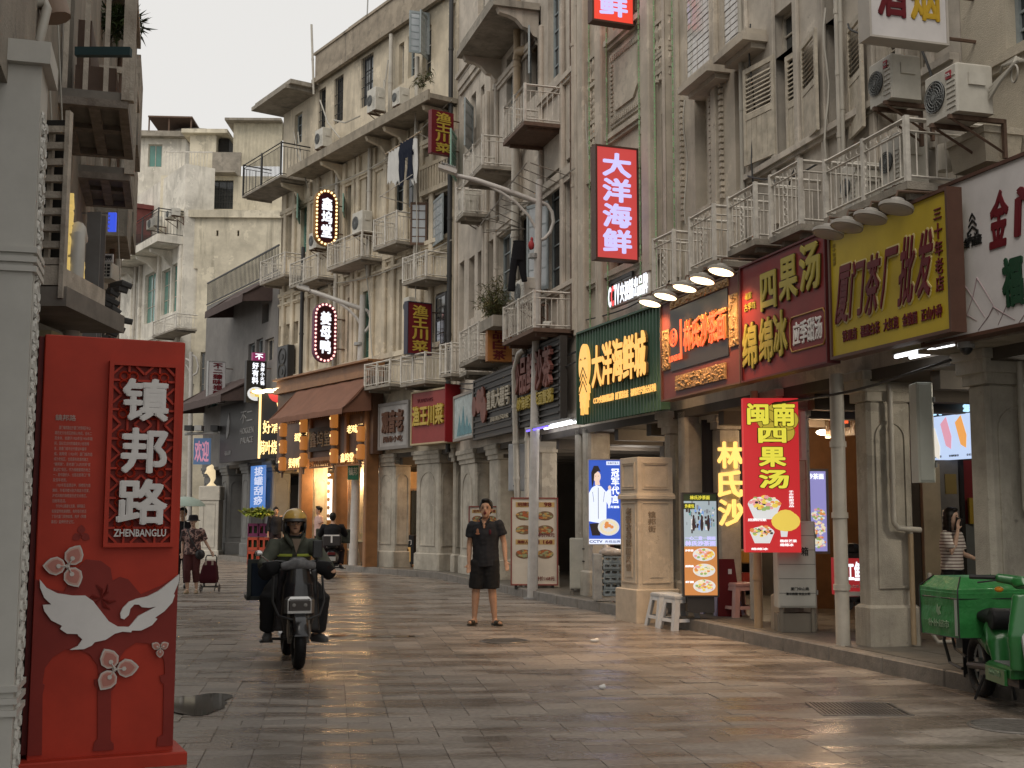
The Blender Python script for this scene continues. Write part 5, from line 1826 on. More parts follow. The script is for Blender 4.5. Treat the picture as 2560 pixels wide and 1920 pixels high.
obj('lettering', MB().text('冠军代言', .72*w, .96*w, .48*h, .90*h, 0, .02, .02, vert=True).text('百年滋味', .6*w, .96*w, .425*h, .455*h, 0, .02, .01), lit_w, s)
obj('base_band', MB().box(0, w, -.008, -.001, 0, .06*h).box(.56*w, .98*w, -.006, -.001, .94*h, .985*h), pw, s)
obj('lettering', MB().text('CCTV', .02*w, .42*w, .015*h, .045*h, -.008, .004, .03).text('央视品牌', .5*w, .98*w, .015*h, .045*h, -.008, .004, .01).text('形象代言人', .6*w, .95*w, .95*h, .975*h, -.006, .004, .01), lit('lit_print_navy', (.05, .08, .3), .6), s)

# noodle shop upright screen: picture above, dishes below
NP = Fr((0, 16.0), xd=(1, 0))
r_ = NP.r(1710, 1792, 1235, 1488)
s, w, h = board('menu_screen', 'upright lit noodle menu screen with three dishes, standing behind the grey stools', NP, r_, 0, .12, lit('screen_grey', (.35, .42, .45), .9), cat='screen', frame=frame_b, fw=.02)
q = MB().box(0, w, -.003, -.001, 0, .48*h)
obj('lower_panel', q, lit('print_orange_band', (.60, .24, .07), .8), s)
q = MB()
for k in range(3):
    cx, cz = .60*w, (.40-k*.155)*h
    q.m = 0
    q.disc(cx, cz, .34*w, .065*h, -.008, -.001, 20)
    rr = random.Random(20+k)
    for j in range(40):
        a, d = rr.uniform(0, 6.28), rr.random()**.5*.85
        q.m = rr.choice((1, 2, 4, 6, 6, 5))
        q.disc(cx+.34*w*d*math.cos(a), cz+.06*h*d*math.sin(a)+.005, .05*w, .012*h, -.010-.0004*j, -.009, 6)
obj('dish_picture', q, fm_, s)
q = MB()
rr = random.Random(31)
for k in range(70):
    q.m = rr.choice((0, 1, 2, 2, 3, 4, 4))
    x, z = rr.uniform(.04, .93)*w, rr.uniform(.60, .90)*h
    q.box(x, x+rr.uniform(.02, .07)*w, -.004-.00005*k, -.001, z, z+rr.uniform(.01, .05)*h)
for x in (.3, .55, .75):
    q.m = 2
    q.disc(x*w, .70*h, .05*w, .07*h, -.009, -.001, 10).disc(x*w, .775*h, .03*w, .018*h, -.0095, -.001, 8)
obj('shop_picture', q, [lit('print_blue', (.2, .35, .7), .8), fm_[0], fm_[3], lit('print_teal', (.1, .35, .35), .7), lit('print_grey', (.25, .27, .3), .7)], s)
obj('top_band', MB().box(0, w, -.004, -.001, .93*h, h).box(0, .35*w, -.006, -.001, .85*h, .91*h), lit('print_dark_band', (.03, .05, .02), .5), s)
obj('lettering', MB().text('林氏沙茶面', .2*w, .8*w, .945*h, .985*h, -.004, .008, .02).text('外卖包', .04*w, .32*w, .86*h, .9*h, -.006, .008, .02), yl, s)
obj('lettering', MB().text('一心二意一碗面', .04*w, .96*w, .545*h, .58*h, 0, .014, .02).text('林氏沙茶面', .04*w, .96*w, .487*h, .535*h, 0, .014, .03), lit_lilac, s)
obj('lettering', MB().text('沙茶面', .03*w, .28*w, .43*h, .45*h, -.003, .006, .02).text('招牌面', .03*w, .28*w, .275*h, .295*h, -.003, .006, .02).text('虾面', .03*w, .28*w, .12*h, .14*h, -.003, .006, .02), lit_w, s)
obj('foot', MB().box(.1*w, .9*w, 0, .3, -.22, -.02).box(.4*w, .6*w, .03, .1, -.05, 0), frame_b, s)

# big yellow neon characters deep in the noodle arcade
NB = Fr((0, 16.9), xd=(1, 0))
r_ = NB.r(1795, 1856, 1102, 1318)
s = thing('neon_sign', 'large glowing yellow upright characters deep in the arcade behind the red light box', 'sign', NB.M @ T(r_[0], 0, r_[2]))
w, h = r_[1]-r_[0], r_[3]-r_[2]
obj('back_board', MB().box(-.2, w+.5, .1, .13, -.3, h+.3), ink_k, s)
obj('neon_lettering', MB().text('林氏沙', 0, w, 0, h, 0, .05, .03, vert=True), lit('lit_amber', (1, .62, .16), 1.25), s)

# second blueish menu seen past the red light box
NQ = Fr((0, 15.2), xd=(1, 0))
r_ = NQ.r(2016, 2066, 1178, 1378)
s, w, h = board('menu_screen', 'narrow lit noodle menu screen half hidden behind the red light box', NQ, r_, 0, .1, lit('screen_violet', (.28, .26, .55), .9), cat='screen', frame=flat('frame_grey', (.22, .21, .20)), fw=.03)
q = MB()
for k in range(3):
    rr = random.Random(50+k)
    for j in range(40):
        a, d = rr.uniform(0, 6.28), rr.random()**.5
        q.m = rr.choice((0, 2, 4, 5, 6, 6))
        q.disc(.6*w+.32*w*d*math.cos(a), (.46-k*.17)*h+.075*h*d*math.sin(a), .07*w, .015*h, -.006-.0004*j, -.001, 6)
obj('dish_picture', q, fm_, s)
obj('lettering', MB().text('沙茶面', .1*w, .9*w, .9*h, .97*h, 0, .006, .02), lit_w, s)

# red wheeled menu cart
CP = Fr((0, 14.4), xd=(1, 0))
r_ = CP.r(2098, 2152, 1396, 1490)
s, w, h = board('menu_cart', 'red fish ball sign board on a small wheeled cart behind the downpipe', CP, r_, 0, .35, lit('lit_panel_red_dim', (.40, .02, .025), .6), cat='cart')
w2 = w*1.4
obj('body', MB().box(w, w2, 0, .35, 0, h), red_s, s)
obj('lettering', MB().text('手工鱼丸', .03*w, w2*.98, .40*h, .90*h, 0, .008, .03), lit_w, s)
obj('base_band', MB().box(0, w2, -.006, -.001, 0, .12*h), ink_w, s)
obj('lettering', MB().text('闽南鱼丸汤', .1*w, .9*w, .22*h, .3*h, 0, .006, .01), ink_w, s)
obj('goods', MB().box(.1, w2-.05, .05, .3, h, h+.06).ball((.2, .15, h+.1), (.12, .1, .08), 8, 5).ball((.45, .15, h+.08), (.12, .1, .08), 8, 5), ink_k, s)
for x in (.1, w2-.1):
    o = obj('wheel', MB().tube([(x, .02, -.1), (x, .06, -.1)], .07, 14), black_m, s)
obj('chassis', MB().box(.02, w2-.02, .02, .33, -.07, -.01), black_m, s)

# leaning menu boards by the lamp post
def menu_board(label, px0, px1, yt, yb, pyg, prices, F=None, seed=1, header='招牌套餐'):
    F = F or Fr((0, 23.0), xd=(1, 0))
    r = F.r(px0, px1, yt, yb)
    s, w, h = board('menu_board', label, F, r, 0, .03, flat('board_cream', (.58, .53, .46), .5), cat='menu board', frame=flat('frame_oxblood', (.22, .06, .05)), fw=.025, group='printed menu boards on the pavement')
    q = MB()
    for k in range(6):
        cx, cz = ((.27, .74)[k % 2])*w, (.80-.165*(k//2)-(.12 if k > 3 else 0))*h
        q.m = 0
        q.disc(cx, cz, .19*w, .055*h, -.003, -.001, 16)
        rr = random.Random(seed*10+k)
        for j in range(22):
            a, d = rr.uniform(0, 6.28), rr.random()**.5*.85
            q.m = rr.choice((1, 2, 3))
            q.disc(cx+.19*w*d*math.cos(a), cz+.052*h*d*math.sin(a), .04*w, .012*h, -.004-.0003*j, -.0035, 6)
    obj('dish_picture', q, [flat('pr_brown', (.20, .12, .07)), flat('pr_ochre', (.50, .30, .10)), flat('pr_rust', (.40, .12, .05)), flat('pr_sage', (.30, .33, .18))], s)
    for z in (.90, .462):
        obj('header_band', MB().box(.08*w, .95*w, -.003, -.001, z*h, (z+.06)*h), flat('pr_gold', (.50, .34, .14)), s)
    q = MB().text(header, .12*w, .55*w, .91*h, .957*h, -.003, .003, .02).text(prices[0], .72*w, .88*w, .91*h, .957*h, -.003, .003, .03)
    q.text('海鲜人气套餐', .12*w, .62*w, .472*h, .512*h, -.003, .003, .02).text(prices[1], .7*w, .9*w, .472*h, .512*h, -.003, .003, .03)
    q.text('特价98元', .55*w, .95*w, .55*h, .60*h, 0, .003, .02).text('特价168元', .52*w, .95*w, .04*h, .09*h, 0, .003, .02)
    obj('lettering', q, flat('pr_maroon', (.16, .02, .02)), s)
    obj('leg', MB().box(.05, .1, .02, .3, -.1, -.02).box(w-.1, w-.05, .02, .3, -.1, -.02), frame_b, s)
    return s
menu_board('tall printed set menu board standing behind the foot of the tall lamp post', 1280, 1392, 1247, 1460, 1478, ('98', '168'))
MB2 = Fr((0, 26.0), xd=(1, 0))
menu_board('printed dish board half hidden behind the standing man', 1174, 1246, 1268, 1415, 1445, ('98', '168'), MB2, 3, '证件齐全')

# --------------------------------------------- far left shop signs (grey corner house and awning shop)
r_ = G1.r(553, 650, 1060, 1165, .4)
s, w, h = board('shop_sign', 'charcoal shop fascia with thin grey characters under the lower dark awning', G1, (r_[0], r_[1], 3.25, 5.2), .45, .1, flat('sign_charcoal', (.045, .043, .042), .5), frame=None)
put(s, w, h, [('不二', .55, .85, .62, .82), ('HOKKIEN', .55, .88, .44, .54), ('PALACE', .57, .87, .28, .38), ('福建', .15, .32, .12, .2)], flat('lettering_grey', (.22, .22, .22)), depth=.02, bold=.0)
obj('emblem', MB().poly([(.2*w, .4*h), (.25*w, .5*h), (.27*w, .7*h), (.24*w, .85*h), (.2*w, .7*h), (.18*w, .5*h)], -.02, 0), flat('lettering_grey', (.22, .22, .22)), s)
s, w, h = blade('blade_sign', 'white vertical blade sign with dark red characters on the grey corner house', G1, 562, 521, 903, 1005, flat('sign_white_faded', (.50, .49, .50), .5), frame=steel, gap=.3)
obj('lettering', MB().text('不二臻味福建菜', .28*w, .82*w, .03*h, .97*h, 0, .01, .03, vert=True), ink_r, s)
s, w, h = blade('light_box_sign', 'black light box with white characters and a bowl picture left of the brown awning', G1, 664, 617, 902, 1004, ink_k, frame=frame_b, gap=.2)
obj('lettering', MB().text('好有料', .28*w, .60*w, .44*h, .98*h, 0, .01, .03, vert=True).text('海鲜小火锅', .72*w, .92*w, .42*h, .98*h, 0, .01, .02, vert=True), lit_w, s)
q = MB()
q.m = 0
q.disc(.5*w, .2*h, .46*w, .17*h, -.006, -.001, 18)
rr = random.Random(77)
for j in range(14):
    q.m = rr.choice((1, 2, 6, 6))
    q.disc((.5+rr.uniform(-.3, .3))*w, (.2+rr.uniform(-.08, .1))*h, .12*w, .04*h, -.008-.0005*j, -.007, 8)
obj('bowl_picture', q, fm_, s)
obj('top_box', MB().box(.3*w, .95*w, 0, .16, 1.03*h, 1.22*h), lit('lit_panel_plum', (.22, .02, .09), .8), s)
obj('lettering', MB().text('不', .42*w, .82*w, 1.06*h, 1.19*h, 0, .01, .03), lit_w, s)
# yellow neon restaurant sign with red drip
NF = Fr(tuple(G1.at(G1.uz(652, 1100, .5)[0], -.5, 0))[:2], xd=(.80, -.60))
r_ = NF.r(652, 724, 985, 1146)
s, w, h = board('neon_sign', 'black sign with glowing yellow characters and a red dripping sheet left of the brown awning', NF, r_, 0, .12, ink_k, frame=None)
obj('red_sheet', MB().poly([(.25*w, .985*h), (w, .985*h), (w, .80*h), (.9*w, .76*h), (.82*w, .70*h), (.74*w, .66*h), (.66*w, .72*h), (.58*w, .84*h), (.40*w, .88*h), (.30*w, .93*h)], -.02, -.001), lit('lit_sheet_red', (.65, .03, .03), .9), s)
obj('neon_edge', MB().box(-.05, -.01, -.05, .02, 0, h).tube([(.58*w, -.03, .84*h), (.66*w, -.03, .72*h), (.74*w, -.03, .66*h)], .015, 5), lit_warm, s)
obj('neon_lettering', MB().text('好清香', .1*w, .98*w, .38*h, .58*h, -.02, .01, .01).text('荷叶烧肉粽', .0*w, 1.0*w, .06*h, .27*h, -.02, .01, .008), lit_warm, s)
for k in range(3):
    x = w*(.12+.36*k)
    q = MB().ball((x, -.25, h*1.02), (.22, .22, .06), 12, 6)
    o = obj('lamp_head', q, lit('lamp_lens_lit', (1, .78, .46), 4), s)

# brown awning and timber shop front with lanterns
AF = A_
z1_, z0_ = 5.35, 4.35
sb = thing('timber_shop_front', 'timber shop front under a brown awning with carved board and small lit signs', 'shop front', A_.M @ T(0, 0, 0))
tim_o = mat('timber_orange', (.26, .12, .045), .5, var=.3)
q = MB().box(1.0, 7.3, -.55, -.1, 5.15, 5.32).box(1.0, 7.3, -.45, -.1, 5.32, 5.55).box(1.0, 7.3, -.6, -.1, 5.55, 5.6)
obj('cornice', q, tim_o, sb)
obj('fascia', MB().box(1.0, 7.25, -.40, -.1, 3.1, 5.15), mat('timber_dark', (.10, .05, .028), .5, var=.3), sb)
awning('awning', sb, A_, 2.6, 7.35, 4.25, 5.12, .85, awn_br, .12, y0=-.5)
def apx(a, b, t, d, off):
    return A_.r(a, b, t, d, off)
r_ = apx(772, 832, 1072, 1130, .5)
obj('carved_board', MB().box(r_[0], r_[1], -.5, -.41, r_[2], r_[3]), flat('board_dark', (.035, .025, .018), .5, var=.2), sb)
w = r_[1]-r_[0]
obj('lettering', MB().text('鑫坞堂', r_[0]+.08*w, r_[1]-.08*w, r_[2]+.12, r_[3]-.12, -.5, .02, .01), flat('lettering_bronze', (.30, .20, .10), .4), sb)
q = MB()
for t_, a, b, c, d in (('招牌菜', 737, 768, 1084, 1103), ('姜母鸭', 722, 748, 1146, 1170), ('老味道', 868, 908, 1064, 1084), ('鑫坞堂', 852, 884, 1134, 1156)):
    r_ = apx(a, b, c, d, .55)
    q.text(t_, r_[0], r_[1], r_[2], r_[3], -.55, .01, .008)
obj('neon_lettering', q, lit_warm, sb)
for px in (752, 772, 838, 862, 912):
    u = A_.uz(px, 1100, .45)[0]
    obj('column', MB().cbox(u, u+.16, -.48, -.1, .15 if px in (752, 838, 912) else 3.1, 5.1, .02), tim_o, sb)
for px0, px1 in ((700, 750), (775, 838), (842, 910)):
    u0, u1 = A_.uz(px0, 1130, .45)[0], A_.uz(px1, 1130, .45)[0]
    q = MB().box(u0, u1, -.47, -.42, 3.02, 3.12)
    for k in range(int((u1-u0)/.12)):
        q.box(u0+k*.12, u0+k*.12+.03, -.46, -.43, 2.86, 3.02).box(u0+k*.12, u0+k*.12+.03, -.455, -.43, 4.2, 4.4)
    q.box(u0, u1, -.47, -.42, 4.4, 4.46).box(u0, u1, -.47, -.42, 2.82, 2.86)
    obj('carved_lattice', q, tim_o, sb)
def lantern(label, px, py, off):
    u, z = A_.uz(px, py, off)
    s = thing('lantern', label, 'lantern', A_.M @ T(u, -off, z), 'amber lanterns under the brown awning')
    q = MB().tube([(0, 0, -.2), (0, 0, -.17), (0, 0, .17), (0, 0, .2)], [.07, .115, .115, .07], 14)
    obj('shade', q, lit('lantern_shade', (.62, .22, .045), .42), s, smooth=True)
    obj('cap', MB().tube([(0, 0, .2), (0, 0, .24), (0, 0, .25), (0, 0, .45)], [.08, .08, .01, .01], 12), frame_br, s)
    obj('tassel', MB().tube([(0, 0, -.4), (0, 0, -.25), (0, 0, -.24), (0, 0, -.2)], [.03, .03, .08, .08], 12), frame_br, s)
    obj('bulb', MB().ball((0, -.115, .06), (.03, .02, .035), 8, 6), lit_warm, s)
for i, (px, py) in enumerate(((759, 1064), (759, 1108), (759, 1150), (708, 1075), (708, 1117), (706, 1160), (835, 1052), (835, 1095), (835, 1140), (902, 1085), (902, 1130))):
    col_ = 'left of the carved board' if 740 < px < 780 else ('at the left end of the awning' if px < 740 else ('right of the carved board' if px < 850 else 'behind the far lamp post'))
    pos = ('top', 'middle', 'bottom')[{1064: 0, 1108: 1, 1150: 2, 1075: 0, 1117: 1, 1160: 2, 1052: 0, 1095: 1, 1140: 2, 1085: 0, 1130: 2}[py]]
    lantern('amber lantern, %s of the string %s' % (pos, col_), px, py, .85)
for u, e in ((1.6, 90), (3.4, 100), (5.3, 90)):
    L = bpy.data.lights.new('shop_lamp', 'POINT')
    L.energy = e
    L.color = (1, .62, .28)
    L.shadow_soft_size = .15
    s = thing('ceiling_lamp', 'round ceiling lamp in the arcade of the awning shop, %s' % {1.6: 'left', 3.4: 'middle by the doorway', 5.3: 'right, by the lamp post'}[u], 'lamp', A_.M @ T(u, .9, 2.72), 'ceiling lamps of the awning shop')
    obj('globe', MB().ball((0, 0, 0), (.22, .22, .06), 16, 6), lit('lamp_globe', (1, .9, .7), 3.5), s)
    lo = bpy.data.objects.new('shop_lamp', L)
    COL.objects.link(lo)
    lo.parent = s
    lo.location = (0, -.5, -.25)
# lamps added to brighten the noodle arcade, the seafood shop and other dark arcades
for (F, u, y, z, e, c, lb) in ((D_, 1.7, 1.4, 2.6, 55, (1, .66, .38), 'small lamp added to brighten the noodle arcade'), (C_, 2.4, 1.5, 2.6, 110, (1, .76, .50), 'round lamp added to brighten the seafood restaurant doorway'), (E_, .0, 1.2, 2.8, 90, (1, .90, .75), 'round lamp added to brighten the tea shop arcade'), (B_, 7.7, 1.4, 2.5, 60, (1, .9, .8), 'round lamp added to brighten the doorway below the dark slatted sign'), (A_, 8.6, 1.6, 2.7, 70, (1, .6, .3), 'small lamp added for light behind the right hand pillars of the terrace')):
    s = thing('ceiling_lamp', lb, 'lamp', F.M @ T(u, y, z))
    obj('globe', MB().ball((0, 0, 0), (.10, .10, .04), 12, 6), lit('lamp_globe', (1, .9, .7), 3.5), s)
    L = bpy.data.lights.new('shop_lamp', 'POINT')
    L.energy = e
    L.color = c
    L.shadow_soft_size = .12
    lo = bpy.data.objects.new('shop_lamp', L)
    COL.objects.link(lo)
    lo.parent = s
    lo.location = (0, 0, -.12)
# tall white menu strips and a sign inside the awning shop
for (px0, px1, yt, yb, lb) in ((897, 911, 1190, 1310, 'tall narrow lit menu strip right of the far lamp post'), (817, 826, 1198, 1300, 'narrow lit picture strip in the doorway left of the far lamp post')):
    r_ = A_.r(px0, px1, yt, yb, -1.0)
    s, w, h = board('menu_strip', lb, A_, r_, -1.0, .06, lit('lit_strip', (1, .95, .85), 1.3), cat='menu')
    q = MB()
    for k in range(5):
        q.disc(.5*w, (.1+.2*k)*h, .35*w, .05*h, -.006, -.001, 12)
    obj('dish_picture', q, flat('pr_brown', (.20, .12, .07)), s)
r_ = G1.r(626, 660, 1166, 1270, .3)
s, w, h = board('banner', 'blue lit vertical banner with white characters under the charcoal fascia', G1, r_, .3, .06, lit('lit_banner_blue', (.04, .18, .55), .75), cat='banner')
obj('lettering', MB().text('拔罐刮痧', .3*w, .9*w, .06*h, .98*h, 0, .01, .02, vert=True), lit('lit_banner_pale', (.6, .65, .85), .75), s)

# partition behind the young woman in the arcade
XP = Fr((0, 14.9), xd=(1, 0))
s = thing('arcade_partition', 'cream post, grey door and dark counter deep in the arcade behind the young woman', 'partition', XP.M)
def xp(a, b, t, d, y0, y1, m, n):
    r = XP.r(a, b, t, d)
    obj(n, MB().box(r[0], r[1], y0, y1, r[2], r[3]), m, s)
xp(2305, 2349, 1160, 1600, -.1, .1, mat('cream_panel', (.5, .42, .28), .6, var=.2), 'post')
xp(2349, 2402, 1150, 1600, 0, .06, mat('grey_panel', (.22, .2, .18), .5, var=.3), 'door')
xp(2362, 2390, 1185, 1235, -.02, -.001, flat('notice_ochre', (.35, .25, .08)), 'notice')
xp(2402, 2412, 1150, 1600, -.06, .06, dark, 'frame')
xp(2412, 2470, 1150, 1420, .1, .15, flat('panel_crimson', (.22, .02, .02)), 'panel')
xp(2412, 2470, 1310, 1600, 0, .1, flat('glass_counter_grey', (.20, .21, .2), .2), 'counter')
xp(2418, 2436, 1245, 1310, -.08, -.02, flat('jacket_ochre', (.40, .27, .03)), 'hanging_coat')
xp(2260, 2305, 1150, 1600, .0, .1, dim, 'back')

# ================================================================== LEFT SIDE
red_b = flat('monument_red', (.45, .040, .019), .5, nscale=3, var=.14)
red_d = flat('monument_dark_red', (.235, .026, .018), .5, nscale=5, var=.08)
mon_w = flat("monument_white", (.74, .71, .68), .5)
p0, p1_ = gnd(67, 1890, .1), gnd(432, 1863, .1)
S_ = Fr(tuple(p0)[:2], tuple(p1_)[:2])
SL = S_.L
SZ0, SZ1 = .10, 2.54
s = thing('street_name_monument', 'tall red street name board with a white crane, flowers and big white characters', 'street sign', S_.M)
def sp(x, y): return S_.uz(x, y)
obj('board', MB().cbox(0, SL, 0, .22, SZ0, SZ1, .006), red_b, s)
obj('back_board', MB().box(-.03, -.001, .03, .21, SZ0, SZ1-.01), flat('monument_side_red', (.12, .012, .01), .5), s)
obj('base', MB().cbox(-.12, SL+.07, -.10, .34, 0, .075, .008).cbox(0, SL, 0, .22, .07, .102, .002), red_b, s)
# lower relief: dark sheet with two arched openings
def P3(pts, ox=0, oy=1280, k=.3858):
    return [sp(ox+x*k, oy+y*k) for x, y in pts]
zs = [sp(90, 1446)[1], sp(440, 1436)[1]]
def arch(q, x0, x1, ztop, zb, shape):
    pass
a1 = P3([(270, 1580), (275, 1180), (290, 1120), (275, 1110), (290, 1010), (340, 940), (420, 890), (500, 885), (580, 920), (630, 990), (640, 1080), (610, 1085), (612, 1120), (632, 1145), (632, 1470), (610, 1490), (600, 1550)])
a2 = P3([(735, 1545), (735, 1500), (715, 1480), (718, 1160), (745, 1130), (765, 960), (810, 890), (880, 845), (960, 850), (1030, 890), (1062, 960), (1068, 1050), (1035, 1060), (1040, 1100), (1060, 1115), (1055, 1440), (1020, 1460), (1015, 1515)])
outer = P3([(245, 430), (235, 900), (215, 1580)])
zb_ = SZ0+.001
# dark relief as strips round the arches (one concave outline)
cl = lambda p: (min(max(p[0], .002), SL-.002), max(p[1], zb_))
A1, A2 = [cl(p) for p in a1], [cl(p) for p in a2]
A1[0] = (A1[0][0], zb_); A1[-1] = (A1[-1][0], zb_); A2[0] = (A2[0][0], zb_); A2[-1] = (A2[-1][0], zb_)
topd = P3([(245, 470), (420, 530), (700, 420), (760, 330), (620, 305), (520, 310)])
ow = [(.002, zb_)]+A1+A2+[(SL-.002, zb_), (SL-.002, sp(440, 1440)[1]), cl(sp(400, 1465)), cl(sp(352, 1486)), cl(sp(320, 1448)), cl(sp(300, 1442)), cl(sp(281, 1452)), cl(sp(276, 1420)), cl(sp(252, 1402)), cl(sp(215, 1398)), cl(sp(190, 1425)), cl(sp(160, 1480)), cl(sp(120, 1470)), (.002, sp(92, 1446)[1])]
obj('arcade_relief', MB().poly(ow, -.012, -.0005), red_d, s)
# crane
cr = P3([(255, 435), (300, 490), (370, 525), (470, 540), (550, 540), (600, 575), (650, 640), (700, 705), (760, 740), (830, 742), (855, 715), (890, 672), (950, 640), (1005, 612), (960, 618), (915, 615), (895, 597), (865, 597), (840, 625), (830, 665), (800, 693), (778, 685), (775, 655), (790, 620), (830, 580), (880, 560), (950, 545), (1020, 510), (1085, 460), (1156, 402), (1153, 450), (1120, 530), (1128, 535), (1110, 585), (1060, 640), (1000, 682), (1015, 690), (980, 730), (910, 765), (850, 765), (845, 777), (790, 772), (740, 785), (680, 825), (610, 840), (590, 862), (540, 885), (450, 890), (500, 865), (530, 822), (505, 800), (500, 788), (430, 785), (385, 755), (400, 735), (330, 700), (285, 640), (275, 600), (330, 597), (285, 555), (258, 490)])
obj('crane', MB().poly(cr, -.035, -.012), mon_w, s)
# carved lattice panel
u0, z1 = sp(278, 903); u1 = sp(442, 915)[0]; z0 = sp(262, 1368)[1]
u0 += .0; w, h = u1-u0, z1-z0
q = MB().box(u0-.012, u0+.014, -.05, 0, z0, z1).box(u1-.014, u1+.012, -.05, 0, z0, z1).box(u0+.014, u1-.014, -.05, 0, z0, z0+.026).box(u0+.014, u1-.014, -.05, 0, z1-.026, z1)
obj('lattice_frame', q, red_b, s)
obj('lattice_back', MB().box(u0+.014, u1-.014, -.004, -.0005, z0+.026, z1-.026), red_d, s)
q = MB()
nc, nr = 2, 6
cw, ch = (w-.028)/nc, (h-.052)/nr
def bar(xa, za, xb, zb2):
    d = Vector((xb-xa, 0, zb2-za)); L = d.length
    if L < 1e-4: return
    n_ = Vector((-d.z, 0, d.x))/L*.0065
    a, b = Vector((xa, 0, za)), Vector((xb, 0, zb2))
    q.poly([(v.x, v.z) for v in (a-n_, b-n_, b+n_, a+n_)], -.034, -.004)
for i in range(nc):
    for j in range(nr):
        x, z = u0+.014+i*cw, z0+.026+j*ch
        cx, cz = x+cw/2, z+ch/2
        o_ = [(.28, 0), (.72, 0), (1, .28), (1, .72), (.72, 1), (.28, 1), (0, .72), (0, .28)]
        for k in range(8):
            a, b = o_[k], o_[(k+1) % 8]
            if (a[0] in (0, 1) and a[0] == b[0]) or (a[1] in (0, 1) and a[1] == b[1]):
                continue
            bar(x+a[0]*cw, z+a[1]*ch, x+b[0]*cw, z+b[1]*ch)
        bar(cx, z, cx, z+.22*ch); bar(cx, z+.78*ch, cx, z+ch)
        bar(x, cz, x+.22*cw, cz); bar(x+.78*cw, cz, x+cw, cz)
        for (dx, dz) in ((-1, -1), (1, -1), (1, 1), (-1, 1)):
            q.ring((cx+dx*.15*cw, -.019, cz+dz*.15*ch), (0, 1, 0), .14*cw, .0065, 12, 4)
obj('lattice', q, red_b, s)
# raised characters
for ch_, (a, b, c, d) in (('镇', (306, 414, 950, 1050)), ('邦', (302, 411, 1073, 1180)), ('路', (291, 410, 1200, 1308))):
    ua, za = sp(a, (c+d)/2); ub = sp(b, (c+d)/2)[0]
    zt, zb2 = sp(a, c)[1], sp(a, d)[1]
    obj('character', MB().text(ch_, ua, ub, zb2, zt, -.046, .028, .03), mon_w, s)
ua, _ = sp(282, 1332); ub = sp(411, 1332)[0]
obj('lettering', MB().text('ZHENBANGLU', ua, ub, sp(282, 1341)[1], sp(282, 1323)[1], -.046, .006, .02), mon_w, s)
# printed history text
tw = flat('print_pale_pink', (.50, .36, .31), .6)
ua, zt = sp(139, 1036); ub = sp(190, 1036)[0]
q = MB().text('鎮邦路', ua, ub, sp(139, 1051)[1], zt, 0, .002, .012)
lines = ['　厦门镇邦路位于厦门市思明区中山', '路历史文化街区的核心地段，全长二', '百余米，始建于1920年至1930年期', '间，因纪念古时的镇南关小街而得', '名，是厦门城市近代建设中最早', '成。路两侧（1920年）厦门城改造', '成为老街区，也是最有故事的路之', '“镇邦路”，是老厦门人的共同“家', '家记忆”街区。作为骑楼建筑的地之', '一，是中国侨乡、也是这座港口广场', '及百年老街。', '　1920年街道建设中，骑楼街为首', '路段，外墙洋楼分别为商店与住家，', '沪式风格的骑楼是历史文化街区，', '沿街有名店。', '　作为中山路最长支路，镇邦路沿', '街保留传统骑楼群，每年吸引老百', '了百代厦门风物故事，构步《风情', '路名》延伸历史记忆。']
for i, t in enumerate(lines):
    y = 1064+i*13.1
    xl = 138-(y-1064)*.04
    xr = xl+92*(len(t.replace('　', ''))/16.0)
    off_ = 10 if t.startswith('　') else 0
    ua, zt = sp(xl+off_, y); ub = sp(min(xr+off_*.2, 231), y)[0]
    q.text(t.replace('　', ''), ua, ub, sp(xl, y+9)[1], zt, 0, .0015, 0)
obj('lettering', q, tw, s)
# bougainvillea flowers, three petals each
pk = [flat('petal_white', (.60, .55, .50)), flat('petal_blush', (.58, .36, .30)), flat('petal_rose', (.48, .20, .16))]
def flower(cx, cy, R, rots, name='flower', dull=False):
    u, z = sp(cx, cy)
    f = obj(name, MB().disc(u, z, R*.1, R*.1, -.03, -.012, 10), pk[0] if not dull else red_d, s)
    for a in rots:
        a = math.radians(a)
        def petal(k, back=0):
            base = [(.08, .0), (.20, .26), (.45, .40), (.72, .33), (.90, .16), (1.02, 0), (.90, -.16), (.72, -.33), (.45, -.40), (.20, -.26)]
            c = .52
            out = []
            for (x, y) in base:
                x, y = c+(x-c)*k-.1*(1-k), y*k
                out.append((u+R*(x*math.cos(a)-y*math.sin(a)), z+R*(x*math.sin(a)+y*math.cos(a))))
            return out
        if dull:
            obj('petal', MB().poly(petal(1), -.006, -.0005), red_d, f)
        else:
            q = MB()
            for i, k in enumerate((1, .86, .70)):
                q.m = i
                q.poly(petal(k), -.040-.0015*i, -.014)
            q.m = 0
            e = (u+R*.38*math.cos(a), z+R*.38*math.sin(a))
            q.tube([(u, -.046, z), (e[0], -.046, e[1])], R*.028, 4)
            q.disc(e[0], e[1], R*.10, R*.10, -.049, -.042, 7)
            obj('petal', q, pk, f)
flower(168, 1415, .135, (62, 178, 298))
flower(285, 1672, .135, (118, 4, 236))
flower(398, 1619, .055, (30, 150, 270))
flower(203, 1336, .055, (90, 210, 330), 'flower_relief', True)
q = MB()
for a in (50, 95, 170, 225, 290, 330):
    u, z = sp(253, 1495)
    a = math.radians(a)
    q.tube([(u, -.016, z), (u+.05*math.cos(a), -.016, z+.05*math.sin(a)), (u+.085*math.cos(a+.3), -.016, z+.085*math.sin(a+.3))], [.002, .012, .003], 5)
obj('incised_flower', q, flat('monument_deep_red', (.17, .018, .013)), s)

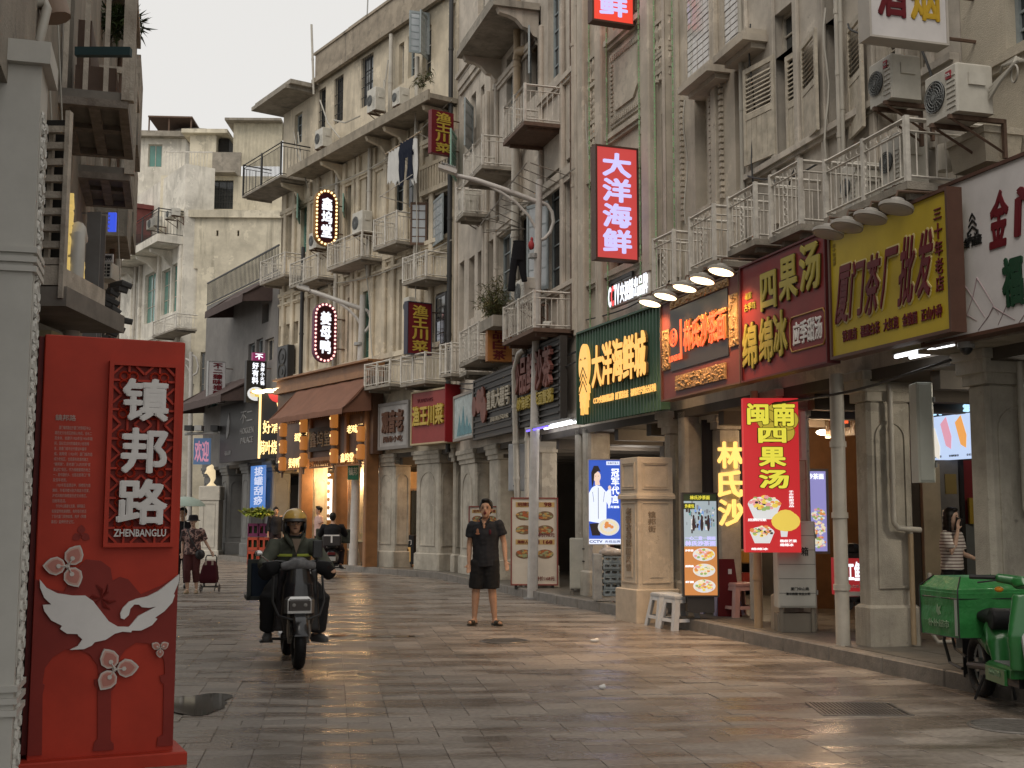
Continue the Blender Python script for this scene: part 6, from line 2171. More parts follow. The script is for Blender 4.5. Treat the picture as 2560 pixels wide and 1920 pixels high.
# white arcade column with fretwork at the very edge
cp = gnd(52, 1905)
cd = Fr((-2.52, 6.32), xd=(.963, .268))
COLM = cd.M
col_w = flat('column_grey_white', (.56, .54, .49), .5, var=.06)
s = thing('arcade_column', 'pale grey square column with a fretwork strip at the left edge', 'column', COLM)
q = MB().box(-.62, 0, 0, .34, 0, 3.86).box(-.66, .045, -.05, .39, 3.86, 3.98)
obj('shaft', q, col_w, s)
q = MB()
for z in (.46, .52, .58, 2.74, 2.79, 2.84):
    q.box(-.66, .02, -.022, .365, z, z+.03)
obj('ring_moulding', q, col_w, s)
q = MB()
q.box(.001, .006, .03, .05, .7, 3.6).box(.001, .006, .30, .32, .7, 3.6)
obj('fretwork_edge', q, col_w, s)
dk = flat('fretwork_shadow_gap', (.10, .09, .08))
fb = obj('fretwork_back', MB().box(.0005, .0012, .05, .30, .65, 3.62), dk, s)
q = MB()
z = .0
while z < 3.6:
    q.ring((.004, .175, z+.06), (1, 0, 0), .05, .014, 10, 4)
    q.ring((.004, .175, z+.06), (1, 0, 0), .018, .010, 8, 4)
    for dy, dz in ((-.075, .0), (.075, 0), (-.06, .08), (.06, .08), (-.09, .14), (.09, .14)):
        q.ring((.004, .175+dy, z+.06+dz), (1, 0, 0), .028, .012, 7, 4, dy*20, dy*20+4.4)
    q.tube([(.004, .08, z+.13), (.004, .175, z+.17), (.004, .27, z+.13)], .014, 4)
    z += .20
obj('fretwork', q, col_w, s)

# left building
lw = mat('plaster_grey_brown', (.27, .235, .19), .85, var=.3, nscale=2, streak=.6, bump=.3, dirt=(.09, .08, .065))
lb = thing('shop_house', 'shadowed old shop house on the left with rusted slab balconies of wide white slats', 'building', L_.M)
q = MB()
wall_front(q, -3, 9.2, 3.75, 12, [(6.1, 7.0, 4.7, 6.6), (8.3, 9.1, 4.7, 6.4)])
q.add([(9.2, 0, 3.7), (9.2, 6, 3.7), (9.2, 6, 12), (9.2, 0, 12), (-3, 0, 3.75), (9.2, 0, 3.75), (9.2, 6, 3.75), (-3, 6, 3.75)], [(0, 1, 2, 3), (4, 7, 6, 5)])
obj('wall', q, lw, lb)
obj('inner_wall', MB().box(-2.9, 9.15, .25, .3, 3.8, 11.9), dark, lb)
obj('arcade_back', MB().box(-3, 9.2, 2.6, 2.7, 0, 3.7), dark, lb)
slat_m = mat('slat_old_white', (.47, .42, .35), .8, var=.4, nscale=5, streak=.7, bump=.3, dirt=(.16, .09, .05))
def lbalc(u0, u1, z, off, h=.95, step=.30):
    M = Matrix.Identity(4)
    o = obj('balcony', MB().box(u0, u1, -off, 0, z, z+.06), mat('soffit', (.20, .18, .155), .9, var=.3, nscale=5), lb)
    q = MB().box(u0, u1, -off, -off+.07, z-.06, z).box(u0, u1, -.07, 0, z-.06, z).box(u0, u0+.07, -off+.07, -.07, z-.06, z).box(u1-.07, u1, -off+.07, -.07, z-.06, z)
    q.box(u0+.07, u1-.07, -off*.5-.04, -off*.5+.04, z-.05, z).box((u0+u1)/2-.05, (u0+u1)/2+.05, -off+.07, -.07, z-.04, z)
    obj('soffit_beams', q, mat('soffit_beam', (.22, .19, .16), .85, var=.4, nscale=9, bump=.3, dirt=(.10, .05, .03)), o)
    k = max(2, round(off/.16))
    for i in range(k+1):
        x = -off+.02+(off-.06)*i/k
        obj('slat', MB().box(u0, u0+.03, x-.018, x+.018, z+.06, z+h), slat_m, o)
    n = int((u1-u0)/.13)
    for i in range(1, n+1):
        x = u0+(u1-u0-.03)*i/n
        obj('slat', MB().box(x-.02, x+.02, -off, -off+.03, z+.06, z+h), slat_m, o)
    obj('top_rail', MB().box(u0-.02, u1+.02, -off-.03, -off+.05, z+h, z+h+.06).box(u0-.02, u0+.05, -off+.05, 0, z+h, z+h+.06), slat_m, o)
    obj('corner_post', MB().box(u0-.02, u0+.06, -off-.04, -off+.05, z, z+h), slat_m, o)
lbalc(5.95, 7.35, 4.60, .50)
lbalc(8.05, 9.15, 4.60, .45)
obj('stored_timber', MB().box(6.1, 7.1, -.4, -.1, 4.68, 4.9).box(6.2, 7.2, -.2, -.1, 4.9, 5.3), frame_br, lb)
# slatted screen with box below, facing the camera
K_ = Fr((0, 7.9), xd=(1, 0))
def kr(a, b, c, d, F=K_): return F.r(a, b, c, d)
r_ = kr(84, 158, 322, 652)
s = thing('slatted_screen', 'brown screen of wide horizontal slats on the left house, right of the pale column', 'screen', K_.M)
n = 9
for k in range(n):
    zz = r_[2]+(r_[3]-r_[2])*k/(n-1)
    obj('slat', MB().box(r_[0]-.1, r_[1], .0, .05, zz-.022, zz+.022), slat_m, s)
obj('post', MB().box(r_[1], r_[1]+.03, -.02, .04, r_[2]-.25, r_[3]+.12).box(r_[0]+.06, r_[0]+.09, .06, .10, r_[2], r_[3]), slat_m, s)
obj('box', MB().box(r_[0]-.1, r_[1], .0, .9, r_[2]-.16, r_[2]-.03), slat_m, s)
obj('soffit', MB().box(r_[0]-.2, r_[1]+.05, .0, 1.2, r_[2]-.30, r_[2]-.17, T(0, 0, 0)), mat('soffit', (.15, .135, .11), .9), s)
obj('back', MB().box(r_[0]-.2, r_[1]-.04, .12, .14, r_[2], r_[3]+.1), dark, s)
K2 = Fr((0, 7.4), xd=(1, 0))
s = thing('stone_corbel', 'weathered stone corbel and fat white pipes at the top left corner', 'corbel', K2.M)
r_ = kr(-60, 58, 108, 250, K2)
q = MB()
for (k, a, b) in ((1, 0, .12), (.9, .12, .3)):
    q.box(r_[0], r_[0]+(r_[1]-r_[0])*k, -.1*k, .3, r_[3]-.34*b-.1, r_[3]-.34*a)
q.tube([(r_[0]+.12, .1, r_[3]-.1), (r_[0]+.12, .1, r_[2]+.1), (r_[0]+.0, .1, r_[2]-.1)], [.17, .12, .05], 12)
obj('stone', q, conc, s)
def kp(px, py, F, y=0): u, z = F.uz(px, py); return (u, y, z)
pipe(s, [kp(-20, 262, K2), kp(15, 265, K2), kp(20, 290, K2), kp(4, 560, K2)], .035, pvc, joints=.5)
pipe(s, [kp(30, -40, K2), kp(25, 30, K2), kp(40, 62, K2), kp(52, 75, K2)], .05, pvc, 'duct', joints=2)
pipe(s, [kp(68, 10, K2), kp(115, 5, K2), kp(118, 20, K2), kp(97, 105, K2)], .03, pvc, joints=2)
pipe(s, [kp(118, -5, K2, .1), kp(128, 30, K2, .1)], .09, flat('duct_tan', (.28, .2, .15)), 'duct', joints=2)
obj('green_bracket', MB().box(*[v for v in (kp(118, 0, K2)[0], kp(265, 0, K2)[0])], .5, .55, kp(0, 62, K2)[2], kp(0, 40, K2)[2]), flat('bracket_green', (.03, .06, .065)), s)
# duct and steel column
K3 = Fr((0, 9.0), xd=(1, 0))
s = thing('ventilation_duct', 'fat pale ventilation duct bending down beside the lit gold lettering on the left', 'duct', K3.M)
pipe(s, [kp(170, 580, K3, .25), kp(183, 566, K3, .1), kp(193, 590, K3), kp(190, 660, K3), kp(176, 870, K3), kp(172, 1000, K3)], .062, col_w, 'duct', joints=3)
K4 = Fr((0, 10.4), xd=(1, 0))
r_ = kr(212, 247, 530, 900, K4)
s = thing('steel_column', 'grey steel column standing left of the street beyond the red board', 'column', K4.M @ T(r_[0], 0, 0))
w = r_[1]-r_[0]
obj('web', MB().box(w*.45, w*.55, 0, .12, 0, r_[3]).box(0, w, -.012, .0, 0, r_[3]).box(0, w, .12, .132, 0, r_[3]), mat('steel_paint_grey', (.20, .20, .20), .5, var=.2, streak=.4, dirt=(.2, .11, .06)), s)
for (px, yt, yb, lb_, t_, dd) in ((176, 470, 720, 'tall lit gold character sign seen edge on beside the slatted screen', '金福楼', 8.9), (203, 642, 800, 'lit pale gold character sign seen edge on beside the fat duct', '茶叶', 9.6)):
    Kx = Fr((0, dd), xd=(1, 0))
    u, z1_ = Kx.uz(px, yt); z0_ = Kx.uz(px, yb)[1]
    Fx = Fr((u, dd), xd=(-.2683, .963))
    s = thing('character_sign', lb_, 'sign', Fx.M @ T(0, 0, z0_))
    obj('backing', MB().box(0, .22, .03, .045, 0, z1_-z0_), fr_br, s)
    obj('lettering', MB().text(t_, .01, .21, 0, z1_-z0_, .03, .045, .02, vert=True), lit('lit_old_gold', (.7, .5, .16), .7), s)
# second building on the left, behind
L2 = Fr((-.90*.963-.2683*12.6, -.90*.268+.963*12.6), xd=(-.2683, .963))
l2 = thing('shop_house', 'dark balconied house seen edge on behind the first left hand house', 'building', L2.M)
q = MB()
wall_front(q, -.4, 8.6, .0, 12.5, [(1, 1.8, 4.8, 6.4), (4, 4.8, 4.8, 6.4)])
q.add([(8.6, 0, 0), (8.6, 5, 0), (8.6, 5, 12.5), (8.6, 0, 12.5), (-.4, 0, 0), (-.4, 5, 0), (-.4, 5, 12.5), (-.4, 0, 12.5)], [(0, 1, 2, 3), (7, 6, 5, 4)])
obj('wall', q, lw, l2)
for (u, z, o_) in ((1.2, 7.6, .34), (3.4, 6.2, .36), (5.2, 5.4, .28), (1.6, 4.6, .34), (6.6, 7.2, .22)):
    o = obj('balcony', MB().box(u, u+1.3, -o_, 0, z, z+.35), conc, l2)
    q = MB().box(u, u+1.3, -o_, -o_+.03, z+1.15, z+1.2).box(u, u+.03, -o_, 0, z+1.15, z+1.2)
    for k in range(9):
        q.box(u+k*.155, u+k*.155+.03, -o_, -o_+.03, z+.35, z+1.15)
    for k in range(3):
        q.box(u, u+.02, -o_+.03+k*.13, -o_+.05+k*.13, z+.35, z+1.15)
    obj('railing', q, slat_m, o)
obj('roof_box', MB().box(.4, 3.2, -.50, 0, 8.6, 10.6), conc, l2)
# tiles stacked, blue sign and AC on the left
K5 = Fr((0, 12.3), xd=(1, 0))
s = thing('roof_tile_pile', 'heap of dark roof tiles just above the top of the red board', 'tiles', K5.M)
rr = random.Random(12)
for k in range(14):
    u, z = K5.uz(rr.uniform(262, 318)-(0 if k > 6 else 10), 858-k*11)
    obj('tile', MB().tube([(u-.13, 0, z), (u, -.03, z+.03+rr.uniform(-.02, .02)), (u+.13*rr.uniform(.5, 1), 0, z-.01)], [.03, .035, .03], 6, r2=[.012, .014, .012]), mat('tile_dark', (.05, .047, .043), .6, var=.4, nscale=9), s)
r_ = kr(252, 290, 640, 660, K5)
s = thing('notice_board', 'small white board with a phone number on the left, above the barred unit', 'notice', K5.M @ T(r_[0], -.1, r_[2]))
obj('panel', MB().box(0, r_[1]-r_[0], 0, .03, 0, r_[3]-r_[2]), ink_w, s)
obj('lettering', MB().text('5928999', .01, r_[1]-r_[0]-.01, .015, r_[3]-r_[2]-.015, 0, .003, .02), ink_k, s)
r_ = kr(252, 288, 660, 700, K5)
s = thing('window_unit', 'pale square barred cooling unit under the phone number board', 'air conditioner', K5.M @ T(r_[0], -.1, r_[2]))
w, h = r_[1]-r_[0], r_[3]-r_[2]
obj('casing', MB().cbox(0, w, 0, .3, 0, h, .01), ac_m, s)
q = MB()
for i in range(3):
    for j in range(4):
        q.box(w*(.1+.28*i), w*(.1+.28*i)+w*.2, -.006, -.001, h*(.1+.21*j), h*(.1+.21*j)+h*.14)
obj('grille', q, black_m, s)
K6 = Fr((0, 11.5), xd=(1, 0))
r_ = kr(270, 289, 531, 578, K6)
s = thing('hanging_sign', 'small bright blue hanging sign on a thin rod on the left', 'sign', K6.M @ T(r_[0], 0, r_[2]))
obj('panel', MB().box(0, r_[1]-r_[0], 0, .03, 0, r_[3]-r_[2]), lit('lit_panel_royal', (.05, .10, .75), .9), s)
q = MB()
for k in range(4):
    q.poly([(.003, .02+k*.04), (.02, .02+k*.04), (.012, .045+k*.04)], -.004, -.001)
obj('lettering', q, ink_w, s)
obj('rod', MB().tube([(-.28, .015, .18), (.07, .015, .18)], .006, 5), steel, s)
# pillar of the left arcade: cream above, blue below
K7 = Fr((0, 8.4), xd=(1, 0))
r_ = kr(74, 118, 850, 1310, K7)
s = thing('arcade_pillar', 'cream pillar with a dark blue foot between the pale column and the red board', 'pillar', K7.M @ T(r_[0], 0, 0))
obj('shaft', MB().box(-.3, r_[1]-r_[0], 0, .4, r_[2], 2.75), flat('pillar_cream', (.40, .36, .22), .8, var=.15), s)
obj('foot', MB().box(-.3, r_[1]-r_[0], 0, .4, 0, r_[2]), flat('pillar_blue', (.012, .035, .06), .6), s)

# leafy plants
def plant(name, label, F, px, py, off, spread, n, leafm, seed, droop=.5, lw_=.012, ll=.16, cat='plant', updir=1.0):
    u, z = F.uz(px, py, off)
    s = thing(name, label, cat, F.M @ T(u, -off, z))
    rr = random.Random(seed)
    q = MB(); st = MB()
    for k in range(n):
        a = rr.uniform(0, 6.28)
        d = rr.random()**.6
        ex, ey = spread[0]*d*math.cos(a), spread[1]*d*math.sin(a)
        ez = spread[2]*(updir*(1-d*droop)*rr.uniform(.4, 1))
        tip = Vector((ex, ey, ez))
        st.tube([(ex*.1, ey*.1, 0), (ex*.5, ey*.5, ez*.7), tuple(tip)], [.006, .004, .002], 3)
        for j in range(9):
            t = rr.uniform(.3, 1.05)
            c = Vector((ex*t, ey*t, ez*(t if t < .7 else .7+(t-.7)*.9)))
            dr = Vector((rr.uniform(-1, 1), rr.uniform(-1, 1), rr.uniform(-.9, .5))).normalized()
            sd = dr.cross(Vector((rr.uniform(-1, 1), rr.uniform(-1, 1), 1))).normalized()
            L = ll*rr.uniform(.6, 1.3)
            q.m = rr.randrange(3)
            q.add([c, c+dr*L*.5+sd*lw_, c+dr*L, c+dr*L*.5-sd*lw_], [(0, 1, 2, 3)])
    obj('stem', st, flat('stem_brown', (.09, .07, .035)), s)
    obj('foliage', q, leafm, s)
    return s
lf = [flat('leaf_olive', (.10, .105, .035), .5, var=.2), flat('leaf_dry', (.16, .13, .05), .6, var=.2), flat('leaf_green', (.06, .085, .03), .5)]
lg = [flat('leaf_deep', (.035, .06, .02), .5), flat('leaf_mid', (.055, .085, .028), .5), flat('leaf_dark', (.025, .04, .018), .5)]  # three leaf greens, picked at random for each leaf
s = plant('bamboo_bush', 'feathery olive bamboo bush on a balcony above the orange blade sign', B_, 1240, 800, .55, (.85, .45, 1.15), 150, lf, 3, .55, .009, .15)
obj('planter', MB().box(-.5, .5, -.2, .2, -.2, .02), conc, s)
K8 = Fr((0, 14.0), xd=(1, 0))
s = plant('balcony_plant', 'dark drooping long leaved plant against the sky at the top left', K8, 300, 60, 0, (.32, .3, .32), 70, lg, 9, 1.2, .014, .2)
obj('pot', MB().tube([(0, 0, -.35), (0, 0, -.1)], [.12, .17], 10), conc, s)
s = plant('wall_weed', 'small green weeds rooted on the end of the running balcony slab', A_, 1062, 205, .8, (.7, .2, .45), 22, lf, 5, .8, .012, .14)

# ================================================================== THINGS ON THE FACADES
def ac_px(label, F, a, b, yt, yb, off, plate=None, group='air conditioner units on the facades', d=.32):
    r = F.r(a, b, yt, yb, off)
    return ac(label, F.M @ T(r[0], -off, r[2]), r[1]-r[0], r[3]-r[2], d, group, plate=plate)
ac_px('air conditioner with a big dark round grille, under the white hanging sign', D_, 2172, 2228, 166, 276, .75, 'TCL')
ac_px('air conditioner nearest the right edge, its looped pale pipes hanging out', D_, 2312, 2392, 198, 318, .75, 'TCL', d=.36)
ac_px('air conditioner inside the long balcony, left half behind its bars', D_, 2102, 2140, 420, 530, .45)
ac_px('air conditioner inside the long balcony, at its right end', D_, 2200, 2250, 350, 480, .4)
ac_px('air conditioner on a bracket above the running slab, left of the roof pipes', A_, 917, 938, 228, 284, .75)
ac_px('small air conditioner right of the roof pipes on the terrace', A_, 980, 998, 226, 268, .7)
ac_px('air conditioner beside the black railed end balcony', A_, 787, 806, 328, 374, .6)
ac_px('air conditioner on the balcony between the oval sign and the laundry', A_, 880, 905, 535, 588, .5)
ac_px('air conditioner just under the upper oval sign', A_, 772, 790, 585, 625, .4)
ac_px('air conditioner caged in the small box balcony under the green casement', B_, 1146, 1158, 485, 545, .4)
ac_px('air conditioner on the balcony behind the hanging black jeans', B_, 1287, 1310, 706, 768, .6)
ac_px('air conditioner hung at the left of the lower dark red blade sign', A_, 1008, 1022, 745, 790, .3)
ac_px('air conditioner on the balcony of the white block at the bend', G_, 412, 432, 530, 548, .5)
ac_px('air conditioner next to the red sheet lean-to', G_, 366, 388, 552, 575, .6)
s = thing('loudspeaker', 'tall black loudspeaker hung on the wall left of the lower oval sign', 'loudspeaker', A_.M @ T(*(lambda r: (r[0], -.3, r[2]))(A_.r(692, 718, 868, 955, .3))))
r_ = A_.r(692, 718, 868, 955, .3)
w, h = r_[1]-r_[0], r_[3]-r_[2]
obj('cabinet', MB().cbox(0, w, 0, .25, 0, h, .02), black_m, s)
for zz in (.25, .68):
    obj('cone', MB().ring((w/2, -.01, h*zz), (0, 1, 0), w*.33, .02, 18, 5).disc(w/2, h*zz, w*.12, w*.12, -.02, 0, 10), flat('cone_grey', (.05, .05, .05)), s)
# looped pipes of the nearest unit
r_ = D_.r(2312, 2392, 198, 318, .75)
s = thing('pipe_loop', 'bundle of looped pale refrigerant pipes beside the nearest air conditioner', 'pipes', D_.M @ T(r_[1]+.02, -.45, r_[2]))
q = MB()
for k in range(4):
    q.tube([(0, 0, .12+k*.03), (.14, .02*k, .22+k*.03), (.26+.02*k, .05, .34), (.2+.03*k, .12, .42-.02*k), (.05, .1, .40), (.0, .12, .36)], .014, 6)
q.ring((.26, .05, .25), (.3, 1, 0), .07, .009, 16, 5)
obj('pipe', q, cable_w, s, smooth=True)
# concrete flower box
r_ = D_.r(2378, 2470, 372, 440, .35)
s = thing('flower_box', 'concrete flower box between the long balcony and the white sign', 'flower box', D_.M @ T(r_[0], -.38, r_[2]))
w = r_[1]-r_[0]
obj('box', MB().loft([[(.03, .03, 0), (w-.03, .03, 0), (w-.03, .36, 0), (.03, .36, 0)], [(0, 0, .24), (w, 0, .24), (w, .38, .24), (0, .38, .24)], [(-.02, -.02, .24), (w+.02, -.02, .24), (w+.02, .38, .24), (-.02, .38, .24)], [(-.02, -.02, .3), (w+.02, -.02, .3), (w+.02, .38, .3), (-.02, .38, .3)]]), plE, s)
obj('drain', MB().tube([(-.18, .1, .1), (-.18, .1, .34)], .075, 12), pvc, s)
# laundry
def cloth(q, pts, y, n=1, amp=.02, seed=0):
    """hanging sheet from outline columns: list of (x, ztop, zbot)"""
    rr = random.Random(seed)
    rows = []
    for j in range(7):
        t = j/6
        rows.append([(p[0]+amp*.5*math.sin(j*1.3+p[0]*9), y+amp*math.sin(p[0]*40+j*.6), p[1]+(p[2]-p[1])*t) for p in pts])
    q.loft(rows, False, closed=False)
    q.loft([[(a, b+.012, c) for a, b, c in r] for r in rows], False, closed=False)
r_ = A_.r(968, 1045, 372, 480, .75)
x0, x1, zb_, zt_ = r_
s = thing('drying_pole', 'bamboo drying pole with steel arms outside the terrace window', 'pole', A_.M)
obj('pole', MB().tube([(x0-.1, -.75, zt_-.12), (x1+.1, -.75, zt_)], .02, 6), pvc_o, s)
obj('arm', MB().tube([(x0+.1, 0, zt_-.3), (x0+.1, -.8, zt_-.12)], .015, 5).tube([(x1, 0, zt_-.2), (x1, -.8, zt_)], .015, 5).tube([(x0-.1, -.0, zb_-.2), (x0-.1, -.9, zb_-.1)], .015, 5).tube([(x0-.2, -.85, zb_-.1), (x1-.1, -.85, zb_+.1)], .012, 5), white_m, s)
w = x1-x0
shirt = flat('cloth_white', (.60, .60, .58), .9)
for i, (a, b, zl, lb_) in enumerate(((.02, .20, .75, 'white shirt hanging leftmost on the drying pole'), (.20, .44, .82, 'long white shirt left of the navy trousers on the drying pole'), (.80, .97, .95, 'white shirt right of the navy trousers on the drying pole'))):
    q = MB()
    n = 8
    cloth(q, [(x0+w*(a+(b-a)*k/n), zt_-.08-.12*abs(k/n-.5), zt_-.1-(zt_-zb_)*zl+.08*math.sin(k*1.4+i)) for k in range(n+1)], -.75, seed=i)
    t = obj('hanging_shirt', q, shirt, None, A_.M, smooth=True)
    tag(t, lb_, 'shirt', 'washing hanging on the terrace')
navy = flat('cloth_navy', (.012, .016, .03), .9)
q = MB()
a = x0+w*.42
for dx in (0, .36):
    cloth(q, [(a+dx*w*.7*t_+w*.02+w*.16*k/5, zt_-.35+(.0), zt_-(zt_-zb_)*(1.02 if dx == 0 else .95)) for k in range(6) for t_ in (1,)], -.78, seed=3)
cloth(q, [(a+w*.44*k/9, zt_-.05, zt_-.5) for k in range(10)], -.775, seed=4)
t = obj('hanging_trousers', q, navy, None, A_.M, smooth=True)
tag(t, 'navy trousers hanging between white shirts outside the terrace window', 'trousers', 'washing hanging on the terrace')
# black jeans on a folding rack
r_ = B_.r(1268, 1320, 605, 728, .8)
x0, x1, zb_, zt_ = r_
JF = Fr(tuple(B_.at((x0+x1)/2, -.8, 0))[:2], xd=(1, .1))
rj = JF.r(1267, 1318, 604, 728)
s = thing('hanging_jeans', 'black jeans hanging from a folding rack in front of a balcony window', 'jeans', JF.M)
blk = flat('cloth_black', (.008, .008, .010), .9)
w = rj[1]-rj[0]; zt_, zb_ = rj[3], rj[2]; x0 = rj[0]
H = zt_-zb_
q = MB()
def leg(pts, y, rx, ry): q.tube([(p[0], y, p[1]) for p in pts], rx, 12, side=(1, 0, 0), r2=ry)
q.tube([(x0+w*.60, 0, zt_), (x0+w*.58, 0, zt_-H*.12), (x0+w*.55, 0, zt_-H*.38)], [w*.29, w*.32, w*.36], 14, side=(1, 0, 0), r2=[.05, .06, .06])
leg([(x0+w*.38, zt_-H*.34), (x0+w*.30, zt_-H*.62), (x0+w*.22, zb_)], 0, [w*.20, w*.18, w*.19], [.06, .05, .05])
leg([(x0+w*.72, zt_-H*.34), (x0+w*.80, zt_-H*.60), (x0+w*.88, zt_-H*.80)], .02, [w*.20, w*.18, w*.14], [.06, .05, .04])
robj('denim', q, .012, blk, s)
obj('waistband', MB().tube([(x0+w*.60, 0, zt_-.005), (x0+w*.6, 0, zt_+.02)], [w*.30, w*.30], 14, side=(1, 0, 0), r2=[.052, .052]), blk, s)
s = thing('drying_rack', 'folding scissor drying racks of grey rods on the tan house', 'rack', B_.M)
q = MB()
for u, z in ((5.6, 7.2), (7.0, 7.4)):
    for k in range(4):
        q.tube([(u, 0, z), (u+.1*k, -.9, z+.15-.3*(k % 2))], .01, 4).tube([(u+.5*k, -.1, z+.1), (u+.4*k+.4, -.85, z+.25)], .01, 4)
    q.tube([(u-.3, -.85, z+.1), (u+1.4, -.85, z+.3)], .012, 5)
obj('rod', q, flat('rod_grey', (.25, .23, .2), .5), s)
s = thing('hanging_bag', 'small red plastic bag hanging left of the tall lamp post', 'bag', JF.M @ T(*kp(1328, 605, JF)))
robj('bag', MB().ball((0, 0, -.06), (.06, .05, .09), 10, 8).ball((.01, 0, .05), (.03, .03, .05), 8, 6), .012, flat('bag_red', (.35, .04, .045), .5), s)
# street cameras
r_ = E_.uz(2415, 862, .35)
s = thing('dome_camera', 'grey dome security camera under the white sign at the right', 'camera', E_.M @ T(r_[0], -.35, r_[1]))
obj('housing', MB().tube([(0, 0, .03), (0, 0, -.03)], [.07, .075], 16), flat('camera_grey', (.35, .35, .34)), s)
obj('dome', MB().ball((0, 0, -.03), (.055, .055, .06), 14, 8), black_m, s)
# electric boxes
def cabinet(label, F, a, b, yt, yb, th, name='electric_cabinet', cat='cabinet', m=None, doors=1, legs=0, texts=None, group=None, lines=0):
    r = F.r(a, b, yt, yb)
    s = thing(name, label, cat, F.M @ T(r[0], 0, r[2]), group)
    w, h = r[1]-r[0], r[3]-r[2]
    obj('casing', MB().cbox(0, w, 0, th, 0, h, .01), m or flat('cabinet_grey', (.42, .42, .41), .5, var=.15, streak=.3), s)
    for k in range(doors):
        obj('door', MB().cbox(w*k/doors+.015, w*(k+1)/doors-.015, -.012, 0, .02, h-.02, .004), m or flat('cabinet_grey', (.42, .42, .41), .5), s)
    if lines:
        q = MB()
        for k in range(1, lines):
            q.box(.01, w-.01, -.0135, -.0115, h*k/lines-.003, h*k/lines+.003)
        obj('seam', q, flat('seam_dark', (.12, .12, .12)), s)
    if legs:
        obj('stand', MB().box(.02, .06, .02, .06, -legs, 0).box(w-.06, w-.02, .02, .06, -legs, 0).box(0, w, .05, th, -legs, -legs*.25), flat('stand_concrete', (.2, .18, .15), .8), s)
    obj('hinge', MB().box(w+.001, w+.015, -.01, .03, h*.15, h*.2).box(w+.001, w+.015, -.01, .03, h*.8, h*.85), steel, s)
    if texts:
        q = MB()
        for t in texts:
            q.text(t[0], t[1]*w, t[2]*w, t[3]*h, t[4]*h, -.012, .003, .01)
        obj('lettering', q, ink_k, s)
    return s
Q1 = Fr((0, 14.24), xd=(1, .0))
cabinet('pale grey utility cabinet of ribbed panels below the red light box', Q1, 1944, 2040, 1303, 1519, .25, legs=.28, lines=6, texts=[('厦门中山路', .32, .8, .20, .235), ('繁华商圈 安全文明', .2, .82, .145, .175), ('箱', .62, .8, .60, .70)], m=flat('cabinet_pale', (.45, .46, .43), .45))
cabinet('slim grey electric box behind the top right of the red light box', Fr((0, 14.35), xd=(1, 0)), 1998, 2018, 1022, 1150, .2)
cabinet('tall pale green grey cable box fixed beside the right hand pillar', Fr((0, 11.35), xd=(1, .0)), 2294, 2336, 955, 1206, .22, m=flat('cabinet_green_grey', (.42, .43, .38), .45))
QB = Fr((0, 23.6), xd=(1, -.12))
cabinet('big grey two door electric cabinet on the wall behind the tall lamp post', QB, 1271, 1356, 1110, 1227, .3, doors=2, m=flat('cabinet_blue_grey', (.38, .40, .43), .5, var=.2, streak=.3), texts=[('电', .15, .24, .08, .13)])
QC = Fr((0, 21.2), xd=(1, -.25))
cabinet('cream service box with four black handles at the corner of the seafood restaurant', QC, 1424, 1466, 1345, 1472, .22, legs=.15, m=flat('cabinet_cream', (.45, .44, .37), .5, var=.15))
s = thing('service_handles', 'four dark handles on the side of the cream service box', 'handles', QC.M)
q = MB()
for k in range(4):
    u, z = QC.uz(1466, 1372+k*31)
    q.tube([(u-.06, -.03, z), (u-.02, -.06, z), (u+.05, -.06, z), (u+.07, -.02, z)], .012, 5)
obj('handle', q, black_m, s)

# ================================================================== STREET FURNITURE
# lamp posts
post_m = mat('lamp_post_paint', (.50, .48, .45), .45, var=.15, nscale=5, streak=.3, dirt=(.25, .2, .16))
def lamp_post(label, d, base, top, arm, brace, loop, head, r0, r1, seam=None):
    F = Fr((0, d), xd=(1, 0))
    s = thing('lamp_post', label, 'lamp post', F.M @ T(F.uz(*base)[0], 0, 0), 'curved arm lamp posts along the street')
    u0 = F.uz(*base)[0]
    def c(p, y=0):
        u, z = F.uz(*p)
        return (u-u0, y, z)
    b = (0, 0, 0)
    t = c(top)
    obj('post', MB().tube([b, (t[0]*.45, 0, t[2]*.5), t], [r0, (r0+r1)/2*1.05, r1], 16), post_m, s, smooth=True)
    q = MB().tube([(0, 0, 0), (0, 0, .03)], [r0*1.7, r0*1.7], 16)
    if seam: 
        m = c(seam)
        q.tube([(m[0], 0, m[2]-.04), (m[0], 0, m[2]+.04)], [r0*1.06, r0*1.02], 14)
    obj('collar', q, steel, s)
    obj('arm', MB().tube([c(p) for p in arm], [r1*.8]*(len(arm)-1)+[r1*.6], 10), post_m, s, smooth=True)
    obj('brace', MB().tube([c(p) for p in brace], r1*.45, 8), post_m, s, smooth=True)
    obj('scroll', MB().tube([c(p) for p in loop], r1*.55, 8), post_m, s, smooth=True)
    if head:
        a, e = c(head[0]), c(head[1])
        dv = Vector(e)-Vector(a)
        L = dv.length
        ang_ = math.atan2(dv.z, dv.x)
        M = T(*a) @ RY(-ang_)
        q = MB().box(0, L, -.11, .11, -.025, .045, M).box(.1, L*.9, -.08, .08, .045, .08, M)
        hd = obj('lamp_head', q, post_m, s)
        q = MB()
        for k in range(9):
            q.box(L*(.08+.09*k), L*(.08+.09*k)+.02, -.1, .1, .08, .10, M)
        obj('cooling_fins', q, steel, hd)
        obj('lens', MB().box(.06*L, .8*L, -.09, .09, -.032, -.026, M), flat('lens_pale', (.55, .55, .5), .3), hd)
    return s, c
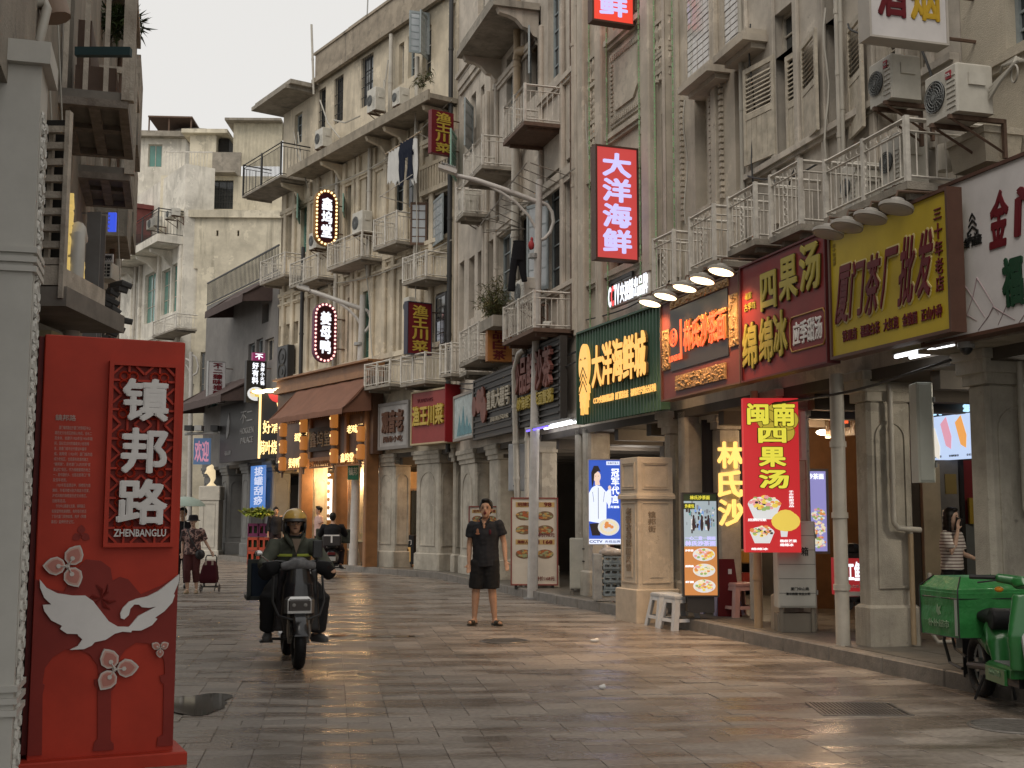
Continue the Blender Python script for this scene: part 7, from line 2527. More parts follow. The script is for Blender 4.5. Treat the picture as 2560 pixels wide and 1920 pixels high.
lamp_post('tall nearer lamp post with a curved arm, right of the standing man', 22.2, (1331, 1493), (1348, 450),
    [(1347, 506), (1310, 492), (1250, 470), (1190, 450), (1140, 438)], [(1340, 572), (1322, 540), (1290, 506), (1255, 482), (1225, 466)],
    [(1347, 503), (1368, 512), (1380, 530), (1384, 555), (1376, 580), (1362, 596), (1347, 602)], [(1097, 419), (1142, 434)], .095, .062, (1333, 640))
s2, c2 = lamp_post('farther lamp post with a curved arm in front of the brown awning', 33.4, (882, 1424), (908, 738),
    [(906, 772), (880, 764), (830, 746), (790, 732), (772, 726)], [(902, 812), (892, 795), (872, 774), (850, 758)],
    [(906, 770), (920, 778), (927, 795), (924, 815), (915, 827), (905, 832)], [(743, 718), (775, 727)], .13, .085, (897, 860))
F3 = Fr((0, 33.3), xd=(1, 0))
r_ = F3.r(871, 898, 1164, 1200)
s = thing('street_plate', 'green street plate fixed to the farther lamp post', 'sign', F3.M @ T(r_[0], -.15, r_[2]))
obj('panel', MB().box(0, r_[1]-r_[0], 0, .02, 0, r_[3]-r_[2]), flat('plate_green', (.03, .14, .09), .4), s)
obj('lettering', MB().text('镇邦', .03, r_[1]-r_[0]-.03, .12, r_[3]-r_[2]-.05, 0, .004, .01), flat('plate_pale', (.5, .5, .42)), s)
lamp_post('thin far lamp post with a round scroll, just right of the red board', 46.0, (472, 1387), (478, 880),
    [(478, 905), (470, 900), (464, 897)], [(477, 935), (470, 920), (464, 912)], [(477, 885), (490, 893), (496, 915), (492, 932), (478, 942)], None, .10, .07)

# stone pedestal
PD = Fr((1.77, 17.25), xd=(.935, .355))
ped_m = mat('pedestal_stone', (.54, .46, .36), .7, var=.14, nscale=5, streak=.3, bump=.3, dirt=(.2, .155, .11))
s = thing('stone_pedestal', 'tan panelled stone pedestal standing beside the two grey stools', 'pedestal', PD.M)
W_ = .56
obj('plinth', MB().cbox(-.06, W_+.06, -.06, W_+.06, 0, .46, .012), ped_m, s)
obj('shaft', MB().cbox(0, W_, 0, W_, .46, 1.74, .008), ped_m, s)
obj('cornice', MB().cbox(-.03, W_+.03, -.03, W_+.03, 1.72, 1.78, .01).cbox(-.015, W_+.015, -.015, W_+.015, 1.78, 1.80, .005), ped_m, s)
obj('cap', MB().cbox(0, W_, 0, W_, 1.80, 2.31, .008), ped_m, s)
def frame_on(q, x0, x1, z0, z1, M, t=.018, d=.012):
    q.box(x0, x1, -d, .002, z0, z0+t, M).box(x0, x1, -d, .002, z1-t, z1, M).box(x0, x0+t, -d, .002, z0+t, z1-t, M).box(x1-t, x1, -d, .002, z0+t, z1-t, M)
q = MB()
I_ = Matrix.Identity(4)
LF = Matrix.Translation((0, W_, 0)) @ RZ(-math.pi/2)
for M in (I_, LF):
    frame_on(q, .07, W_-.07, 1.86, 2.24, M)
    frame_on(q, .10, W_-.10, 1.89, 2.21, M, .008)
    frame_on(q, .06, W_-.06, .54, 1.68, M)
    q.box(.18, W_-.18, -.008, .002, .62, 1.05, M)
obj('panel_moulding', q, ped_m, s)
q = MB().text('镇邦街', .16, .28, 1.25, 1.55, 0, .004, .01, vert=True)
q.text('老街古巷民国风情', .20, .36, .70, 1.60, 0, .012, .02, LF, vert=True)
obj('lettering', q, mat('pedestal_cut', (.30, .23, .16), .8, var=.1), s)

# plastic stools
def stool_mesh(sz=.44, top=.30, h=.45):
    q = MB()
    t = .018
    def corner(f): return top/2+(sz/2-top/2)*(1-f)
    q.cbox(-top/2, top/2, -top/2, top/2, h-.02, h, .012)
    q.box(-top/2-.006, top/2+.006, -top/2-.006, top/2+.006, h-.045, h-.02)
    for sx in (-1, 1):
        for sy in (-1, 1):
            rings = []
            for f in (0, .5, 1):
                c = corner(f)
                w_ = .075-.02*f*0
                z = (h-.045)*f
                x0, y0 = sx*c, sy*c
                rings.append([(x0, y0, z), (x0-sx*w_, y0, z), (x0-sx*w_, y0-sy*t, z), (x0-sx*t, y0-sy*t, z), (x0-sx*t, y0-sy*w_, z), (x0, y0-sy*w_, z)])
            if sx*sy < 0: rings = [list(reversed(r)) for r in rings]
            q.loft(rings)
    for f0, f1 in ((.26, .36), (.86, 1)):
        for (ax) in (0, 1):
            for sg in (-1, 1):
                a, b = corner(f0), corner(f1)
                z0, z1 = (h-.045)*f0, (h-.045)*f1
                if ax == 0:
                    q.add([(-a+.06, sg*a, z0), (a-.06, sg*a, z0), (b-.06, sg*b, z1), (-b+.06, sg*b, z1), (-a+.06, sg*(a-t), z0), (a-.06, sg*(a-t), z0), (b-.06, sg*(b-t), z1), (-b+.06, sg*(b-t), z1)], [(0, 1, 2, 3), (7, 6, 5, 4), (0, 4, 5, 1), (2, 6, 7, 3)])
                else:
                    q.add([(sg*a, -a+.06, z0), (sg*a, a-.06, z0), (sg*b, b-.06, z1), (sg*b, -b+.06, z1), (sg*(a-t), -a+.06, z0), (sg*(a-t), a-.06, z0), (sg*(b-t), b-.06, z1), (sg*(b-t), -b+.06, z1)], [(3, 2, 1, 0), (4, 5, 6, 7), (0, 1, 5, 4), (2, 3, 7, 6)])
    return q
def stool(label, px, py, z, rz, m):
    p = gnd(px, py, z)
    o = obj('plastic_stool', stool_mesh(), m, None, T(*p) @ RZ(rz))
    tag(o, label, 'stool', 'plastic stools outside the noodle shop')
st_g = flat('stool_grey', (.50, .52, .54), .4, var=.1)
st_p = flat('stool_pink', (.50, .30, .27), .4, var=.1)
st_l = flat('stool_lilac', (.38, .36, .52), .4, var=.1)
stool('grey plastic stool in front, on the wet paving right of the pedestal', 1700, 1573, 0, .38, st_g)
stool('grey plastic stool half behind the other, against the pedestal', 1664, 1565, 0, .30, st_g)
stool('dusty pink plastic stool on the kerb beside the downpipe', 1848, 1541, .15, .42, st_p)
stool('lilac plastic stool on the kerb, left of the pink one', 1806, 1536, .15, .35, st_l)
p = gnd(1735, 1530, .15)
s = thing('clay_jar', 'round brown jar behind the grey stools', 'jar', T(*p))
obj('body', MB().tube([(0, 0, 0), (0, 0, .1), (0, 0, .22), (0, 0, .3), (0, 0, .32)], [.11, .17, .17, .1, .11], 16), mat('jar_glaze', (.13, .10, .05), .4, var=.4, nscale=20), s, smooth=True)
# red sandwich board behind the screen
RBd = Fr((0, 16.5), xd=(1, 0))
r_ = RBd.r(1794, 1838, 1375, 1500)
s = thing('folding_board', 'deep red folding board behind the stools in the noodle arcade', 'board', RBd.M @ T(r_[0], 0, .15))
w, h = r_[1]-r_[0], r_[3]-r_[2]
obj('panel', MB().poly([(0, 0), (w*1.35, 0), (w*.95, h+.1), (0, h+.1)], 0, .03), flat('board_maroon', (.14, .01, .012), .5), s)
obj('label', MB().box(w*.6, w*.8, -.004, -.001, h*.85, h*.95), ink_w, s)

# crates with plastic below the blue poster
CQ = Fr((0, 19.2), xd=(1, 0))
r_ = CQ.r(1508, 1562, 1390, 1490)
crate_m = mat('crate_plastic_grey', (.26, .31, .34), .4, var=.4, nscale=12)
hgt = (r_[3]-r_[2])/6
pos_ = ['bottom', 'second from the bottom', 'third from the bottom', 'fourth from the bottom', 'fifth from the bottom', 'top']
for k in range(6):
    s = thing('crate', 'grey plastic crate in the stack below the blue poster, %s' % pos_[k], 'crate', CQ.M @ T(r_[0]+.01*(k % 2), .02*(k % 2), r_[2]+k*hgt), 'crates stacked below the blue poster')
    w = r_[1]-r_[0]
    q = MB().box(0, w, 0, .35, 0, .012)
    for (a, b, c, d) in ((0, w, 0, .012), (0, w, .338, .35), (0, .012, .012, .338), (w-.012, w, .012, .338)):
        q.box(a, b, c, d, .012, hgt*.35).box(a, b, c, d, hgt*.72, hgt-.006)
    for x in (0, w*.3, w*.62, w-.03):
        q.box(x, x+.03, 0, .012, hgt*.35, hgt*.72)
    obj('body', q, crate_m, s)
    q = MB()
    rr = random.Random(k)
    for j in range(6):
        q.ball((.05+j*w/6.5, .12, hgt*.45), (.04, .06, hgt*.35), 7, 5)
    obj('contents', q, mat('wrapped_goods', (.42, .42, .40), .25, var=.4, nscale=15), s)
r2_ = CQ.r(1484, 1506, 1385, 1498)
s = thing('poster_box', 'pale printed box standing left of the crate stack', 'box', CQ.M @ T(r2_[0], 0, r2_[2]))
obj('carton', MB().cbox(0, r2_[1]-r2_[0], 0, .3, 0, r2_[3]-r2_[2], .006), mat('carton_print', (.34, .34, .33), .6, var=.4, nscale=7), s)
s = thing('plastic_bag', 'crumpled pale plastic bag on top of the crate stack', 'bag', CQ.M @ T(r_[0]+.1, .1, r_[3]))
robj('bag', MB().ball((0, 0, .06), (.16, .1, .08), 10, 7).ball((.12, 0, .05), (.12, .1, .06), 10, 7).ball((-.05, 0, .13), (.05, .05, .06), 8, 6), .014, mat('bag_pale', (.50, .44, .40), .3, var=.3, nscale=25), s, None, 2)

# bins, carts and crates in front of the awning shop
BN = Fr(tuple(A_.at(A_.uz(894, 1380, .1)[0], -.1, 0))[:2], xd=(1, -.1))
r_ = BN.r(895, 941, 1331, 1391)
s = thing('wheeled_bin', 'brown wheeled litter bin with a cream lid right of the farther lamp post', 'bin', BN.M @ T(r_[0], 0, .15))
w, h = r_[1]-r_[0], .62
obj('body', MB().loft([[(.06, .06, .06), (w-.06, .06, .06), (w-.06, .4, .06), (.06, .4, .06)], [(0, 0, h), (w, 0, h), (w, .46, h), (0, .46, h)]]), mat('bin_brown', (.20, .12, .065), .5, var=.2), s)
obj('lid', MB().box(-.02, w+.02, -.02, .48, h, h+.06).box(.02, w-.1, .1, .4, h+.14, h+.24), mat('bin_cream', (.42, .36, .22), .5, var=.2), s)
for x in (.1, w-.14):
    obj('wheel', MB().tube([(x, .06, .05), (x+.04, .06, .05)], .05, 12), black_m, s)
BC = Fr(tuple(A_.at(A_.uz(992, 1380, -.2)[0], .2, 0))[:2], xd=(1, -.1))
r_ = BC.r(992, 1036, 1318, 1398)
s = thing('vending_cart', 'black vending cart with a glowing gold panel between two grey pillars', 'cart', BC.M @ T(r_[0], 0, .15))
w, h = r_[1]-r_[0], r_[3]-r_[2]
obj('body', MB().cbox(0, w, 0, .5, .08, h, .02), black_m, s)
obj('panel', MB().box(.08, w-.1, -.01, -.001, .14, h*.62), lit('panel_gold', (.55, .30, .09), .55), s)
obj('lettering', MB().text('老厦门', .06, w-.08, h*.7, h*.85, 0, .01, .02), ink_w, s)
obj('lettering', MB().text('沙茶', .12, w-.14, .2, h*.58, -.01, .006, .02), flat('cart_brown', (.1, .04, .01)), s)
for x in (.08, w-.12):
    obj('wheel', MB().tube([(x, .06, .05), (x+.04, .06, .05)], .05, 12), black_m, s)
CG = Fr(tuple(G1.at(G1.uz(617, 1380, 1.0)[0], -1.0, 0))[:2], xd=(1, -.05))
r_ = CG.r(618, 674, 1283, 1388)
w, h = (r_[1]-r_[0])/2, .42
rc = mat('crate_red', (.42, .055, .02), .4, var=.15)
for i in range(2):
    for k in range(3):
        nm = ('left', 'right')[i]
        s = thing('drinks_crate', '%s drinks crate with bottles, %s column, outside the charcoal shop' % (('orange red', 'orange red', 'purple banded')[k] , nm+', '+('bottom', 'middle', 'top')[k]), 'crate', CG.M @ T(r_[0]+i*w, 0, .0+k*h), 'drinks crates outside the charcoal fascia shop')
        q = MB().box(.01, w-.01, 0, .35, 0, .02).box(.01, w-.01, 0, .02, .02, .1).box(.01, w-.01, 0, .02, h-.1, h-.02)
        q.box(.01, .04, 0, .35, .02, h-.02).box(w-.04, w-.01, 0, .35, .02, h-.02).box(w/2-.03, w/2+.03, 0, .02, .1, h-.1).box(.04, w-.04, .3, .33, .02, h-.05)
        obj('body', q, rc if k < 2 else flat('crate_purple', (.16, .03, .09)), s)
        q = MB()
        for j in range(4):
            q.tube([(.09+j*(w-.18)/3, .12, .02), (.09+j*(w-.18)/3, .12, h-.14), (.09+j*(w-.18)/3, .12, h-.04)], [.035, .035, .015], 8)
        obj('bottle', q, flat('bottle_dark', (.03, .05, .02), .2), s)
s = plant('crate_greens', 'lime green leafy produce heaped on the drinks crates', Fr(tuple(CG.at(r_[0]+w, -.15))[:2], xd=(1, 0)), 645, 1288, 0, (.55, .2, .28), 50, [flat('leaf_lime', (.25, .30, .04)), flat('leaf_lime_b', (.33, .36, .08)), flat('leaf_lime_c', (.14, .2, .03))], 21, .6, .04, .16)
# white pedestal with a gilt statue far left
FP = Fr((0, 41.8), xd=(1, .0))
r_ = FP.r(497, 546, 1220, 1390)
s = thing('stone_pedestal', 'tall white panelled pedestal carrying a gilt figure, beyond the walking woman', 'pedestal', FP.M @ T(r_[0], 0, 0))
w = r_[1]-r_[0]
wh_s = mat('pedestal_white', (.55, .52, .45), .7, var=.15, nscale=4, streak=.3)
obj('shaft', MB().cbox(0, w, 0, w, .3, 2.0, .02), wh_s, s)
obj('plinth', MB().cbox(-.04, w+.04, -.04, w+.04, 0, .3, .02), wh_s, s)
obj('cap', MB().cbox(-.03, w+.03, -.03, w+.03, 2.0, 2.48, .03), wh_s, s)
q = MB()
frame_on(q, .12, w-.12, .4, 1.9, I_, .03, .02)
obj('panel_moulding', q, wh_s, s)
s2_ = thing('gilt_statue', 'small gilt bird like figure with painted glow on top of the white pedestal', 'statue', FP.M @ T(r_[0]+w*.55, w*.5, 2.48))
q = MB().tube([(-.05, 0, 0), (-.05, 0, .12), (0, 0, .25), (-.08, 0, .5), (-.12, 0, .62), (-.02, 0, .72)], [.2, .06, .09, .16, .13, .05], 10).tube([(-.12, 0, .6), (-.3, 0, .42)], [.07, .03], 8)
obj('figure', remesh(q, .03), lit('gilt_painted_glow', (.95, .75, .45), .7), s2_)  # figure is no lamp; its brightness is put into the material as glow
# led panel, cameras on a bar
r_ = FP.r(478, 520, 1094, 1160)
s = thing('led_panel', 'dim blue led panel with pink characters on the far left', 'screen', FP.M @ T(r_[0], .3, r_[2]))
obj('panel', MB().box(0, r_[1]-r_[0], 0, .1, 0, r_[3]-r_[2]), lit('led_dim_blue', (.08, .14, .25), .6), s)
obj('lettering', MB().text('欢迎', .05, r_[1]-r_[0]-.05, .1, r_[3]-r_[2]-.1, 0, .01, .02), lit('led_pink', (.6, .25, .35), .7), s)
s = thing('camera_bar', 'dark crossbar with three small security cameras on the thin far lamp post', 'cameras', FP.M)
a, b = FP.uz(462, 1085), FP.uz(545, 1082)
obj('bar', MB().tube([(a[0], 0, a[1]), (b[0], 0, b[1])], .05, 6), steel, s)
for px in (475, 500, 540):
    u, z = FP.uz(px, 1072)
    obj('camera', MB().box(u-.12, u+.12, -.3, .1, z-.08, z+.1), black_m if px != 500 else flat('camera_grey', (.35, .35, .34)), s)

# ================================================================== ON THE PAVING
def ground_poly(name, label, cat, pxs, z, m, th=.004, kind=None):
    q = MB()
    P = [gnd(x, y) for x, y in pxs]
    n = len(P)
    vs = [(p.x, p.y, z-th) for p in P]+[(p.x, p.y, z) for p in P]
    ar = sum(P[i].x*P[(i+1) % n].y-P[(i+1) % n].x*P[i].y for i in range(n))
    idx = list(range(n))
    top = [n+i for i in (idx if ar > 0 else reversed(idx))]
    q.add(vs, [tuple(top)]+[(i, (i+1) % n, n+(i+1) % n, n+i) for i in range(n)])
    return q
gm = mat('cast_iron_wet', (.17, .155, .14), .4, metal=.3, var=.3, nscale=20)
A0, A1_, A3 = gnd(2012, 1757), gnd(2226, 1758), gnd(2058, 1790)
ex = (A1_-A0); ey = (A3-A0)
Lx, Ly = ex.length, ey.length
ex.normalize(); ey.normalize()
s = thing('drain_grate', 'long cast iron drain grate set in the paving near the green scooter', 'drain grate', T(*A0))
q = MB()
def gq(a, b, c, d, z0, z1):
    pts_ = []
    for z in (z0, z1):
        for (x, y) in ((a, c), (b, c), (b, d), (a, d)):
            v = ex*x+ey*y
            pts_.append((v.x, v.y, z))
    q.add(pts_, [(4, 7, 6, 5), (0, 1, 5, 4), (1, 2, 6, 5), (2, 3, 7, 6), (3, 0, 4, 7)])
gq(0, Lx, 0, .025, 0, .009); gq(0, Lx, Ly-.025, Ly, 0, .009); gq(0, .025, .025, Ly-.025, 0, .009); gq(Lx-.025, Lx, .025, Ly-.025, 0, .009)
gq(0.025, Lx-.025, Ly*.5-.01, Ly*.5+.01, 0, .0085)
obj('frame', q, gm, s)
q = MB()
k = .04
while k < Lx-.04:
    gq(k, k+.014, .026, Ly-.026, 0, .008)
    k += .03
obj('bar', q, gm, s)
q = MB()
gq(.005, Lx-.005, .005, Ly-.005, .0, .0042)
obj('pit', q, dark, s)
def manhole(label, px, py, r):
    p = gnd(px, py)
    s = thing('manhole_cover', label, 'manhole cover', T(p.x, p.y, .002))
    q = MB().tube([(0, 0, -.01), (0, 0, .004)], [r, r], 28)
    q.ring((0, 0, .004), (0, 0, 1), r*.93, .006, 28, 4)
    for k in range(7):
        w_ = math.sqrt(max(.01, .8-(-.75+k*.25)**2))*r
        q.box(-w_, w_, r*(-.75+k*.25)-.008, r*(-.75+k*.25)+.008, .003, .009)
    obj('plate', q, gm, s)
manhole('round manhole cover at the right edge of the picture', 2540, 1817, .33)
manhole('round manhole cover on the paving in front of the standing man', 1262, 1603, .3)
wat = bpy.data.materials.new('puddle_water')
wat.use_nodes = True
wb_ = wat.node_tree.nodes['Principled BSDF']
wb_.inputs['Base Color'].default_value = (.13, .118, .10, 1)
wb_.inputs['Roughness'].default_value = .04
wb_.inputs['Specular IOR Level'].default_value = .6
def puddle(label, px, py, a, b, rot=0, seed=0):
    rr = random.Random(seed)
    c = gnd(px, py)
    ph = [rr.uniform(0, 6.28) for _ in range(4)]
    pts = []
    for k in range(40):
        t = 2*math.pi*k/40
        r = 1+.18*math.sin(2*t+ph[0])+.12*math.sin(3*t+ph[1])+.08*math.sin(5*t+ph[2])+.05*math.sin(9*t+ph[3])
        x, y = a*r*math.cos(t), b*r*math.sin(t)
        pts.append((c.x+x*math.cos(rot)-y*math.sin(rot), c.y+x*math.sin(rot)+y*math.cos(rot), .0065))
    o = obj('puddle', MB().add(pts, [tuple(range(40))]), wat)
    tag(o, label, 'puddle')
puddle('clear puddle reflecting the facades just right of the red board', 492, 1760, .30, .46, .2, 6)
puddle('thin puddle on the paving behind the black scooter', 830, 1590, .34, .10, .1, 2)
puddle('thin dark puddle left of the standing man', 980, 1592, .36, .09, .1, 3)
for i, (px, py, w_, c_) in enumerate(((1486, 1606, .06, 'crushed white paper cup on the paving left of the pedestal'), (1505, 1724, .035, 'small white scrap of paper in the middle of the paving'), (1967, 1613, .035, 'white crumpled tissue by the kerb under the cabinet'), (1962, 1627, .02, 'tiny white scrap by the kerb under the cabinet'))):
    p = gnd(px, py)
    o = obj('litter', remesh(MB().ball((0, 0, .02), (w_, w_*.6, .02), 9, 6).ball((w_*.5, .01, .03), (w_*.5, w_*.4, .02), 8, 5), .008), flat('litter_white', (.65, .65, .64), .6), None, T(p.x, p.y, .002))
    tag(o, c_, 'litter')

for k, (px, d, z0, z1) in enumerate(((128, 9.6, 4.7, 7.5), (285, 14.2, 2.9, 9.5), (300, 15.5, 2.9, 9))):
    F = Fr((0, d), xd=(1, 0))
    u = F.uz(px, 500)[0]
    pipe(lb if k == 0 else l2, [L_.M.inverted() @ V3 if k == 0 else L2.M.inverted() @ V3 for V3 in (Vector((u, d, z0)), Vector((u+.02, d, z1)))], .035, pvc if k != 1 else rust)
for (a, b, d) in (((120, 120), (118, 640), 8.2), ((145, 60), (140, 560), 8.4), ((262, 120), (300, 700), 12.1)):
    F = Fr((0, d), xd=(1, 0))
    p, q_ = kp(a[0], a[1], F), kp(b[0], b[1], F)
    o = obj('hanging_cable', MB().tube([p, (p[0]*.5+q_[0]*.5+.03, .02, p[2]*.5+q_[2]*.5), q_], .006, 5), cable_w, None, F.M)
    tag(o, {8.2: 'thin pale cable hanging in front of the slatted screen', 8.4: 'thin pale cable hanging from the first left balcony', 12.1: 'pale cable dangling beside the grey steel column'}[d], 'cable')
s = plant('balcony_plant', 'trailing green plant spilling over the upper left balcony against the sky', Fr((0, 13.2), xd=(1, 0)), 292, 20, 0, (.28, .25, -.42), 60, lg, 31, .4, .013, .16)

# ================================================================== PEOPLE
skin_m = flat('skin', (.50, .30, .20), .55, nscale=30)
skin_f = flat('skin_fair', (.60, .41, .31), .5, nscale=30)
hair_m = flat('hair_black', (.012, .010, .009), .45)
eye_m = flat('eye_dark', (.02, .015, .012), .3)
lip_m = flat('mouth_dark', (.14, .03, .025), .5)
V = Vector
def human(label, M, J, skin, voxel=.011, yaw=0, pitch=0, open_mouth=False, fem=False, group=None, k=1.0, hands=(1, 1), hd=1.0):
    """body as one surface; J = joints in metres, figure faces -y"""
    s = thing('person', label, 'person', M, group)
    q = MB()
    pel, ch, nk, hc = V(J['pelvis']), V(J['chest']), V(J['neck']), V(J['head'])
    side = (V(J['shl'])-V(J['shr'])).normalized()
    wst = pel.lerp(ch, .45)
    b = .9 if fem else 1
    q.tube([pel-V((0, 0, .07))*k, pel, wst, ch, nk-V((0, 0, .07))*k, nk-V((0, 0, .02))*k], [.12*k, .155*k, .125*k*b, .155*k*b, .12*k*b, .055*k], 16, side=side, r2=[.09*k, .105*k, .09*k, .11*k, .08*k, .055*k])
    q.tube([nk-V((0, 0, .05))*k, hc-V((0, 0, .04))*k], [.052*k*b, .048*k*b], 10)
    Mh = T(*hc) @ RZ(yaw) @ RX(pitch) @ Matrix.Scale(k*hd, 4)
    q.ball((0, .005, .03), (.074, .092, .092), 14, 10, Mh)
    q.ball((0, -.028, -.035), (.056, .058, .072), 12, 8, Mh)
    q.ball((0, -.055, -.085), (.028, .026, .022), 8, 6, Mh)
    q.ball((0, -.098, -.012), (.013, .018, .022), 8, 6, Mh)
    for sx in (-1, 1):
        q.ball((sx*.076, .01, 0), (.012, .02, .03), 8, 6, Mh)
    for sd_ in ('r', 'l'):
        a, e, w = V(J['sh'+sd_]), V(J['el'+sd_]), V(J['wr'+sd_])
        q.tube([a, a.lerp(e, .4), e, e.lerp(w, .35), w], [.052*k*b, .046*k*b, .038*k*b, .038*k*b, .026*k*b], 10)
        q.ball(a, .056*k*b, 10, 8)
        h, kn, an, to = V(J['hp'+sd_]), V(J['kn'+sd_]), V(J['an'+sd_]), V(J['to'+sd_])
        q.tube([h, h.lerp(kn, .5), kn, kn.lerp(an, .3), kn.lerp(an, .7), an], [.088*k, .074*k, .056*k, .056*k, .042*k, .034*k], 12)
        heel = an+(an-to).normalized()*.05*k
        heel.z = to.z
        q.tube([heel+V((0, 0, .01)), an.lerp(to, .4)-V((0, 0, .012)), to], [.034*k, .036*k, .026*k], 8)
        if hands[0 if sd_ == 'r' else 1]:
            d = (w-e).normalized()
            fw = V(J.get('hd'+sd_, tuple(d)))
            fw.normalize()
            sx = fw.cross(V((0, 1, 0)) if abs(fw.y) < .8 else V((0, 0, 1))).normalized()
            pm = w+fw*.045*k
            q.tube([w, pm, w+fw*.085*k], [.022*k, .036*k, .034*k], 8, side=sx, r2=[.018*k, .015*k, .013*k])
            cur = V((0, -1, 0)) if abs(fw.y) < .8 else V((0, 0, -1))
            for i, L in enumerate((.062, .072, .068, .052)):
                r0 = w+fw*.08*k+sx*((i-1.5)*.018*k)
                m1 = r0+fw*L*.55*k+cur*.006*k
                q.tube([r0, m1, m1+(fw*.8+cur*.6).normalized()*L*.5*k], [.0095*k, .009*k, .008*k], 6)
            r0 = w+fw*.03*k-sx*.03*k*(1 if sd_ == 'r' else -1)
            q.tube([r0, r0+(fw*.7-sx*.6*(1 if sd_ == 'r' else -1)+cur*.3).normalized()*.055*k], [.012*k, .009*k], 6)
    robj('body', q, voxel, skin, s, None, 3)
    f = MB()
    for sx in (-1, 1):
        f.ball((sx*.030, -.084, .012), (.012, .006, .006), 8, 5, Mh)
        f.ball((sx*.031, -.088, .032), (.017, .005, .004), 8, 4, Mh)
    obj('eyes', f, eye_m, s)
    f = MB()
    if open_mouth: f.ball((0, -.084, -.052), (.020, .012, .018), 10, 6, Mh)
    else: f.ball((0, -.086, -.048), (.020, .006, .005), 8, 5, Mh)
    obj('mouth', f, lip_m, s)
    return s, Mh
from mathutils import noise
def creased(o, a=.007):
    me = o.data
    out = []
    N = [tuple(v.normal) for v in me.vertices]
    P = [v.co.copy() for v in me.vertices]
    for c, n_ in zip(P, N):
        k = a*noise.noise(V((c.x*16, c.y*16, c.z*7)))+a*.7*noise.noise(V((c.x*9+c.z*14, c.y*9, c.z*22-c.x*12)))
        out += [c.x+n_[0]*k, c.y+n_[1]*k, c.z+n_[2]*k]
    me.vertices.foreach_set('co', out)
    me.update()
    return o
def upper(s, J, m, sleeve=.55, k=1.0, loose=.018, hem=-.10, name='shirt', neck=.03, vox=.012, fem=False):
    q = MB()
    pel, ch, nk = V(J['pelvis']), V(J['chest']), V(J['neck'])
    side = (V(J['shl'])-V(J['shr'])).normalized()
    b = .92 if fem else 1
    L = loose
    ax = (ch-pel).normalized()
    q.tube([pel+ax*hem, pel, pel.lerp(ch, .5), ch, nk-ax*.075*k, nk-ax*neck], [(.162+L)*k, (.160+L)*k, (.152+L)*k*b, (.172+L)*k*b, (.150+L)*k*b, .075*k], 18, side=side, r2=[(.115+L)*k, (.112+L)*k, (.105+L)*k, (.118+L)*k, (.09+L)*k, .07*k])
    for sd_ in ('r', 'l'):
        a, e, w = V(J['sh'+sd_]), V(J['el'+sd_]), V(J['wr'+sd_])
        q.ball(a-V((0, 0, .012))*k, (.050+L*.8)*k*b, 10, 8)
        if sleeve <= 1:
            q.tube([a, a.lerp(e, sleeve)], [(.050+L)*k*b, (.050+L*1.2)*k*b], 12)
        else:
            q.tube([a, a.lerp(e, .5), e, e.lerp(w, sleeve-1)], [(.058+L)*k, (.054+L)*k, (.048+L)*k, (.036+L)*k], 12)
    return creased(robj(name, q, vox, m, s, None, 3))
def lower(s, J, m, leg=1.9, k=1.0, loose=.014, name='trousers', vox=.012):
    q = MB()
    pel, ch = V(J['pelvis']), V(J['chest'])
    side = (V(J['hpl'])-V(J['hpr'])).normalized()
    q.tube([pel-V((0, 0, .1))*k, pel, pel.lerp(ch, .22)], [(.150+loose)*k, (.162+loose)*k, (.145+loose)*k], 16, side=side, r2=[(.10+loose)*k, (.112+loose)*k, (.10+loose)*k])
    for sd_ in ('r', 'l'):
        h, kn, an = V(J['hp'+sd_]), V(J['kn'+sd_]), V(J['an'+sd_])
        if leg <= 1:
            q.tube([h, h.lerp(kn, .5), h.lerp(kn, leg)], [(.098+loose)*k, (.092+loose)*k, (.085+loose)*k], 12)
        else:
            q.tube([h, h.lerp(kn, .5), kn, kn.lerp(an, leg-1)], [(.096+loose)*k, (.084+loose)*k, (.068+loose)*k, (.056+loose)*k], 12)
    return creased(robj(name, q, vox, m, s, None, 3))
def hair(s, Mh, long=False, m=None, short=.0):
    q = MB()
    q.ball((0, .020, .050), (.086, .098, .092), 14, 10, Mh)
    q.ball((0, -.045, .105), (.060, .045, .03), 10, 6, Mh)
    if long:
        for z_, r_x in ((.0, .09), (-.06, .098), (-.12, .104), (-.18, .10), (-.22, .085)):
            q.ball((0, .055, z_), (r_x, .062, .065), 14, 8, Mh)
        for sx in (-1, 1):
            for z_ in (.03, -.02, -.07, -.12, -.17):
                q.ball((sx*.076, .0, z_), (.026, .045, .045), 8, 6, Mh)
    else:
        q.ball((0, .055, -.01), (.068, .045, .055), 10, 8, Mh)
        for sx in (-1, 1):
            q.ball((sx*.074, .0, .03), (.012, .025, .03), 8, 5, Mh)
    return robj('hair', q, .010, m or hair_m, s, None, 1)
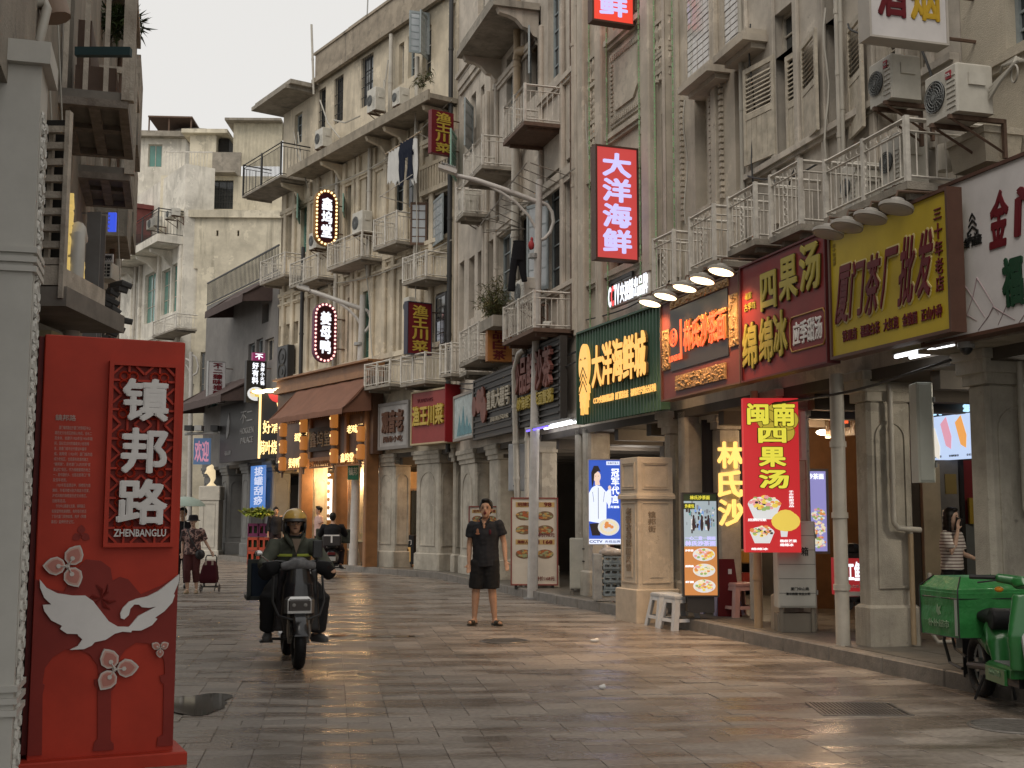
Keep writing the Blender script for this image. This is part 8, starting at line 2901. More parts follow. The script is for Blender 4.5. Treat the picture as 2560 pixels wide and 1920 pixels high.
def shoes(s, J, m, k=1.0, sole=.0, names='shoe', sandal=False):
    for sd_ in ('r', 'l'):
        an, to = V(J['an'+sd_]), V(J['to'+sd_])
        d = (to-an); d.z = 0; d.normalize()
        z0 = to.z-.03*k
        hl = an-d*.07*k
        sxv = V((-d.y, d.x, 0))
        q = MB()
        a, b_ = V((hl.x, hl.y, z0+.012)), V((to.x, to.y, z0+.012))+d*.03*k
        q.tube([a, a.lerp(b_, .15), a.lerp(b_, .65), b_], [.03*k, .042*k, .050*k, .03*k], 12, side=sxv, r2=[.012, .014, .014, .012])
        if sandal:
            q.tube([a.lerp(b_, .45)+V((0, 0, .03)), a.lerp(b_, .78)+V((0, 0, .028))], [.048*k, .046*k], 12, side=sxv, r2=[.032*k, .028*k])
        else:
            q.tube([a+V((0, 0, .035)), a.lerp(b_, .4)+V((0, 0, .045)), a.lerp(b_, .8)+V((0, 0, .03)), b_+V((0, 0, .018))], [.036*k, .044*k, .046*k, .03*k], 12, side=sxv, r2=[.04, .045, .03, .02])
        robj(names, q, .011, m, s, None, 2)
def std(k=1.0, **kw):
    J = dict(pelvis=(0, 0, .93), chest=(0, 0, 1.25), neck=(0, .0, 1.46), head=(0, -.012, 1.585), shr=(-.175, 0, 1.385), shl=(.175, 0, 1.385), elr=(-.235, .01, 1.12), ell=(.235, .01, 1.12), wrr=(-.25, -.05, .87), wrl=(.25, -.05, .87),
             hpr=(-.085, 0, .88), hpl=(.085, 0, .88), knr=(-.10, -.01, .49), knl=(.10, -.01, .49), anr=(-.11, .02, .08), anl=(.11, .02, .08), tor=(-.13, -.15, .035), tol=(.13, -.15, .035))
    J.update(kw)
    return {a: tuple(c*k for c in v) for a, v in J.items()}

# the standing man, shouting
p = gnd(1212, 1563)
J = std(.985, pelvis=(.012, 0, .93), shr=(-.182, 0, 1.375), shl=(.188, 0, 1.395), head=(.012, -.02, 1.585), elr=(-.225, .02, 1.10), wrr=(-.22, -.05, .85), ell=(.262, .02, 1.13), wrl=(.295, -.07, .88), hdl=(.22, -.3, -.85), knr=(-.125, 0, .49), anr=(-.15, .02, .08), tor=(-.20, -.13, .035), knl=(.10, -.01, .49), anl=(.135, .02, .08), tol=(.24, -.13, .035))
s, Mh = human('man in black polo shirt and shorts standing in the street, mouth wide open', T(*p) @ RZ(-.12), J, skin_m, open_mouth=True, pitch=-.12, hd=1.12)
blk_s = mat('polo_black', (.013, .014, .018), .85, var=.2, nscale=9)
upper(s, J, blk_s, .62, 1, .024, -.13)
lower(s, J, mat('shorts_black', (.008, .008, .009), .9, var=.2), .98, 1, .022, name='shorts')
hair(s, Mh)
shoes(s, J, flat('slipper_brown', (.035, .028, .018), .5), sandal=True, names='slipper')
q = MB()
for sx in (-1, 1):
    q.tube([(sx*.015, -.125, 1.36), (sx*.065, -.075, 1.43), (sx*.05, .03, 1.455)], .014, 6)
obj('collar', q, blk_s, s, smooth=True)
q = MB().ball((-.085, -.142, 1.27), (.018, .005, .035), 8, 6).ball((-.085, -.142, 1.235), (.03, .005, .016), 8, 6)
obj('chest_print', q, flat('print_copper', (.30, .14, .08)), s)
q = MB().ball((.085, -.138, 1.26), (.018, .005, .035), 8, 6)
obj('chest_print', q, flat('print_wine', (.09, .012, .02)), s)
obj('open_collar', MB().tube([(0, -.128, 1.31), (0, -.10, 1.40)], [.008, .035], 8), skin_m, s)

# woman with the shopping trolley
p = gnd(478, 1484)
kk = .86
J = std(kk, elr=(-.23, .03, 1.12), wrr=(-.22, -.03, .90), ell=(.27, .03, 1.14), wrl=(.40, .02, .93), knr=(-.09, -.08, .50), anr=(-.09, .0, .10), tor=(-.10, -.15, .035), knl=(.09, -.02, .50), anl=(.09, .08, .10), tol=(.11, -.07, .035))
s, Mh = human('woman in a dark bucket hat, flowered blouse and maroon cropped trousers', T(*p), J, skin_f, .011, fem=True, k=kk)
blouse = bpy.data.materials.new('blouse_flowered')
blouse.use_nodes = True
n_ = blouse.node_tree
vo = n_.nodes.new('ShaderNodeTexNoise'); vo.inputs['Scale'].default_value = 11; vo.inputs['Detail'].default_value = 2
gg = n_.nodes.new('ShaderNodeNewGeometry'); n_.links.new(gg.outputs['Position'], vo.inputs['Vector'])
rp = n_.nodes.new('ShaderNodeValToRGB'); rp.color_ramp.interpolation = 'CONSTANT'
e = rp.color_ramp.elements; e[0].color = (.05, .03, .03, 1); e[1].position = .47; e[1].color = (.30, .17, .15, 1)
x_ = e.new(.54); x_.color = (.42, .30, .26, 1); x_ = e.new(.60); x_.color = (.09, .05, .05, 1)
n_.links.new(vo.outputs['Fac'], rp.inputs[0]); n_.links.new(rp.outputs[0], n_.nodes['Principled BSDF'].inputs['Base Color'])
n_.nodes['Principled BSDF'].inputs['Roughness'].default_value = .8
upper(s, J, blouse, .9, kk, .032, -.06, 'blouse', fem=True)
lower(s, J, flat('trousers_maroon', (.085, .028, .028), .85), 1.62, kk, .016)
shoes(s, J, flat('shoe_cream', (.42, .34, .22)), kk, sandal=True, names='sandal')
q = MB()
q.tube([Mh @ V((0, .01, .03)), Mh @ V((0, .01, .09)), Mh @ V((0, .01, .13)), Mh @ V((0, .01, .145))], [.098, .09, .082, .05], 16)
q.tube([Mh @ V((0, .0, .035)), Mh @ V((0, .0, .02)), Mh @ V((0, .0, .01))], [.095, .13, .135], 16)
obj('bucket_hat', q, flat('hat_black', (.018, .017, .018), .8), s, smooth=True)
q = MB().tube([(-.10*kk, -.08, 1.42*kk), (0, -.145, 1.2*kk), (.13*kk, -.14, .98*kk), (.19*kk, -.06, .93*kk)], .012, 6)
obj('bag_strap', q, black_m, s)
obj('shoulder_bag', remesh(MB().ball((.2*kk, -.10, .86*kk), (.10, .06, .10), 10, 8), .015), black_m, s)
s = thing('shopping_trolley', 'dark red two wheeled shopping trolley pulled by the woman in the bucket hat', 'trolley', T(*gnd(522, 1480)))
q = MB()
q.loft([[(-.16, -.10, .17), (.15, -.10, .17), (.15, .10, .17), (-.16, .10, .17)], [(-.18, -.12, .26), (.17, -.12, .26), (.17, .1, .26), (-.18, .1, .26)], [(-.12, -.10, .5), (.14, -.10, .5), (.14, .1, .5), (-.12, .1, .5)], [(-.08, -.06, .60), (.10, -.06, .60), (.10, .06, .60), (-.08, .06, .60)]])
robj('bag', q, .014, flat('bag_wine', (.06, .006, .012), .8), s)
q = MB().tube([(-.11, .08, .1), (-.10, .1, .66), (-.08, .1, .70), (.09, .1, .70), (.11, .1, .66), (.12, .08, .1)], .012, 6).tube([(-.16, .08, .10), (.17, .08, .10)], .012, 6).tube([(-.12, -.06, .02), (-.12, .05, .16)], .01, 5).tube([(.12, -.06, .02), (.12, .05, .16)], .01, 5)
obj('frame', q, black_m, s)
for x in (-.18, .18):
    obj('wheel', MB().ring((x, .08, .075), (1, 0, 0), .065, .012, 20, 6).tube([(x-.012, .08, .075), (x+.012, .08, .075)], .02, 8), flat('wheel_grey', (.15, .13, .12)), s)
obj('pocket_trim', MB().box(-.07, -.03, -.105, -.10, .52, .60).box(.06, .10, -.105, -.10, .52, .60), flat('trim_cream', (.45, .36, .3)), s)

# person under the umbrella
p = gnd(452, 1470)
J = std(.95)
s, Mh = human('person in dark clothes under an umbrella, half hidden behind the red board', T(*p), J, skin_m, .014)
upper(s, J, flat('jacket_dark', (.02, .02, .024), .9), 1.9, .95)
lower(s, J, flat('trousers_dark', (.03, .02, .022), .9), 1.95, .95)
hair(s, Mh)
shoes(s, J, black_m)
F_ = Fr((0, p.y-.15), xd=(1, 0))
u, z = F_.uz(462, 1262)
s = thing('umbrella', 'pale green translucent umbrella just right of the red board', 'umbrella', F_.M @ T(u, 0, 0))
q = MB()
rings = []
for r, dz in ((.02, .17), (.15, .155), (.30, .10), (.40, .02), (.43, -.03)):
    rings.append([(r*math.cos(2*math.pi*k/16)*(1 if k % 2 == 0 else .93), r*math.sin(2*math.pi*k/16)*(1 if k % 2 == 0 else .93), z+dz) for k in range(16)])
q.loft(rings, False)
obj('canopy', q, flat('umbrella_green', (.42, .52, .45), .4), s, smooth=True)
obj('shaft', MB().tube([(0, 0, z+.2), (.0, .0, z-.75)], .008, 6), steel, s)

# young woman on the telephone
p = gnd(2388, 1608, .15)
kk = .83
J = std(kk, shr=(-.15, .0, 1.38), shl=(.15, 0, 1.38), elr=(-.20, -.13, 1.14), wrr=(-.115, -.16, 1.43), hdr=(.25, .1, 1), ell=(.20, -.03, 1.13), wrl=(.20, -.22, 1.06), hdl=(.1, -1, .0))
s, Mh = human('young woman in a striped top talking on a telephone behind the green box', T(*p) @ RZ(.7), J, skin_f, .008, fem=True, k=kk, yaw=.0)
strp = bpy.data.materials.new('top_striped')
strp.use_nodes = True
n_ = strp.node_tree
gg = n_.nodes.new('ShaderNodeNewGeometry'); sx_ = n_.nodes.new('ShaderNodeSeparateXYZ'); n_.links.new(gg.outputs['Position'], sx_.inputs[0])
ml = n_.nodes.new('ShaderNodeMath'); ml.operation = 'MULTIPLY'; ml.inputs[1].default_value = 1/.034; n_.links.new(sx_.outputs[2], ml.inputs[0])
fr_ = n_.nodes.new('ShaderNodeMath'); fr_.operation = 'FRACT'; n_.links.new(ml.outputs[0], fr_.inputs[0])
rp = n_.nodes.new('ShaderNodeValToRGB'); rp.color_ramp.interpolation = 'CONSTANT'; e = rp.color_ramp.elements
e[0].color = (.62, .58, .54, 1); e[1].position = .68; e[1].color = (.13, .07, .07, 1)
n_.links.new(fr_.outputs[0], rp.inputs[0]); n_.links.new(rp.outputs[0], n_.nodes['Principled BSDF'].inputs['Base Color'])
n_.nodes['Principled BSDF'].inputs['Roughness'].default_value = .85
upper(s, J, strp, .8, kk, .022, .0, 'striped_top', fem=True, vox=.009)
lower(s, J, flat('trousers_black', (.012, .012, .013), .9), 1.9, kk)
shoes(s, J, flat('sandal_tan', (.3, .18, .12)), kk, sandal=True, names='sandal')
hair(s, Mh, True)
a = V(J['wrr'])+V((.02, .0, .07))
obj('telephone', MB().box(-.006, .006, -.035, .035, -.07, .07, T(a.x+.045, a.y+.03, a.z-.01) @ RX(.25)), black_m, s)
b_ = V(J['wrl'])
s2_ = thing('cloth_bag', 'small red and white bag held by the woman on the telephone', 'bag', T(*p) @ RZ(.7) @ T(b_.x, b_.y-.08, b_.z-.10))
robj('bag', MB().ball((0, 0, 0), (.05, .05, .07), 8, 6).box(-.05, .05, -.06, .06, .03, .05), .010, flat('bag_pink', (.42, .10, .12), .7), s2_)

# man in a pink shirt in front of the awning shop
P_ = A_.at(A_.uz(796, 1350, .1)[0], -.1, .15)
J = std(.93, elr=(-.22, .03, 1.12), ell=(.22, .05, 1.12))
s, Mh = human('man in a pale pink shirt walking left in the doorway of the awning shop', T(*P_) @ RZ(-1.25), J, skin_m, .016)
upper(s, J, flat('shirt_pink', (.55, .38, .34), .85), .7, .93, .03, -.12)
lower(s, J, flat('trousers_brown', (.05, .035, .03), .9), 1.9, .93)
hair(s, Mh); shoes(s, J, black_m)
# man standing further left behind the rider's helmet
P_ = G1.at(G1.uz(688, 1350, .3)[0], -.3, .15)
J = std(.92)
s, Mh = human('man in dark clothes holding up a red phone left of the awning shop', T(*P_) @ RZ(.4), J, skin_m, .018)
upper(s, J, flat('jacket_dark', (.02, .02, .024), .9), 1.8, .92); lower(s, J, flat('trousers_dark', (.03, .02, .022), .9), 1.9, .92)
hair(s, Mh); shoes(s, J, black_m)

# ================================================================== SCOOTERS
tyre = flat('tyre_rubber', (.012, .012, .013), .55, bump=.3)
pnt_k = mat('scooter_black', (.014, .014, .016), .25, var=.1, coat=.4)
chrome = mat('chrome', (.55, .54, .52), .2, metal=.9, var=.1)
def wheel(s, y, R, w, x=0, M=None):
    q = MB().ring((0, 0, 0), (1, 0, 0), R-w*.45, w*.5, 32, 10)
    for k in range(24):
        a = 2*math.pi*k/24
        for sx in (-1, 1):
            q.tube([(sx*w*.08, (R+.002)*math.cos(a), (R+.002)*math.sin(a)), (sx*w*.4, (R-.016)*math.cos(a+.09), (R-.016)*math.sin(a+.09))], .005, 4)
    o = obj('wheel', q, tyre, s, (M or Matrix.Identity(4)) @ T(x, y, R+.002), smooth=True)
    q = MB().tube([(-.04, 0, 0), (.04, 0, 0)], R*.22, 16)
    for k in range(5):
        a = 2*math.pi*k/5
        q.tube([(0, 0, 0), (0, (R-w*.8)*math.cos(a), (R-w*.8)*math.sin(a))], .016, 6)
    q.ring((0, 0, 0), (1, 0, 0), R-w*.85, .012, 28, 6)
    obj('rim', q, steel, o)
    return o
def scooter(label, M, front=True, paint=None, R=.245, W=.115):
    paint = paint or pnt_k
    s = thing('motor_scooter', label, 'scooter', M)
    wheel(s, -.60, R, W); wheel(s, .60, R, W)
    for sx in (-1, 1):
        obj('fork', MB().tube([(sx*.085, -.60, R), (sx*.085, -.50, .58)], [.022, .026], 8).tube([(sx*.085, -.595, .30), (sx*.085, -.56, .42)], .03, 8), chrome, s, smooth=True)
    q = MB()
    rings = []
    for i in range(9):
        a = math.radians(20+i*18)
        c = (-.60-math.cos(a)*(R+.03)*1, R+math.sin(a)*(R+.03))
        rings.append([(-.07, c[0], c[1]-.01), (-.05, c[0], c[1]+.02), (.05, c[0], c[1]+.02), (.07, c[0], c[1]-.01)])
    q.loft(rings, True)
    obj('mudguard', q, paint, s, smooth=True)
    # leg shield and front cowl
    q = MB()
    q.tube([(0, -.44, .30), (0, -.46, .50), (0, -.44, .80), (0, -.38, 1.0)], [.13, .17, .15, .11], 14, side=(1, 0, 0), r2=[.05, .09, .09, .07])
    q.tube([(0, -.36, .34), (0, -.40, .95)], [.24, .20], 14, side=(1, 0, 0), r2=[.03, .03])
    robj('front_cowl', q, .012, paint, s)
    obj('centre_panel', MB().poly([(-.075, .70), (.075, .70), (.06, 1.0), (-.06, 1.0)], -.012, 0, T(0, -.545, 0) @ RX(-.12)), flat('panel_grey', (.07, .07, .075), .3), s)
    q = MB()
    for k in range(7):
        q.poly([(.095, .72+k*.035), (.125, .735+k*.035), (.118, .755+k*.035), (.09, .74+k*.035)], -.012, 0, T(0, -.535, 0) @ RX(-.12))
    obj('white_marks', q, ink_w, s)
    q = MB().cbox(-.145, .145, -.63, -.48, .53, .69, .03)
    h = obj('headlight', q, chrome, s)
    obj('lens', MB().cbox(-.115, .115, -.642, -.60, .555, .668, .02), flat('lens_smoke', (.09, .08, .075), .12), h)
    obj('bulb', MB().ball((-.055, -.645, .61), (.018, .006, .018), 10, 6).ball((.055, -.645, .61), (.018, .006, .018), 10, 6), flat('bulb_grey', (.3, .29, .27), .3), h)
    obj('crash_bar', MB().tube([(-.24, -.40, .88), (-.25, -.50, .64), (-.20, -.60, .51), (-.06, -.66, .47), (.06, -.66, .47), (.20, -.60, .51), (.25, -.50, .64), (.24, -.40, .88)], .012, 8), black_m, s, smooth=True)
    # floor, seat, body
    obj('floorboard', MB().cbox(-.15, .15, -.36, .05, .27, .33, .02), paint, s)
    q = MB().tube([(0, .0, .42), (0, .3, .50), (0, .72, .58)], [.13, .17, .10], 14, side=(1, 0, 0), r2=[.14, .16, .09])
    robj('body_shell', q, .014, paint, s)
    robj('seat', MB().tube([(0, -.02, .70), (0, .25, .72), (0, .62, .76)], [.11, .15, .12], 12, side=(1, 0, 0), r2=[.04, .05, .045]), .014, black_m, s)
    obj('handlebar', MB().tube([(-.34, -.30, 1.0), (-.2, -.34, 1.02), (0, -.36, 1.0), (.2, -.34, 1.02), (.34, -.30, 1.0)], .014, 8).ball((0, -.37, 1.02), (.10, .06, .05), 10, 8), black_m, s, smooth=True)
    obj('footrest', MB().tube([(-.28, .02, .23), (.28, .02, .23)], .014, 6).cbox(-.33, -.2, -.05, .09, .20, .225, .01).cbox(.2, .33, -.05, .09, .20, .225, .01), black_m, s)
    obj('number_plate', MB().box(-.10, .10, .86, .872, .42, .52), flat('plate_white', (.4, .4, .38), .4), s)
    obj('tail_light', MB().cbox(-.09, .09, .80, .86, .56, .62, .01), flat('tail_red', (.10, .01, .01), .3), s)
    return s
pf, pr_ = gnd(745, 1672), None
Mf = T(pf.x, pf.y, 0) @ RZ(.27) @ T(0, .60, 0)
s = scooter('black electric scooter ridden towards the camera, square chrome ringed headlight in front', Mf)
obj('cover', remesh(MB().tube([(-.17, -.42, .97), (0, -.45, 1.0), (.17, -.42, .98)], [.04, .055, .04], 10).tube([(0, -.40, .96), (0, -.42, 1.06)], [.11, .07], 10, side=(1, 0, 0), r2=[.04, .02]), .013), flat('cover_grey_plastic', (.16, .16, .165), .25, var=.5, nscale=18), s)
for sx in (-1, 1):
    robj('hand_muff', MB().tube([(sx*.17, -.34, .97), (sx*.27, -.36, .95), (sx*.34, -.30, .88)], [.05, .08, .07], 12), .014, flat('muff_black', (.012, .012, .013), .9), s)
obj('phone_holder', MB().cbox(.14, .24, -.40, -.37, 1.06, 1.23, .01).tube([(.19, -.36, 1.0), (.19, -.38, 1.1)], .012, 6), black_m, s)
obj('cargo_frame', MB().box(-.45, -.41, .3, .75, .60, .64).box(-.45, -.41, .3, .34, .64, .98).box(-.45, -.15, .3, .34, .98, 1.02).box(-.45, -.15, .3, .34, .60, .64), flat('frame_dark_grey', (.06, .065, .06)), s)
obj('cargo_box', MB().cbox(-.41, .25, .42, .85, .62, 1.0, .02), flat('box_dark_blue', (.02, .035, .06), .5), s)
obj('mirror', MB().tube([(-.26, -.32, 1.0), (-.36, -.30, 1.08)], .008, 6).ball((-.38, -.30, 1.10), (.045, .012, .03), 10, 6), chrome, s)
# its rider
J = dict(pelvis=(0, .22, .80), chest=(0, .12, 1.10), neck=(0, .06, 1.28), head=(0, .02, 1.39), shr=(-.185, .08, 1.19), shl=(.185, .08, 1.19), elr=(-.31, -.08, .98), ell=(.31, -.08, .98), wrr=(-.29, -.28, .96), wrl=(.33, -.27, .95),
         hpr=(-.10, .18, .78), hpl=(.10, .18, .78), knr=(-.26, -.20, .66), knl=(.25, -.20, .64), anr=(-.25, -.02, .28), anl=(.24, -.04, .26), tor=(-.28, -.16, .25), tol=(.31, -.14, .225))
s, Mh = human('rider in a gold helmet and dark green jacket on the black scooter', Mf, J, skin_m, .011, hands=(1, 1))
upper(s, J, mat('jacket_green_black', (.075, .082, .060),   .8, var=.3, nscale=12), 1.9, 1, .020, -.08, 'jacket', .0)
lower(s, J, mat('trousers_black_b', (.012, .013, .015), .85, var=.25, nscale=8), 1.85, 1, .03)
shoes(s, J, flat('shoe_grey', (.10, .10, .10)))
band = flat('reflective_yellow', (.62, .72, .12), .4)
ax = (V(J['chest'])-V(J['pelvis'])).normalized()
def wrap(z, rx, ry, m, name, x0=-1, x1=1):
    q = MB()
    c = V(J['pelvis']).lerp(V(J['chest']), z)
    rr_ = []
    n = 20
    for i in range(n+1):
        t = math.pi*(1+ (x0+1)/2)+math.pi*(x1-x0)/2*i/n
        v = V((rx*math.cos(t), ry*math.sin(t), 0))
        rr_.append([c+v*1.0-ax*.014, c+v*1.012-ax*.0, c+v+ax*.014])
    q.loft(rr_, False, closed=False)
    return obj(name, q, m, s)
wrap(.90, .197, .150, band, 'reflective_band', -.82, -.08)
wrap(.90, .197, .150, band, 'reflective_band', .08, .82)
obj('undershirt', MB().poly([(-.045, 1.25), (.045, 1.25), (0, 1.10)], -.012, 0, T(0, -.045, 0) @ RX(.12)), flat('undershirt_tan', (.25, .19, .14)), s)
q = MB()
for sx in (-1, 1):
    q.tube([(sx*.02, -.05, 1.16), (sx*.085, -.03, 1.25), (sx*.10, .08, 1.31)], .022, 8)
obj('collar', q, MATS['jacket_green_black'], s, smooth=True)
hg = mat('helmet_gold', (.66, .42, .10), .22, var=.15, nscale=9, coat=.6)
q = MB()
rings = []
for i in range(9):
    a = math.radians(i*11.5)
    rr_ = math.cos(a)
    rings.append([Mh @ V((.125*rr_*math.cos(t), .145*rr_*math.sin(t)+.005, .035+.125*math.sin(a))) for t in [2*math.pi*k/20 for k in range(20)]])
q.loft(rings)
obj('helmet', q, hg, s, smooth=True)
q = MB()
q.loft([[Mh @ V((.122*math.cos(t), .142*math.sin(t), z_)) for t in [math.pi*1.0+math.pi*k/14 for k in range(15)]] for z_ in (.055,)]+[[Mh @ V((.118*math.cos(t), .185*math.sin(t)+.0, .028)) for t in [math.pi+math.pi*k/14 for k in range(15)]]]+[[Mh @ V((.118*math.cos(t), .150*math.sin(t), .020)) for t in [math.pi+math.pi*k/14 for k in range(15)]]], False, closed=False)
obj('visor', q, black_m, s, smooth=True)
q = MB()
for sx in (-1, 1):
    q.ball((sx*.098, .01, -.02), (.025, .06, .075), 10, 8, Mh)
q.tube([Mh @ V((-.10, -.01, -.06)), Mh @ V((-.05, -.05, -.125)), Mh @ V((.05, -.05, -.125)), Mh @ V((.10, -.01, -.06))], .009, 6)
q.ball((0, .06, -.03), (.10, .07, .085), 12, 8, Mh)
obj('helmet_lining', q, black_m, s, smooth=True)
obj('glasses', MB().ring(Mh @ V((-.032, -.098, .008)), (0, 1, 0), .02, .002, 14, 4).ring(Mh @ V((.032, -.098, .008)), (0, 1, 0), .02, .002, 14, 4), steel, s)

# scooter riding away
pf = gnd(828, 1446)
Mb = T(pf.x, pf.y, 0) @ RZ(math.pi+.12) @ T(0, -.60, 0)
s = scooter('dark scooter riding away beside the farther lamp post, a rack box behind its seat', Mb)
obj('rear_box', MB().cbox(-.22, .22, .50, .86, .78, 1.02, .03), flat('box_smoke', (.05, .045, .045), .3), s)
obj('box_trim', MB().box(-.02, .02, .862, .875, .84, 1.0).box(-.18, .18, .862, .872, 1.0, 1.03), ink_w, s)
robj('leg_apron', MB().tube([(-.42, -.42, 1.12), (.42, -.42, 1.14)], [.03, .03], 8).box(-.42, -.14, -.45, -.41, .80, 1.14).box(.14, .42, -.45, -.41, .80, 1.14), .02, flat('apron_green_grey', (.055, .06, .045), .5, var=.4, nscale=8), s)
J = dict(pelvis=(0, .22, .82), chest=(0, .16, 1.12), neck=(0, .10, 1.30), head=(0, .06, 1.42), shr=(-.19, .10, 1.22), shl=(.19, .10, 1.22), elr=(-.30, -.06, 1.02), ell=(.30, -.06, 1.02), wrr=(-.31, -.27, 1.0), wrl=(.31, -.27, 1.0),
         hpr=(-.10, .18, .80), hpl=(.10, .18, .80), knr=(-.22, -.18, .64), knl=(.22, -.18, .64), anr=(-.2, .0, .28), anl=(.2, .0, .28), tor=(-.21, -.14, .24), tol=(.21, -.14, .24))
s, Mh = human('rider in a black shirt seen from behind on the scooter riding away', Mb, J, skin_m, .015)
upper(s, J, flat('shirt_black', (.012, .012, .014), .9), 1.1, 1, .03, -.06)
lower(s, J, flat('trousers_dark', (.03, .02, .022), .9), 1.9)
hair(s, Mh); shoes(s, J, black_m)

# green delivery scooter at the right edge
rwp = gnd(2458, 1742)
Mg = T(rwp.x, rwp.y, 0) @ RZ(math.radians(-2)) @ T(0, -.60, 0)
BXM = T(0, .62, 0) @ RZ(.27) @ T(0, -.62, 0)
gp = mat('scooter_green', (.018, .13, .03), .3, var=.12, coat=.3)
gc = mat('tarpaulin_green', (.03, .20, .05), .42, var=.18, nscale=7, bump=.8, bscale=9)
s = thing('delivery_scooter', 'green delivery scooter with a big tarpaulin box at the right edge', 'scooter', Mg)
wheel(s, .60, .26, .10); wheel(s, -.66, .26, .10)
q = MB()
X0, X1, Y0, Y1, ZA, ZC = -.36, .32, .36, .90, .50, .86
rg = []
for z, g_ in ((ZA, 0), (.62, .008), (.74, .002), (ZC, .010)):
    rg.append([(x+(g_ if x > 0 else -g_)*(1 if x else 0), y+(g_ if y > .6 else -g_), z) for x, y in ((X0, Y0), (-.1, Y0-.006), (.12, Y0+.004), (X1, Y0), (X1+.006, .6), (X1, Y1), (0, Y1), (X0, Y1), (X0-.006, .62))])
base_ = rg[0]
rg.append([(x*.99, .61+(y-.61)*.98, .895) for x, y, z in base_])
rg.append([(x*.80, .61+(y-.61)*.70, .985) for x, y, z in base_])
q.loft(rg)
box_ = obj('delivery_box', q, gc, s, BXM)
q = MB()
q.loft([[(x*1.022, .61+(y-.61)*1.03, z_+.006*math.sin(i*2.1)) for i, (x, y, z) in enumerate(base_)] for z_ in (.815, .888)]+[[(x*.995, .61+(y-.61)*.99, .898) for x, y, z in base_]], True)
obj('lid_flap', q, gc, box_)
q = MB()
for (x, y) in ((X0, Y0), (X1, Y0), (X0, Y1), (X1, Y1)):
    q.tube([(x*1.01, .61+(y-.61)*1.01, ZA), (x*1.03, .61+(y-.61)*1.03, .86), (x*1.02, .61+(y-.61)*1.02, .90), (x*.80, .61+(y-.61)*.70, .988)], .006, 5)
for z, f in ((ZA+.002, 1.01), (.815, 1.03)):
    q.tube([(X0*f, .61-.25*f, z), (X1*f, .61-.25*f, z), (X1*f, .61+.25*f, z), (X0*f, .61+.25*f, z), (X0*f, .61-.25*f, z)], .005, 5)
obj('black_piping', q, black_m, box_)
obj('reflective_strip', MB().box(X0-.013, X0-.009, Y0+.012, Y0+.045, ZA+.02, .81), flat('strip_grey', (.33, .36, .32), .3), box_)
BM_ = T(X0-.012, .61, 0) @ RZ(-math.pi/2)
obj('lettering', MB().text('朴朴超市', -.17, .13, .575, .635, 0, .004, .012, BM_), flat('lettering_pale_green', (.22, .33, .20)), box_)
obj('bird_emblem', MB().poly([(-.05, .70), (-.02, .67), (.015, .68), (.0, .71), (.02, .75), (-.02, .73), (-.035, .76), (-.045, .72)], -.004, 0, BM_), flat('lettering_pale_green', (.22, .33, .20)), box_)
obj('top_print', MB().box(-.16, .16, .5, .72, .9851, .9865), flat('print_mint', (.10, .30, .14), .4, var=.5, nscale=16), box_)
obj('rack', MB().box(-.2, .2, .35, .95, .565, .595).tube([(-.12, .9, .57), (-.12, .98, .48), (-.12, .9, .36), (-.12, .62, .32)], .012, 6).tube([(-.16, .95, .56), (-.18, 1.0, .42), (-.16, .92, .24), (-.14, .66, .22)], .014, 8).tube([(.16, .95, .56), (.18, 1.0, .42), (.16, .92, .24), (.14, .66, .22)], .014, 8), black_m, s)
obj('tail_light', MB().cbox(-.06, .06, .93, .97, .48, .55, .01), flat('tail_red', (.10, .01, .01), .3), s)
obj('number_plate', MB().box(-.09, .09, .955, .962, .36, .45), flat('plate_white', (.4, .4, .38), .4), s)
q = MB().tube([(-.12, .02, .68), (.12, .02, .68)], [.085, .085], 14).tube([(0, .0, .68), (0, .30, .68)], [.13, .14], 14, side=(1, 0, 0), r2=[.06, .07])
robj('seat', q, .013, flat('seat_black', (.012, .012, .013), .6), s)
q = MB().tube([(0, -.02, .34), (0, .04, .50), (0, .16, .62)], [.13, .15, .13], 14, side=(1, 0, 0), r2=[.04, .08, .12]).tube([(0, .1, .45), (0, .5, .5)], [.14, .07], 12, side=(1, 0, 0), r2=[.10, .07])
robj('body_shell', q, .012, gp, s)
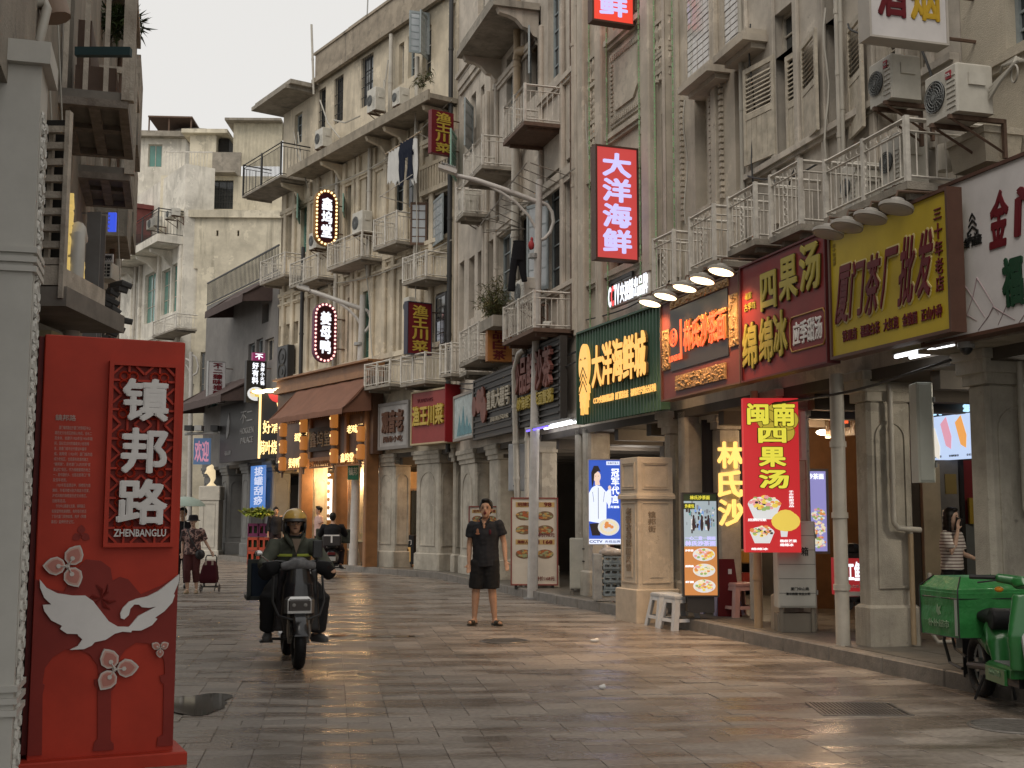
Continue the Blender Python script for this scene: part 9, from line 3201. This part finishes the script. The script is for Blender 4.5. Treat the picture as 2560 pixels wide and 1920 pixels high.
obj('floorboard', MB().cbox(-.15, .15, -.48, .08, .28, .36, .02), gp, s)
obj('floor_mat', MB().cbox(-.12, .12, -.44, .02, .361, .369, .004), flat('mat_grey', (.16, .17, .16), .6, var=.3), s)
for sx in (-.163, .163):
    obj('side_panel', MB().cbox(sx-.012, sx+.012, -.40, .02, .22, .34, .008), gp, s)
obj('lettering', MB().text('朴朴超市', -.12, .12, .27, .315, 0, .003, .01, T(-.176, -.19, 0) @ RZ(-math.pi/2)), flat('lettering_pale_green', (.25, .36, .22)), s)
q = MB().tube([(0, -.50, .34), (0, -.52, .60), (0, -.46, .90)], [.17, .19, .12], 14, side=(1, 0, 0), r2=[.04, .05, .05])
robj('leg_shield', q, .012, gp, s)
q = MB().tube([(0, -.44, .95), (0, -.42, 1.02)], [.10, .09], 12, side=(1, 0, 0), r2=[.08, .06]).tube([(-.20, -.36, 1.02), (0, -.42, .99), (.20, -.36, 1.02)], [.035, .045, .035], 10)
robj('handlebar_cowl', q, .012, gp, s)
obj('grip', MB().tube([(-.20, -.36, 1.02), (-.36, -.26, 1.02)], .017, 8).tube([(.20, -.36, 1.02), (.36, -.26, 1.02)], .017, 8).tube([(-.2, -.38, 1.0), (-.33, -.34, .98)], .007, 5), black_m, s)
obj('indicator', MB().ball((-.17, -.34, .93), (.035, .03, .022), 10, 6).ball((.17, -.34, .93), (.035, .03, .022), 10, 6), flat('indicator_amber', (.55, .22, .02), .3), s)
obj('underbody', MB().box(-.07, .07, -.4, .45, .2, .3).tube([(-.10, .25, .22), (-.16, .32, .02)], .012, 6).tube([(.10, .25, .22), (.16, .32, .02)], .012, 6).tube([(-.1, .6, .26), (-.1, .1, .3)], .03, 8).tube([(.1, .6, .26), (.1, .1, .3)], .03, 8), black_m, s)
obj('mudguard', MB().box(-.06, .06, .45, .9, .52, .54).box(-.055, .055, .90, .915, .12, .5), black_m, s)
for sx in (-1, 1):
    obj('fork', MB().tube([(sx*.08, -.66, .26), (sx*.08, -.54, .62)], .02, 8), steel, s)
